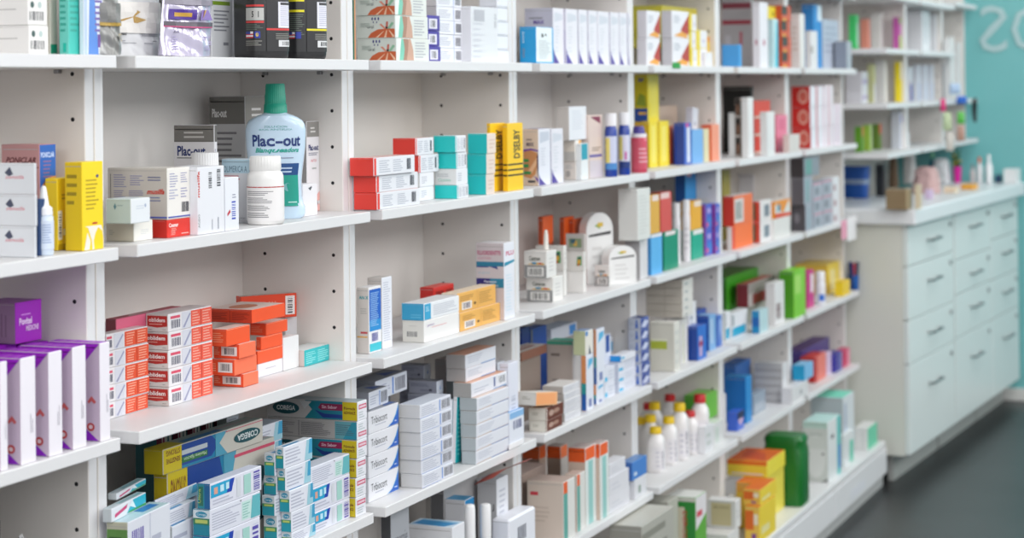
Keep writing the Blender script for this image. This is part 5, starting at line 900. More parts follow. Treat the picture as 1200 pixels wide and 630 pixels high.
def thin_stick():
    a = on_y(642.5, 318, SHELF_Y+.05); t = on_y(643.5, 270, SHELF_Y+.05); z0 = _s2.z1; mb = MB(); mb.tube([(0, 0, 0), (.001, 0, (t.z-z0)*.7), (.0015, 0, t.z-z0)], [.006, .005, .003], M('#e8e4dc', .4), 10)
    o = mb.build('plastic_tube'); o.location = (_s2.x+_s2.w*.8, _s2.y+.02, z0+.0006); tag(o, 'thin white tube standing on the grey-banded carton', 'tube')
thin_stick()
def arched(px0, px1, pyt, pyb, label, band, ins=None, on=None, grp='arch-topped white packs'):
    a = on_z(px0, pyb, SURF[2]) if ins is None else on_y(px0, pyb, SHELF_Y+ins)
    z0 = SURF[2] if on is None else on; c = on_y(px1, pyb, a.y); t = on_y((px0+px1)/2, pyt, a.y)
    ang = -.52; u = Vector((math.cos(ang), math.sin(ang), 0)); W = run_to_x(a, u, px1); H = t.z-z0; D = .028
    r = empty('blister_pack', (a.x, a.y, z0+.0004), ang, label, 'pack', grp)
    n = 16; r0 = min(W/2, H*.32); pts = [(0, 0), (W, 0)]+[(W/2+W/2*math.cos(math.pi*i/n), H-r0+r0*math.sin(math.pi*i/n)) for i in range(n+1)]
    m = M('#e6e6e5', .35); mb = MB(); N = len(pts)
    mb.mesh([(x, 0, z) for x, z in pts]+[(x, D, z) for x, z in pts], [tuple(range(N)), tuple(range(2*N-1, N-1, -1))]+[(i, (i+1) % N, N+(i+1) % N, N+i) for i in range(N)], m)
    ops = [('p', [(.08, band), (.92, band+.03), (.92, band+.075), (.08, band+.03)], '#2c2c2e'), ('p', [(.3, band+.16), (.55, band+.2), (.5, band+.11)], '#7aa04a'), ('r', .42, band+.14, .62, band+.2, '#d8b84a'), ('l', .2, .1, .8, band-.1, 4, '#d4d3d2')]
    draw(mb, ops, W, H, lambda x, z, L: (x, -.0003-L*.0001, z)); mb.build('card', r)
arched(714, 746, 285, 334, 'low white arch-topped pack with dark band, in front', .66)
_a = None
arched(688, 719, 247, 340, 'tall white arch-topped pack with dark bands, standing behind', .66, ins=.10)
B(2, 3, 697, 714, 716, 311, 335.5, mc, 'small white barcode carton before the arch-topped packs')
_s = B(2, 3, .04, 721, 742, 281, .12, A('#d6d5d2', fc={'L': '#b9b8b6'}, F=[('r', .1, .1, .2, .9, '#888')]), 'grey white carton beneath the big pale one')
B(2, 3, 708, 724.5, 748, 225, .11, A('#dcdcda', fc={'L': '#c4c2be'}, F=[('l', .1, .1, .9, .9, 12, '#cfcfcd')], L=[('r', .7, 0, .85, 1, '#22241f')]), 'big pale carton with a black stripe at the third upright', on=_s)
_s = B(2, 4, .05, 750, 759, 280, 328, A('#d9d7da', fc={'L': '#b4b2b4'}), 'white carton right of the third upright')
B(2, 4, .05, 747, 762, 222, .0, A('#dbdcd9', F=[('l', .1, .1, .9, .9, 12, '#cdcecb')]), 'pale printed carton overlapping the third upright', on=_s)
_s = B(2, 4, .03, 763, 776, 275, 323, A('#5fb0e8', fc={'L': '#3a8ac8'}, F=[('r', 0, .93, 1, 1, '#e6e2e4')]), 'light blue carton in the colourful four')
B(2, 4, .03, 762, 773, 229, _s.y-SHELF_Y, A('#dca83c', fc={'L': '#b8862a'}, F=[('r', .2, .85, .9, 1, '#e8d8d4')]), 'golden carton in the colourful four', on=_s)
_s = B(2, 4, .03, 778, 795, 272, 318, A('#0f8a6a', fc={'L': '#0b6a52'}, F=[('r', .1, .9, .8, 1, '#e6dcdc')]), 'green carton in the colourful four')
B(2, 4, .03, 774, 787, 226, _s.y-SHELF_Y, A('#d04a44', fc={'L': '#a83a34'}, F=[('r', .0, .85, .8, 1, '#e8c8c4')]), 'red carton in the colourful four', on=_s)
_s = B(2, 4, .05, 800, 822, 237, .115, A('#b9b7b9'), 'grey carton under the big blue one at the back')
B(2, 4, 791, 803, 821.5, 203, .115, A('#1c8fd0', fc={'L': '#0f4f98', 'T': '#3aa0d8'}, F=[('o', .35, .95, .25, .1, '#d8a8b4')]), 'big blue carton in the back of the fourth bay', on=_s)
vit_bottle(788, 797, 238, .05, 'white bottle, left of two behind the green carton', [('l', .2, .1, .8, .9, 4, '#c9c7cc')], body='#e8e6ea', cap='#ededf0', lv=2, nlab='#e2e0e4')
vit_bottle(799, 808.5, 234, .05, 'white bottle, right of two near the golden pair', [('l', .2, .1, .8, .9, 4, '#c9c7cc')], body='#e8e6ea', cap='#ededf0', lv=2, nlab='#e2e0e4')
_s = B(2, 4, .03, 811, 824, 270, 305, A('#17a184', F=[('r', .1, .85, 1, 1, '#e2dede')]), 'teal green carton below the amber one')
B(2, 4, .03, 810, 822, 236, _s.y-SHELF_Y, A('#e6a81c', F=[('r', .3, .8, 1, 1, '#ecd8c8')]), 'amber carton on top of the teal green one', on=_s)
vio = A('#4a62c4', fc={'L': '#8a2a7c'}, F=[('r', .0, 0, .2, 1, '#7a3aa0'), ('o', .55, .75, .2, .12, '#b9a8e0'), ('r', .3, .1, .9, .5, '#3f7ac8'), ('o', .3, .2, .15, .1, '#d0508a')])
B(2, 4, .03, 826, 837, 240, 300.5, vio, 'violet-blue carton, left column by the fourth upright', n=2, grp='violet-blue cartons')
B(2, 4, .03, 838, 849, 239, 298, vio, 'violet-blue carton, right column by the fourth upright', n=2, grp='violet-blue cartons')
B(2, 4, .03, 822, 833, 208, .14, A('#4a4a94', F=[('o', .5, .4, .2, .1, '#c8508a')]), 'dark violet carton at the back of the fourth bay')
_s = B(2, 5, 852, 858, 882, 266, 293, A('#f0702c', fc={'L': '#dcd6d4'}, F=[('r', 0, 0, .12, 1, '#d83a1c')]), 'orange carton with white end under the red-ended one')
B(2, 5, 847, 860, 882, 230, _s.y-SHELF_Y, A('#e8703a', fc={'L': '#c43428', 'T': '#e8e4e2'}, F=[('r', .02, .1, .5, .9, '#d6d2d0'), ('b', .1, .2, .4, .8, '#5a6a62')]), 'red and orange carton with white lid and barcode', on=_s)
ct = A('#e2dfdf', fc={'L': '#d04a3a', 'T': '#ebebea'}, F=[('r', .35, .2, .8, .8, '#7a8490')], L=[('r', 0, .1, .3, .9, '#2a5a34')])
B(2, 5, 883, 891, 905, 236, 285, ct, 'white carton with red end and grey square, fifth bay', n=2, grp='red-ended square-marked cartons')
_s = B(2, 5, .04, 907, 926, 257, 281, A('#dfddda'), 'wide blank white carton beneath the sunset picture one')
B(2, 5, .04, 908, 926.5, 236, _s.y-SHELF_Y, A('#e8901c', fc={'T': '#dad8d4'}, F=[('p', [(0, 0), (0, .9), (.5, .2), (.9, 1), (1, 0)], '#d8dcd8'), ('p', [(0, 0), (0, .3), (1, .2), (1, 0)], '#d8492c'), ('r', .15, .4, .35, .8, '#5a8aa0')]), 'orange and white picture carton on the blank one', on=_s)
B(2, 5, .05, 883, 891, 204, .16, A('#cfcdd0'), 'tall pale carton standing at the back of the fifth bay')
B(2, 5, .05, 847, 856, 200, .16, A('#a89a3a'), 'olive yellow packet in the back corner')
dg = A('#a4aab6', fc={'L': '#4e4a50'}, F=[('r', .3, .1, .6, .9, '#8fa4b0')], L=[('o', .4, .5, .2, .2, '#77727a')])
B(2, 6, 927, 944, 952, 240, 275, dg, 'dark-sided silver carton low in the grey pile', grp='silver cartons')
B(2, 6, 927, 942, 952, 208, REC[-1].y-SHELF_Y, A('#9fa6b2', fc={'L': '#5e5a60'}, F=[('r', .2, .1, .6, .9, '#84a4a8')]), 'dark-sided silver carton upper in the grey pile', on=REC[-1], grp='silver cartons')
B(2, 6, 926, 942, 960, 185, REC[-1].y-SHELF_Y, A('#8a8e98', fc={'L': '#3a3436'}, F=[('r', .1, .1, .5, .9, '#6a9a94')]), 'black-sided carton topping the grey pile', on=REC[-1])
sv = A('#a9b0bc', F=[('r', .2, .2, .6, .7, '#7d8490'), ('r', .0, .9, 1, 1, '#d08aa0')])
B(2, 6, .04, 953.5, 964, 215, 271, sv, 'silver carton with pink line, left column', n=3, grp='silver cartons with a pink line')
B(2, 6, .04, 965, 975, 212, 267, sv, 'silver carton with pink line, middle column', n=3, grp='silver cartons with a pink line')
B(2, 6, .04, 976, 984, 208, 264.5, A('#dfe0e4', F=[('r', .1, .1, .5, .5, '#a8848c')]), 'white carton with a reddish patch, end column', n=3, grp='white cartons of the end column')
# ================= level 3, bays 3-6 =================
B(3, 3, .03, 611, 621, 385, .17, A('#0f2f7c', F=[('r', .6, 0, .9, .6, '#0f5a4c')]), 'navy carton in the back left corner of the third bay')
B(3, 3, .03, 622, 641, 386, .17, A('#0f4aa0', F=[('r', 0, 0, .1, 1, '#6a6a5a')]), 'dark blue carton in the back of the third bay')
brn = A('#6a3424', fc={'L': '#d9d6cc', 'T': '#e4ded6'}, F=[('o', .3, .5, .15, .25, '#b89a8c'), ('o', .6, .55, .18, .2, '#a88474'), ('r', .0, .0, .04, 1, '#e0d8cf')], L=[('l', .2, .4, .7, .7, 2, '#a8a498')])
_s = B(3, 3, 620, 640, 659, 493.5, 508, brn, 'lower brown and cream carton of the tilted pair')
_s = B(3, 3, 619, 640, 660, 478.5, _s.y-SHELF_Y, brn, 'upper brown and cream carton below the tilted one', on=_s)
B(3, 3, .10, 628, 653, 463, _s.y-SHELF_Y+.003, A('#f0b483', fc={'L': '#d9d6d0', 'T': '#e2dfd9'}, L=[('l', .2, .4, .7, .7, 2, '#a8a498')], F=[('r', .0, .1, .9, .9, '#f2a870')]), 'tilted cream carton with apricot end on the brown pair', on=_s, rot=-.10); REC[-1].roll = .12; REC[-1].z += .007; REC[-1].h *= .8
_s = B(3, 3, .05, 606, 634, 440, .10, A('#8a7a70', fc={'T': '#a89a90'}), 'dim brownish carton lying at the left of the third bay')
B(3, 3, .05, 611, 641, 413, .10, A('#8a5a48', fc={'T': '#d8d2ca', 'L': '#7a5a4a'}, T=[('r', .1, .3, .8, .5, '#9a4a34'), ('r', .2, .65, .9, .75, '#9a4a34')]), 'flat white-topped brown carton at the left back', on=_s); REC[-1].h = .02; REC[-1].z = REC[-1].z1-.02; _s.h = REC[-1].z-_s.z-.0005; _s.z1 = REC[-1].z
pile = A('#d9d9de', fc={'T': '#e2dfdc', 'L': '#b9b4b0'}, F=[('l', .05, .2, .9, .8, 2, '#c4c4cc')])
_s = B(3, 3, .05, 661, 680, 453, 495, pile, 'thin pale carton of the loose pile in the third bay', n=5, wander=.006, grp='thin pale cartons')
B(3, 3, 641, 671, 681, 400, .065, A('#dcd6d2', fc={'T': '#5cc4a4', 'L': '#cfc0b6'}, L=[('l', .15, .75, .7, .85, 1, '#8a7c74'), ('l', .2, .2, .6, .45, 3, '#a89a92'), ('r', 0, .95, 1, 1, '#4fae90')], F=[('r', 0, .95, 1, 1, '#6fd0b0')]), 'beige carton with turquoise lid behind the tilted pile', zb=SURF[3])
lb = A('#dfe3ee', fc={'L': '#e0925c', 'T': '#b4c0d4'}, L=[('r', 0, 0, 1, .3, '#1c5fb0'), ('r', 0, .3, 1, .5, '#2a9a9c')], F=[('p', [(.2, .75), (.9, .85), (.9, .95), (.3, .93)], '#5ab0dc'), ('r', .3, .05, .7, .2, '#7a84b4')])
_s = B(3, 3, 681, 687, 695.5, 417, 482, lb, 'white upright carton with orange and blue side, left', grp='white cartons with orange and blue side')
B(3, 3, .03, 686, 695, 388, _s.y-SHELF_Y+.003, A('#e4e0d8', fc={'L': '#c8d0a8', 'T': '#9fb4d8'}, F=[('r', 0, .8, .3, 1, '#2a7ac0'), ('p', [(.4, .0), (.7, .0), (.5, .4)], '#2a3a5a')]), 'cream carton with blue corner standing on the left upright one', on=_s)
_s = B(3, 3, 696, 699, 708, 451, 474.5, lb, 'low white carton with orange and blue side beneath the tall one')
B(3, 3, 696, 699, 708.5, 386, _s.y-SHELF_Y, lb, 'tall white carton with sky blue flash in third bay', on=_s)
wb = A('#dcdfea', fc={'L': '#c4cad8'}, F=[('r', .0, .1, .25, .4, '#3ab0dc'), ('l', .35, .15, .95, .85, 3, '#c4c8d6')])
_s = B(3, 3, .04, 709, 724.5, 432, 468.5, wb, 'white carton with sky blue square, left front pile', n=2, grp='white cartons with a sky blue square')
_sr = B(3, 3, .04, 726, 752, 425, 461, wb, 'white carton with sky blue square, right front pile', n=3, grp='white cartons with a sky blue square')
B(3, 3, 711, 728, 745, 417, .03, A('#e2e4ec', fc={'L': '#1d8fd8', 'T': '#e6e8f0'}, F=[('r', 0, .4, .2, .8, '#3ab0dc')]), 'white carton with vivid blue end in front of patterned stack', zb=max(_s.z1, _sr.z1)+.0006)
nvp = A('#5560a4', fc={'L': '#b4bac8', 'T': '#2c3a6c'}, F=[('p', [(0, .2), (.5, .8), (1, .6), (.6, .1)], '#c8cce4'), ('p', [(0, .7), (.3, 1), (.5, .9), (.1, .5)], '#2a3484')], L=[('p', [(.55, .1), (.62, .9), (.72, .9), (.8, .1)], '#3a62b4'), ('l', .05, .3, .5, .7, 2, '#9aa2b4')])
B(3, 3, 716, 752, 761.5, 373, .018, nvp, 'navy-patterned carton in the stack by the third upright', n=6, grp='navy-patterned cartons')
B(3, 3, .03, 694, 712, 370, .20, A('#203f84', fc={'T': '#4a5a80', 'F': '#2a4a94'}), 'dark navy carton deep in the third bay')
B(3, 3, .04, 712, 719, 396, .10, A('#e2e5ee', F=[('r', .1, .7, .9, .9, '#5ab0dc')]), 'white carton with pale blue band standing behind the sky blue squares')
B(3, 3, .04, 722, 732, 392, .10, A('#dfe2ec', fc={'L': '#c9cedb'}, F=[('r', .1, .1, .4, .9, '#9ab8dc')]), 'pale carton with a soft blue stripe behind the vivid blue end')
B(3, 3, .03, 735, 744, 398, .09, A('#e4e6ee'), 'plain white carton behind the vivid blue end')
_f = B(3, 3, .04, 644, 660, 402, .17, A('#b8c0cc', fc={'T': '#c4ccd8'}), 'blue grey carton at the back behind the turquoise-lidded one')
B(3, 3, .05, 646, 676, 386, .17, A('#d4d9e2', fc={'T': '#c8d4e4'}, F=[('r', .7, .1, .95, .9, '#3a8ad0')]), 'long pale carton with blue end lying at the back', on=_f)
B(3, 3, .05, 708, 716, 393, .06, A('#dadfec', F=[('r', .2, .7, .8, 1, '#1f4a9c')]), 'small white carton with navy top left of the vivid blue end')
pale = A('#dad7d2', fc={'L': '#bdb6ac', 'T': '#cac5bc'}, F=[('r', .2, .3, .5, .6, '#9fa4a6')], L=[('r', .5, 0, .52, 1, '#a89f94')])
_s = B(3, 4, 762, 790, 797, 378, 436, A('#dcdad2', fc={'L': '#cfcdc2', 'T': '#dcdad4'}, L=[('r', 0, .45, .7, .62, '#a9b43c'), ('r', 0, .62, .7, .66, '#e0e2cc')], F=[('l', .1, .1, .9, .9, 4, '#cfcfca')]), 'big cream carton with an olive band in the fourth bay')
_z = _s
for i in range(5): _z = B(3, 4, 757, 800, 812, 366-i*9.4, _s.y-SHELF_Y+.01, pale, 'pale grey carton on the olive-banded one, %s' % ['lowest', 'second from bottom', 'middle', 'second from top', 'topmost'][i], on=_z, grp='pale grey cartons')
B(3, 4, .03, 798, 806, 375, 427, A('#dedcda', F=[('r', .3, .0, .38, .9, '#a9b43c')]), 'white upright carton with thin olive line')
B(3, 4, .03, 807, 816, 355, 421, A('#e2e1e4', F=[('b', .2, .2, .5, .9, '#9a9ca4', 1)]), 'white upright carton with grey marks beside the blue cartons')
bl = A('#2a6ac8', fc={'L': '#123f94', 'T': '#1f4fa8'}, F=[('r', .15, .1, .5, .7, '#c4a8d0'), ('r', .1, .4, .6, .55, '#9a3a6a')])
B(3, 4, .04, 817.5, 828, 383, 423, bl, 'front blue carton with pinkish label')
B(3, 4, .04, 817, 834, 364, .09, A('#1a4aa4', fc={'T': '#17408c'}, F=[('r', .1, .5, .7, .65, '#a83a5a')]), 'deep blue carton behind the front blue one')
B(3, 4, .04, 831, 839, 370, 412, A('#7aa8d8', fc={'L': '#1a4aa4'}, F=[('r', .2, .2, .5, .9, '#b8cce4')]), 'pale blue upright carton near the fourth upright')
B(3, 4, .04, 841, 850, 370, 407, A('#4a72c4', F=[('p', [(.1, .1), (.5, .5), (.9, .2), (.9, .8), (.2, .9)], '#8aa4dc')]), 'mid blue patterned carton before the fourth upright')
tq = A('#dfe0e4', fc={'L': '#c8ccd0'}, F=[('r', 0, .05, .85, .42, '#0f9ac0'), ('r', .0, .5, .12, .95, '#8a9498')])
B(3, 5, .03, 850, 856.5, 366, 400, tq, 'small white and cyan carton, leftmost of the fifth bay', grp='white and cyan cartons')
B(3, 5, .03, 858, 876, 368, 397.5, tq, 'wider white and cyan carton in the fifth bay', grp='white and cyan cartons')
B(3, 5, 881, 890, 900, 364, 391, A('#b8d4da', fc={'L': '#0f80b4'}, L=[('r', 0, .3, 1, .7, '#0f5aa4')]), 'white carton with deep cyan end, fifth bay')
_s = B(3, 5, .05, 884, 902, 356, .10, A('#dfdcd8'), 'white carton propping the maroon and grey one')
B(3, 5, 863, 877, 908, 333, .09, A('#b9b2b0', fc={'L': '#7c2430', 'T': '#c86a5c'}, F=[('r', 0, .55, 1, 1, '#9a9490'), ('r', .15, .05, .65, .5, '#94343a')]), 'maroon-ended grey carton on the fifth bay', on=_s)
B(3, 5, .03, 908, 919, 332, 381, A('#e0dedf', F=[('b', .1, .1, .6, .5, '#6a3038', 1)]), 'white upright carton with dark red marks by fifth upright')
B(3, 5, .10, 851, 893, 325, .15, A('#3f9a1c', fc={'T': '#5a8a3a', 'L': '#2a6a14'}), 'long green carton at the back of the fifth bay')
B(3, 5, .06, 900, 927, 325, .15, A('#2a7a3a', fc={'T': '#3a7a4a'}), 'dark green carton behind the white upright one')
B(3, 6, .06, 930, 944, 318, 376, A('#7cc81f', fc={'L': '#4a9a14'}, F=[('r', .1, .5, .6, .9, '#a4d860')]), 'bright lime carton at the start of the sixth bay')
B(3, 6, .03, 946, 954, 318, 362, A('#c41f7c', F=[('r', .5, .4, .9, .9, '#e8e2ea')]), 'magenta carton left of the white bottle')
vit_bottle(955, 967, 318, .012, 'white bottle with a blue label before the yellow carton', [('r', .3, .0, .9, .45, '#2a6ac8')], nlab='#e8eaf0', body='#e6e8ee', cap='#eceef2', lv=3, capf=.7)
B(3, 6, 932, 970, 987, 310, .07, A('#ecd04a', fc={'L': '#d8b23c', 'T': '#e6c85a'}, F=[('r', .2, .1, .6, .8, '#efe2a0')]), 'large yellow carton at the end of the sixth bay')
B(3, 6, .03, 988, 996, 330, 349.5, A('#f0cc1c'), 'small yellow carton at the shelf end by the pen holder')
def pens():
    a = on_y(1003, 345, SHELF_Y+.03); t = on_y(1003, 312, SHELF_Y+.03)
    z0 = t.z-.075; x, y = J[6]+.03, a.y
    d = on_y(1003, 345, SHELF_Y+.03); x = J[6]+.021; z0 = d.z; r = empty('pen_holder', (x, y, z0), 0, 'blue pen holder clipped to the shelf end, with pens', 'pen holder')
    mb = MB(); mb.loft([(0, .013, .016, 2.6), (.002, .014, .018, 2.6), (.075, .016, .02, 2.6), (.075, .014, .018, 2.6), (.01, .012, .016, 2.6)], M('#1f5fae', .35), 24, cap=False); mb.mesh([(.012*math.cos(q*.5236), .014*math.sin(q*.5236), .001) for q in range(12)], [tuple(range(12))], M('#1f5fae', .35)); mb.build('cup', r)
    cb = MB(); cb.box(J[6]-x-.0, -.006, .05, -.016, .006, .062, M('#1f5fae', .35), .001) if J[6]-x < -.017 else None
    if cb.v: cb.build('clip', r)
    for i, (dx, dy, lx, ly, c, k) in enumerate(((-.006, .0, -.045, 0, '#1c2f6c', .125), (.0, .006, -.03, .0, '#22407c', .12), (.006, 0, .012, 0, '#b8242c', .115), (.004, -.006, .018, -.004, '#16204c', .12))):
        p = MB(); p.tube([(dx, dy, .006), (dx+lx*.5, dy+ly*.5, k*.6)], .0042, M(c, .3)); p.tube([(dx+lx*.5, dy+ly*.5, k*.6), (dx+lx*.9, dy+ly, k)], .0075, M(c, .3))
        o = p.build('marker_pen'); o.location = (x, y, z0); tag(o, ['navy marker leaning left in the blue pen holder', 'dark blue marker in the blue pen holder', 'red marker in the blue pen holder', 'black-blue marker leaning right in the pen holder'][i], 'marker', 'markers in the pen holder')
pens()
# ================= level 4, bays 3-6 =================
oc = A('#dce4e2', fc={'L': '#c9b4a6', 'T': '#c8b8b4'}, L=[('r', 0, .82, 1, 1, '#e0581c')], F=[('r', 0, .84, .9, 1, '#e8642c'), ('r', .25, .0, .7, .82, '#93c8c4')])
B(4, 3, 612, 632, 640, 523, .16, A('#b09888', fc={'L': '#8a7468', 'T': '#9a8a84'}, L=[('r', 0, .82, 1, 1, '#c0501c')], F=[('r', 0, .82, 1, 1, '#c8541c')]), 'dim orange-banded tall carton, back left of the lower third bay', grp='tall orange-banded cartons')  # same carton in darker tones, shade at the back put into them
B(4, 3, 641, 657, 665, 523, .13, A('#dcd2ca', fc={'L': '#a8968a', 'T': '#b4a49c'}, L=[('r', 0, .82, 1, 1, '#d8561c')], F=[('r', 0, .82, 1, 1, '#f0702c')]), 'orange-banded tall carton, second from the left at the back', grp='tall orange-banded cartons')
B(4, 3, 666, 686, 700, 525, 617, oc, 'orange-banded tall carton with pale teal front, third', grp='tall orange-banded cartons')
B(4, 3, .03, 703, 713.5, 520, 610, oc, 'orange-banded tall carton with pale teal front, rightmost', grp='tall orange-banded cartons')
ol = A('#dcdcd8', fc={'L': '#d3c4b8', 'T': '#c4b0a6'}, L=[('r', .08, .76, .3, .82, '#c83a4a'), ('l', .1, .3, .7, .6, 4, '#c4b4a8')], F=[('r', 0, .8, .35, 1, '#e0622c'), ('r', 0, 0, .35, .8, '#5fa49a')])
B(4, 3, 618, 660, 674, 565, 636, ol, 'front orange-cornered cream carton, lower left of the third bay', grp='orange-cornered cream cartons')
B(4, 3, .03, 676, 686, 556, 624, ol, 'narrow orange-cornered cream carton beside the tall one', grp='orange-cornered cream cartons')
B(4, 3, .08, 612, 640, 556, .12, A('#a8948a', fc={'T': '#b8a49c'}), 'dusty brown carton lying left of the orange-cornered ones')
wc = A('#dcdce2', fc={'L': '#c4c2c8', 'T': '#e2e2e8'}, L=[('b', .4, .3, .7, .6, '#77777c')], F=[('l', .1, .2, .7, .7, 2, '#cfd0d8')])
_s = B(4, 3, .03, 714, 738, 583, 603, wc, 'lowest white carton of the small pile left of blue one', grp='white cartons of the small pile')
_s = B(4, 3, .03, 714, 737, 560, _s.y-SHELF_Y, wc, 'middle white carton of the small pile left of blue one', on=_s, grp='white cartons of the small pile')
B(4, 3, .03, 714, 733, 544, _s.y-SHELF_Y+.002, wc, 'topmost white carton of the small pile left of blue one', on=_s, grp='white cartons of the small pile')
_s = B(4, 3, .03, 744, 757.5, 562, 585, A('#dcdde2', F=[('r', .3, .2, .5, .6, '#8a9a90')]), 'white carton under the mid blue one')
B(4, 3, .03, 741, 758, 542, _s.y-SHELF_Y, A('#4a82cc', fc={'T': '#5f8ac4', 'L': '#3a6ab4'}, F=[('r', .1, .2, .3, .4, '#c8d8ec')]), 'mid blue carton on a white one, lower third bay', on=_s)
def detergent(px0, px1, pyt, ins, cap, label, tilt=0, grp='white bottles with coloured caps'):
    Ry = half_width(px0, px1, on_y(px0, pyt, SHELF_Y+ins))*1.1; m = t = on_y((px0+px1)/2, pyt, SHELF_Y+ins+Ry); H = t.z-SURF[4]; Rx = Ry*1.15
    secs = [(0, Rx*.95, Ry*.95, 4), (.003, Rx, Ry, 4), (H*.66, Rx*.98, Ry*.98, 3), (H*.75, Rx*.88, Ry*.9, 2.6), (H*.82, Rx*.6, Ry*.66, 2), (H*.85, Rx*.46, Rx*.46, 2), (H*.87, Rx*.44, Rx*.44, 2)]
    jar_like('detergent_bottle', 'bottle', m.x, m.y, SURF[4], secs, '#e9e6e6', label, caps=[('cap', [(H*.86, Rx*.58, Rx*.58, 2), (H*.985, Rx*.55, Rx*.55, 2), (H, Rx*.5, Rx*.5, 2)], cap, 1)],
             labels=[(H*.06, H*.56, math.radians(175), math.radians(265), '#e6e3e6', [('b', .55, .05, .85, .9, '#8f8c9a', 1), ('l', .1, .1, .35, .9, 4, '#c4c2cc')])], grp=grp, rz=.15)
Y_, R_ = '#ecc60f', '#c41c22'
detergent(758, 778, 500, .05, Y_, 'yellow-capped white bottle at the front left of the bottle shelf')
detergent(774, 793, 488, .05, Y_, 'yellow-capped white bottle, second along the front of the bottle shelf')
detergent(786, 806, 472, .04, Y_, 'tallest yellow-capped white bottle, third along the front row')
detergent(800, 817, 481, .04, R_, 'shorter red-capped white bottle, fourth along the front row')
detergent(810, 830, 462, .022, R_, 'tall red-capped white bottle at the right of the bottle shelf')
def back_bottle(px, pyt, ins, cap, label):
    m = on_y(px, pyt, SHELF_Y+ins); H = m.z-SURF[4]; Rx = .026; Ry = .022
    jar_like('detergent_bottle', 'bottle', m.x, m.y, SURF[4], [(0, Rx*.95, Ry*.95, 3), (H*.66, Rx, Ry, 3), (H*.75, Rx*.85, Ry*.9, 2.4), (H*.84, Rx*.48, Rx*.48, 2), (H*.87, Rx*.46, Rx*.46, 2)], '#e6e3e2', label, caps=[('cap', [(H*.86, Rx*.58, Rx*.58, 2), (H, Rx*.54, Rx*.54, 2)], cap, 1)], grp='white bottles with coloured caps')
back_bottle(767, 471, .15, Y_, 'yellow-capped white bottle in the back row, left')
back_bottle(785, 462, .17, R_, 'red-capped white bottle in the back row')
back_bottle(760, 472, .19, R_, 'red-capped white bottle in the far left corner')
back_bottle(752, 489, .14, Y_, 'yellow-capped white bottle by the third upright')
back_bottle(762, 486, .11, Y_, 'yellow-capped white bottle close behind the front left one')
_s = B(4, 4, .04, 836, 848, 497, 524, A('#d9dada', F=[('r', .2, .1, .5, .8, '#c4d0c8')]), 'white carton beneath the leaf green one')
B(4, 4, .06, 826, 846, 464, .06, A('#6cb83a', fc={'L': '#4a9a2a', 'T': '#7cc04a'}), 'leaf green carton at the right of the bottle shelf', zb=_s.z1+.0005)
B(4, 4, .04, 850, 862, 461, 511, A('#e2e2e6', F=[('r', .3, .3, .6, .7, '#c8ccd2')]), 'white upright carton before the fourth upright')
B(4, 4, .02, 826, 836, 500, .02, A('#dedfe2', F=[('l', .2, .2, .8, .8, 2, '#c2c8c4')]), 'low white carton right of the bottles')
B(4, 4, .08, 795, 816, 466, .19, A('#8a2a3a', F=[('r', .5, 0, 1, 1, '#3a8a3a')]), 'dark red and green packet behind the bottles')
B(4, 5, 850, 874, 881, 442, 497, A('#1f86cc', fc={'L': '#0f6ab4', 'T': '#2a8ac8'}), 'large blue carton of the lower fifth bay')
B(4, 5, .03, 864, 872, 483, 505.5, A('#3a62c8', F=[('p', [(.1, .5), (.5, .9), (.9, .5), (.5, .2)], '#c8a8c8'), ('r', 0, .6, 1, 1, '#1a2450')]), 'small dark blue patterned carton in front of the large blue one')
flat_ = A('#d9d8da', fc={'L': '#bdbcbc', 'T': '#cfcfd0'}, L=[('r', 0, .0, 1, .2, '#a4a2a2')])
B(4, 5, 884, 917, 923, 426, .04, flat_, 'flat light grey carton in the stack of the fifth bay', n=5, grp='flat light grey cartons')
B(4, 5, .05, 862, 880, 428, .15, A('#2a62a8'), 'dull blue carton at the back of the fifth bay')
B(4, 5, .03, 883, 897, 463, 487, A('#8f9cac', F=[('r', .1, .1, .9, .5, '#a8b0bc')]), 'small slate grey carton beside the blue one')
_s = B(4, 6, .04, 928, 947, 455, 482, A('#dcdcde', F=[('r', .5, .3, .6, .6, '#8a8a90')]), 'white carton below the cyan and pale blue one')
B(4, 6, 929, 943, 953, 428, _s.y-SHELF_Y, A('#7ab8e4', fc={'L': '#1a9ccc', 'T': '#8ac0e4'}), 'cyan and pale blue carton in the sixth bay', on=_s)
B(4, 6, .05, 955, 968, 419, 449, A('#e4786a', fc={'L': '#b01c1c', 'T': '#c83a34'}, F=[('r', 0, 0, .2, 1, '#b81c20')]), 'red and salmon carton in the sixth bay')
B(4, 6, .04, 969, 979, 414, 440, A('#dcc4dc'), 'pale lilac carton right of the red one')
B(4, 6, .04, 979, 987, 415, 437, A('#2c2a94', F=[('r', .7, 0, 1, 1, '#7a84b4')]), 'indigo carton near the shelf end')
B(4, 6, .03, 988, 996, 411, .03, A('#c81f5c', F=[('r', .6, 0, 1, 1, '#e48aa4')]), 'crimson carton at the very end of the shelf')
B(4, 6, .06, 940, 972, 411, .10, A('#4a3a84', fc={'T': '#5a3a7c'}), 'dark purple carton behind the red one')
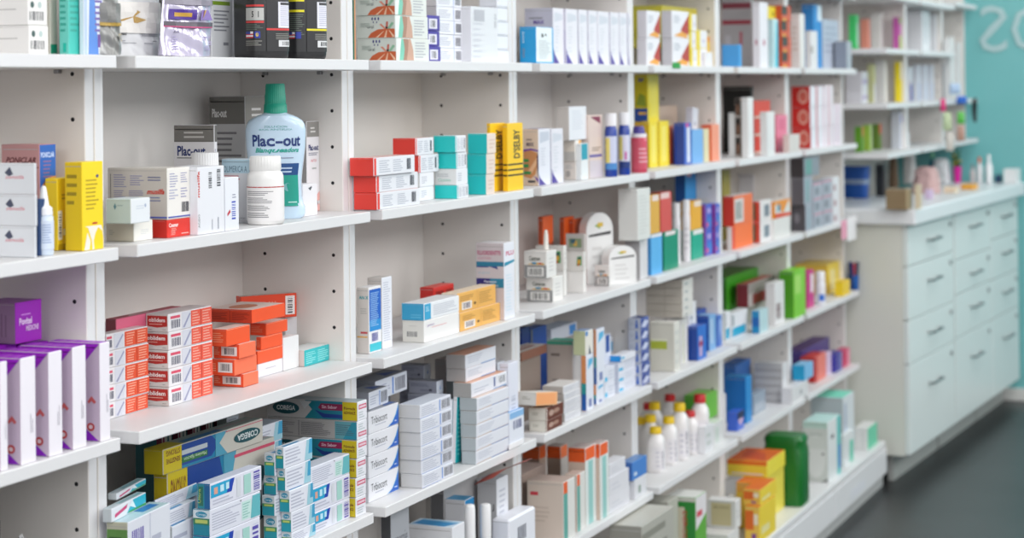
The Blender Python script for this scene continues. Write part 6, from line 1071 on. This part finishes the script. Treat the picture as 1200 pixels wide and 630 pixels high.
# ================= level 5 (on the base units) =================
BY = 1.461
def pbk(*a, **k): return B(*a, sy=BY, **k)
_p = pbk(5, 4, 782, 815, 828, 583, .05, A('#5fa83a', fc={'L': '#2f8a3a', 'T': '#dfe0dc'}, L=[('r', .32, .35, .62, .88, '#d8d0b8'), ('t', 'DERCOS', .56, .84, .14, '#b83a34', {'rot': 270, 'b': 1, 'w': .42}), ('r', 0, .95, 1, 1, '#c9c9bf')], F=[('p', [(0, .6), (0, 1), (1, 1), (1, .75)], '#e0dde0'), ('r', .1, .75, .6, .82, '#d04a5a')]), 'green carton with a cream lettered panel on the base cabinet')
tst = A('#dcdcda', fc={'L': '#c9c9c6', 'T': '#e0e0de'}, L=[('r', .12, .08, .85, .92, '#b9ae88'), ('t', 'aluminio', .2, .72, .09, '#6a5a44', {'w': .58})], F=[('l', .2, .3, .8, .7, 2, '#c4c4c4')])
_s = pbk(5, 4, .10, 853, 866, 627, .03, A('#d9d8d6', fc={'L': '#c9c9c6'}), 'white carton under the one with beige square face')
pbk(5, 4, 829, 862, 868, 587, .03, tst, 'white carton with a beige square face, lower fourth bay', on=_s)
pbk(5, 4, 829, 860, 864, 580, .12, A('#d9dad8'), 'white carton half hidden behind the beige-square one')
pbk(5, 4, 750, 783, 795, 588, .08, A('#b4b3a8', fc={'L': '#9a9990', 'T': '#aeada4'}, L=[('l', .0, .02, .95, .98, 9, '#86857c')]), 'grey-green lined carton, left of the green carton')
pbk(5, 4, .08, 752, 790, 617, .02, A('#b0afa6', fc={'T': '#b8b7ae', 'L': '#8f8e86'}, F=[('l', .0, .02, .95, .98, 6, '#8a897f')]), 'low grey lined carton at the very bottom of the fourth bay')
ylw = A('#ecd23c', fc={'L': '#e0b84a', 'T': '#e0702c'}, L=[('r', 0, .35, .6, .9, '#d8681f'), ('r', .45, .1, .75, .25, '#7a3a8a'), ('r', .6, .5, .9, .8, '#e8dcc0')], F=[('r', .1, .2, .6, .4, '#e8e0a0')])
ZB5 = SURF[5]
_s = pbk(5, 5, 873, 890, 909, 594, .006, ylw, 'lowest yellow and orange carton of the fifth bay pile')
_s = pbk(5, 5, 871, 891, 910, 574, .008, ylw, 'second yellow and orange carton from the bottom of the pile', on=_s)
_q = pbk(5, 5, 852, 886, 919, 566, .06, A('#ecdc5a', fc={'L': '#d89a3a', 'T': '#e0702c'}, L=[('r', 0, .0, .6, .8, '#e0b83c')], F=[('r', .1, .2, .5, .9, '#ecdf7a')]), 'wide yellow carton supporting the big orange-topped one')
pbk(5, 5, 852, 899, 920, 541, .05, A('#ecdc48', fc={'L': '#e8d040', 'T': '#dc6a2a'}, L=[('r', 0, .75, 1, 1, '#e06a24'), ('r', .1, .1, .9, .2, '#d8ccd8')], T=[('p', [(.1, .1), (.6, .3), (.9, .9), (.3, .8)], '#c8502c')]), 'big orange-topped yellow carton of the fifth bay', on=_q)
def green_bag():
    P = on_y(921, 508, BY+.069); W = .062; H = P.z-ZB5
    r = empty('wrapped_pack', (P.x, P.y, ZB5+.0005), 0, 'dark green plastic-wrapped pack behind the yellow cartons', 'pack'); mb = MB()
    mb.loft([(0, .05, W*.95, 7), (.01, .052, W, 7), (H*.78, .052, W, 7), (H*.86, .049, W*.94, 5), (H*.94, .052, W, 5), (H*1.0, .046, W*.9, 5)], M('#0b6a24', .3, bump=.6, bscale=60), 48); mb.build('wrapping', r)
green_bag()
wgt = A('#e2e6e6', fc={'L': '#cdd2cc', 'T': '#bfe0dc', 'R': '#60c8c0'}, L=[('r', 0, .90, 1, 1, '#bcd8cc'), ('o', .5, .42, .42, .36, '#dfe2de'), ('r', .1, .55, .9, .75, '#d3d8d2'), ('o', .2, .47, .05, .02, '#5a5a5a'), ('o', .8, .47, .05, .02, '#5a5a5a'), ('l', .2, .78, .8, .82, 1, '#a8b4ac'), ('p', [(0, 0), (1, 0), (1, .06), (.7, .0)], '#777a78')], F=[('r', .72, 0, 1, 1, '#5cc4c0'), ('o', .35, .72, .12, .04, '#5a5a60'), ('r', .8, .1, 1, .5, '#4a8ad0')])
pbk(5, 6, 941, 970, 985, 495, 566, wgt, 'white and turquoise device carton, front one on the far base', zb=ZB5)
pbk(5, 6, 950, 988, 1001, 466, .045, A('#d4dade', fc={'T': '#7fdcc4', 'L': '#b9c2c6'}, F=[('r', .1, .2, .3, .9, '#a8b4c8')]), 'taller pale carton with mint top behind the device carton'); REC[-1].bay = 30
pbk(5, 6, .05, 989, 1000, 510, .03, A('#dfe3e4', F=[('r', .6, 0, 1, .7, '#5fc4a8')]), 'narrow white and mint carton next to the device carton'); REC[-1].bay = 30
pbk(5, 6, 1001, 1017, 1028, 502, .02, A('#5fcaa4', fc={'L': '#e0e2e0', 'T': '#e2e4e2'}, L=[('r', .6, .0, .7, .9, '#c8ccca')]), 'small white and mint carton at the far corner of the base'); REC[-1].bay = 30
# paper notice on the base front, pink tag hanging at the shelf end
card(997, 560, 1014, 586, 1.4565, .0006, '#dfe0e6', 'paper_notice', 'small paper notice taped on the far base cabinet', 'notice')
card(986, 257, 992, 281, SHELF_Y-.0008, .001, '#e8a0b8', 'price_tag', 'pink tag hanging at the end of the shelf', 'tag')
card(993, 252, 1003, 283, SHELF_Y-.0008, .001, '#ececee', 'price_tag', 'white tag hanging beside the pink one at the shelf end', 'tag')
card(788, 73, 797, 80, SHELF_Y-.0008, .001, '#2f9a3a', 'shelf_sticker', 'green sticker on the edge of the top shelf', 'sticker')
# ================= counter and wall shelves beyond =================
SY2 = 1.445
def W_(px0, px1, pyt, zs, ins, art, label, dep=.05, name='medicine_box', grp=None, xa=None):
    r = B(0, 7, px0-1.5, px0+.70*(px1-px0), px1, pyt, ins, art, label, zb=zs, sy=SY2+(.105 if px0 < 1046 else .062-.6*ins), name=name, grp=grp); r.bay = 40; return r
Z1, Z2, Z3, Z4 = [z+TS for z in (1.745, 1.545, 1.345, 1.165)]
W_(996, 1006, 17, Z2, .03, A('#3fc46a', F=[('r', .25, .1, .85, .75, '#bcd8c4')]), 'bright green framed carton on the wall shelf above the counter')
W_(1010, 1020, 22, Z2, .03, A('#e0907c', fc={'T': '#e8e0dc'}), 'salmon carton beside the green framed one')
W_(1022, 1036, 15, Z2, .03, A('#e4e2de', F=[('r', .1, .8, .9, .9, '#c8c4be')]), 'cream white carton on the near wall shelf')
W_(1038, 1046, 27, Z2, .02, A('#2a4a94', F=[('r', 0, 0, 1, .4, '#8ac03c')]), 'blue and green carton by the near wall shelf divider')
W_(1048, 1056, 20, Z2, .02, A('#c05aa8', F=[('r', 0, 0, 1, .45, '#9acc2c'), ('r', .0, .8, 1, 1, '#7aa83a')]), 'pink and green carton right of the divider')
W_(1058, 1090, 12, Z2, .03, A('#e2e2e6', F=[('r', .25, .2, .35, .75, '#c2c4cc'), ('r', .5, .2, .6, .75, '#c2c4cc')]), 'large white carton with two grey bars on the wall shelf')
W_(1091, 1098, 16, Z2, .03, A('#dfdfe3'), 'white carton next to the second wall divider')
W_(1099, 1104, 28, Z2, .06, A('#9a4a34'), 'rusty brown carton on the last wall shelf')
# a second row standing deeper on the wall shelves
for (a_, c_, t_, z_, col_, lab_) in ((1000, 1014, 24, Z2, '#d9d8da', 'pale grey carton in the back row behind the green framed one'), (1016, 1030, 20, Z2, '#e4e0dc', 'off-white carton in the back row behind the salmon one'), (1052, 1064, 26, Z2, '#dcdde4', 'pale lilac-white carton in the back row behind the pink and green one'), (1066, 1078, 18, Z2, '#e2e2e8', 'white carton in the back row of the upper wall shelf'),
        (1014, 1026, 88, Z3, '#e3e2e6', 'white carton in the back row behind the pale yellow one'), (1026, 1036, 80, Z3, '#d4cfd8', 'grey lilac carton in the back row of the middle wall shelf'), (1052, 1062, 86, Z3, '#c8ccd8', 'grey blue carton behind the yellow and white one'), (1064, 1074, 80, Z3, '#e4e6ec', 'white carton in the back row of the middle wall shelf'), (1076, 1086, 82, Z3, '#dfe2ea', 'bluish white carton behind the striped row'),
        (1012, 1024, 150, Z4, '#8a939c', 'slate grey packet behind the lime packet'), (1026, 1036, 146, Z4, '#b4bac4', 'grey packet behind the dark green and red one'), (1052, 1064, 146, Z4, '#c8ccd4', 'pale grey packet at the back of the lowest wall shelf'), (1066, 1078, 150, Z4, '#8d8480', 'taupe packet at the back of the lowest wall shelf'), (1080, 1088, 148, Z4, '#d8d4d0', 'cream packet at the back of the lowest wall shelf')):
    r_ = B(0, 7, a_, a_+.8*(c_-a_), c_, t_, 1.70-SY2 if a_ < 1046 else 1.62-SY2, A(col_), lab_, zb=z_, sy=SY2); r_.bay = 40
def catalog(px0, px1, pyt, z, label, th=.012, col='#e2e4e4', tilt=.12):
    a = on_y(px0, pyt, SY2+.02); a.x = max(a.x, J[8]+.035) if px0 < 1110 else a.x; c = on_y(px1, pyt, SY2+.02); H = a.z-z; mb = MB(); mb.box(0, 0, 0, max(.02, (c.x-a.x)*.5), .028, H, M(col, .5), .001); o = mb.build('brochure'); o.location = (a.x, a.y, z+.001+.0); o.rotation_euler.y = tilt; tag(o, label, 'brochure', 'white brochures'); o.rotation_euler.y = 0
for i, (a, c) in enumerate(((1103, 1108), (1114, 1118), (1124, 1128))): catalog(a, c, 42+i*4, 1.3634+.006, 'white brochure standing above the counter end, %s' % ['left', 'middle', 'right'][i])
lv = A('#d8d6dc', F=[('r', 0, .3, 1, .6, '#b4a8c4')]); 
W_(990, 1017, 84, Z3, .02, lv, 'white and lavender carton in the pile above the lime carton', grp='white and lavender cartons')
_t = REC[-1]; REC.pop()
for i, (t, q) in enumerate(((105, 'lower'), (84, 'upper'))):
    _t = B(0, 7, 991, 1010, 1017, t, .02, lv, '%s white and lavender carton on the near wall shelf' % q, zb=Z3 if i == 0 else _t.z1, sy=SY2+.105, grp='white and lavender cartons'); _t.bay = 40
W_(1018, 1026, 75, Z3, .02, A('#cfd09a', F=[('r', 0, 0, 1, .5, '#dedce0')]), 'pale yellow and white carton by the lavender pile')
W_(1027, 1040, 70, Z3, .01, A('#e6e4e2'), 'tall white carton hanging over the wall shelf edge')
W_(1050, 1057, 72, Z3, .02, A('#ecd41c', F=[('r', .0, .55, 1, 1, '#e8e2cc')]), 'yellow carton with white top on the middle wall shelf')
W_(1059, 1069, 78, Z3, .02, A('#dfe2ea', F=[('r', 0, 0, 1, .5, '#1f52a8'), ('r', 0, 0, .15, .6, '#c03a4a')]), 'white carton with royal blue foot on the middle wall shelf')
for i, a in enumerate((1071, 1079, 1087, 1095)): W_(a, a+7.3, 76, Z3, .02, A('#dfe4ee', F=[('r', .2, 0, .6, .5, ['#4a7ac0', '#a8c4e4', '#8ab0e0', '#c4d0e4'][i])]), 'white carton with pale blue stripe, %s of the row on the wall shelf' % ['first', 'second', 'third', 'fourth'][i], grp='white blue-striped cartons')
W_(1103, 1111, 74, Z3, .02, A('#e2e3e6'), 'blank white carton ending the blue-striped row')
W_(1003, 1012, 148, Z4, .03, A('#5f9a1c', F=[('r', .3, .6, 1, 1, '#e0783c')]), 'green and orange packet on the lowest wall shelf')
W_(1013, 1022, 146, Z4, .03, A('#a4c84a', F=[('r', .4, 0, 1, 1, '#c8d8a8')]), 'lime packet on the lowest wall shelf')
W_(1023, 1033, 145, Z4, .03, A('#6a8a34', F=[('r', 0, .6, 1, 1, '#d0603c')]), 'dark green and red packet on the lowest wall shelf')
W_(1035, 1045, 150, Z4, .03, A('#4ab4e4', F=[('r', .3, 0, .6, 1, '#8ad0f0')]), 'sky blue packet on the lowest wall shelf')
W_(1046, 1058, 130, Z4, .03, A('#d4d8e2', F=[('r', .5, .7, .9, .9, '#2a5ac0')]), 'white and blue packet on the lowest wall shelf')
W_(1060, 1066, 155, Z4, .03, A('#d8d8da'), 'small white carton on the lowest wall shelf')
# things on the worktop
def on_top(px, py):
    p = on_z(px, py, WORK); d = ray(px, py); return on_y(px, py, min(p.y, 1.70, 8.98*d.y/d.x))
def wbox(px0, px1, pyt, pyb, art, label, dep=.08, name='medicine_box', rot=ANG, grp=None, cat='box'):
    a = on_top(px0+.75*(px1-px0), pyb); r = B(0, 7, px0, px0+.75*(px1-px0), px1, pyt, a.y-SY2, art, label, zb=WORK, sy=SY2, name=name, rot=rot, grp=grp, cat=cat); r.bay = 30
    if r.y+r.d > 1.43 and r.z1 > 1.158: r.z1 = 1.158; r.h = r.z1-r.z-.001
    return r
wbox(1038, 1070, 222, 246, A('#a08a68', fc={'L': '#8a7556', 'T': '#c4b08c'}, T=[('r', .1, .1, .9, .9, '#7a684c')]), 'open brown cardboard box on the counter', .10, name='cardboard_box')  # darker patch on the top stands in for the shaded inside
wbox(1072, 1080, 216, 245, A('#ddd0b4', F=[('r', .4, .1, .6, .9, '#c4b48c')]), 'beige packet beside the cardboard box', .03)
def basket():
    a = on_top(1010, 232); c = a; W = 2*half_width(999, 1022, a); t = on_y(1010, 195, a.y); H = min(.16, t.z-WORK)
    r = empty('desk_organizer', (a.x, a.y+.03, WORK+.0006), ANG, 'royal blue basket with a grey band on the counter', 'basket')
    mb = MB(); mb.loft([(0, W*.42, .05, 5), (.003, W*.44, .052, 5), (H, W*.5, .06, 5), (H, W*.47, .055, 5), (.01, W*.42, .048, 5)], M('#1a52a4', .4), 32, cap=False); mb.mesh([(-W*.4, -.045, .006), (W*.4, -.045, .006), (W*.4, .045, .006), (-W*.4, .045, .006)], [(0, 1, 2, 3)], M('#1a52a4', .4)); mb.build('bin', r)
    b = MB(); b.loft([(H*.45, W*.475, .0575, 5), (H*.6, W*.485, .059, 5)], M('#8fa0b8', .5), 32, cap=False); b.build('band', r)
basket()
wbox(1026, 1038, 192, 230, A('#2c2e30'), 'dark grey box between the blue basket and the cardboard box', .05)
def bag(px0, px1, pyt, pyb, col, label, seed=1, name='paper_bag'):
    a = on_top((px0+px1)/2, pyb); c = a; W = 2*half_width(px0, px1, a); t = on_y((px0+px1)/2, pyt, a.y); H = min(t.z-WORK, .165 if a.y > 1.36 else .4); rr = random.Random(seed); n = 24; D = W*.45; vs = []
    mb = MB(); K = 9
    for k in range(K):
        v = k/(K-1); s = (1-.25*v) if k < K-1 else .55
        for q in range(n):
            th = 2*math.pi*q/n; w = 1+rr.uniform(-.07, .07)*(1 if 0 < k else 0); e = 3.2; cc, ss = math.cos(th), math.sin(th)
            vs.append((W*.55*s*w*math.copysign(abs(cc)**(2/e), cc), D*s*w*math.copysign(abs(ss)**(2/e), ss), H*(v+rr.uniform(-.02, .03)*(k > 0))))
    fs = [(i*n+q, i*n+(q+1) % n, (i+1)*n+(q+1) % n, (i+1)*n+q) for i in range(K-1) for q in range(n)]+[tuple(range(n-1, -1, -1)), tuple((K-1)*n+q for q in range(n))]
    mb.mesh(vs, fs, M(col, .6), False); o = mb.build(name); o.location = (a.x, a.y+.01, WORK+.0008); o.rotation_euler.z = ANG; tag(o, label, 'bag')
bag(1072, 1106, 196, 226, '#c6a4a2', 'crumpled dusty pink bag on the counter', 3)
bag(1095, 1118, 186, 212, '#e4e6e8', 'crumpled white bag right of the pink one', 5, 'plastic_bag')
bag(1061, 1077, 174, 212, '#dedcda', 'tall crumpled white bag at the back of the counter', 8, 'plastic_bag')
bag(1044, 1056, 184, 214, '#77604a', 'brown crumpled bag above the cardboard box', 11)
def flower_pot():
    a = on_top(1122, 213); c = a; t = on_y(1122, 195, a.y); H = t.z-WORK; R = half_width(1117, 1127, a)
    r = empty('flower_pot', (a.x, a.y, WORK+.0006), 0, 'magenta pot with yellow flowers and green leaves on the counter', 'plant pot')
    mb = MB(); mb.loft([(0, R*.75, R*.75, 2), (H, R, R, 2), (H, R*.9, R*.9, 2), (H*.6, R*.8, R*.8, 2)], M('#d8149a', .35), 24); mb.build('pot', r)
    f = MB(); g = MB(); rr = random.Random(4)
    for i in range(26):
        x, y, z = rr.uniform(-1.2, 1.2)*R, rr.uniform(-1.2, 1.2)*R, H*rr.uniform(1.1, 1.75); rad = R*.32
        tgt, m = (f, M('#e8b81c', .6)) if i % 2 else (g, M('#3a6a24', .6))
        if i % 2 == 0: y += R*.6; z += H*.3
        tgt.loft([(z-rad*.5, rad*.3, rad*.3, 2, x, y), (z-rad*.2, rad*.9, rad*.9, 2, x, y), (z+rad*.2, rad, rad, 2, x, y), (z+rad*.45, rad*.4, rad*.4, 2, x, y)], m, 7)
        tgt.tube([(x*.3, y*.3, H*.8), (x, y, z-rad*.3)], .0015, M('#3a6a24', .6), 5)
    f.build('flowers', r); g.build('leaves', r)
flower_pot()
def cbottle(px, pyt, pyb, R, col, cap, label, grp=None):
    a = on_top(px, pyb); t = on_y(px, pyt, a.y); H = t.z-WORK
    jar_like('bottle', 'bottle', a.x, a.y, WORK, [(0, R*.95, R*.95, 2), (H*.6, R, R, 2), (H*.72, R*.5, R*.5, 2), (H*.8, R*.4, R*.4, 2)], col, label, caps=[('cap', [(H*.79, R*.48, R*.48, 2), (H, R*.42, R*.42, 2)], cap, 0)], grp=grp, n=20)
cbottle(1159, 181, 208, .016, '#e8eaec', '#f0f0f2', 'tall white bottle on the counter before the turquoise wall')
cbottle(1148, 184, 211, .014, '#dcdcde', '#e8704a', 'white bottle with orange cap on the counter')
cbottle(1140, 192, 213, .012, '#c8c0c0', '#8a8084', 'small greyish bottle on the counter')
cbottle(1093, 178, 204, .017, '#1f6a84', '#8ad0a4', 'teal bottle with pale green cap at the counter back')
cbottle(1098, 190, 208, .012, '#8a94e0', '#b4bcf0', 'small periwinkle bottle at the counter back')
wbox(1126, 1146, 216, 222, A('#eca83a', fc={'T': '#ecb44a'}), 'flat orange-yellow packet on the counter', .05)
wbox(1106, 1124, 219, 226, A('#e2cfb4'), 'flat cream packet on the counter', .05)
wbox(1084, 1094, 222, 233, A('#d2bcd8'), 'small lilac packet near the counter edge', .04)
wbox(1166, 1174, 205, 210, A('#1c3a5c'), 'small dark navy box near the far end of the counter', .04)
wbox(1176, 1196, 198, 205, A('#eceeee', fc={'T': '#f0f2f2'}), 'flat white tray at the far end of the counter', .10)
wbox(1052, 1064, 238, 244, A('#e05a3a'), 'small red-orange packet at the counter edge', .02)
# colourful packets hanging at the end of the wall shelves
for i, (px, py, w_, h_, c, lab) in enumerate(((1119, 104, 13, 12, '#a8c0dc', 'pale blue cloth pouch hanging by the turquoise wall'), (1127, 117, 13, 9, '#1c62c0', 'vivid blue pouch hanging by the turquoise wall'), (1105, 123, 6, 14, '#d83a7c', 'pink packet hanging at the shelf end'), (1110, 142, 10, 20, '#b8c8a0', 'green-grey packet hanging at the shelf end'), (1126, 138, 9, 14, '#5ab84a', 'bright green packet hanging at the shelf end'), (1126, 156, 9, 18, '#b08a7a', 'brownish packet hanging lowest at the shelf end'), (1113, 166, 9, 20, '#c8c4bc', 'grey-white packet hanging lowest at the shelf end'))):
    p = on_y(px, py, 1.425-.004*i); s = 8.5/F_PX; mb = MB(); Wd, Hd = w_*s, h_*s
    mb.loft([(0, Wd/2, .002, 4), (Hd*.15, Wd/2, .008, 3), (Hd*.7, Wd/2*.95, .009, 3), (Hd*.92, Wd/2*.9, .002, 4), (Hd, Wd/2*.9, .0015, 6)], M(c, .45), 20)
    o = mb.build('hanging_packet'); o.location = (p.x, p.y, p.z-Hd/2); o.rotation_euler.z = -1.0; tag(o, lab, 'packet', 'packets hanging at the shelf end')
def headset():
    p = on_y(1143, 130, 1.40); mb = MB(); mb.tube([(0, .02*math.cos(a), .05*math.sin(a)) for a in [i*math.pi/10-1.2 for i in range(11)]], [.006, .008, .009, .01, .011, .012, .011, .01, .009, .008, .006], M('#16181c', .5), 10)
    o = mb.build('hanging_strap'); o.location = p; o.rotation_euler.z = -1.2; tag(o, 'black curved strap hanging by the turquoise wall', 'strap')
headset()
resolve(); build_records()
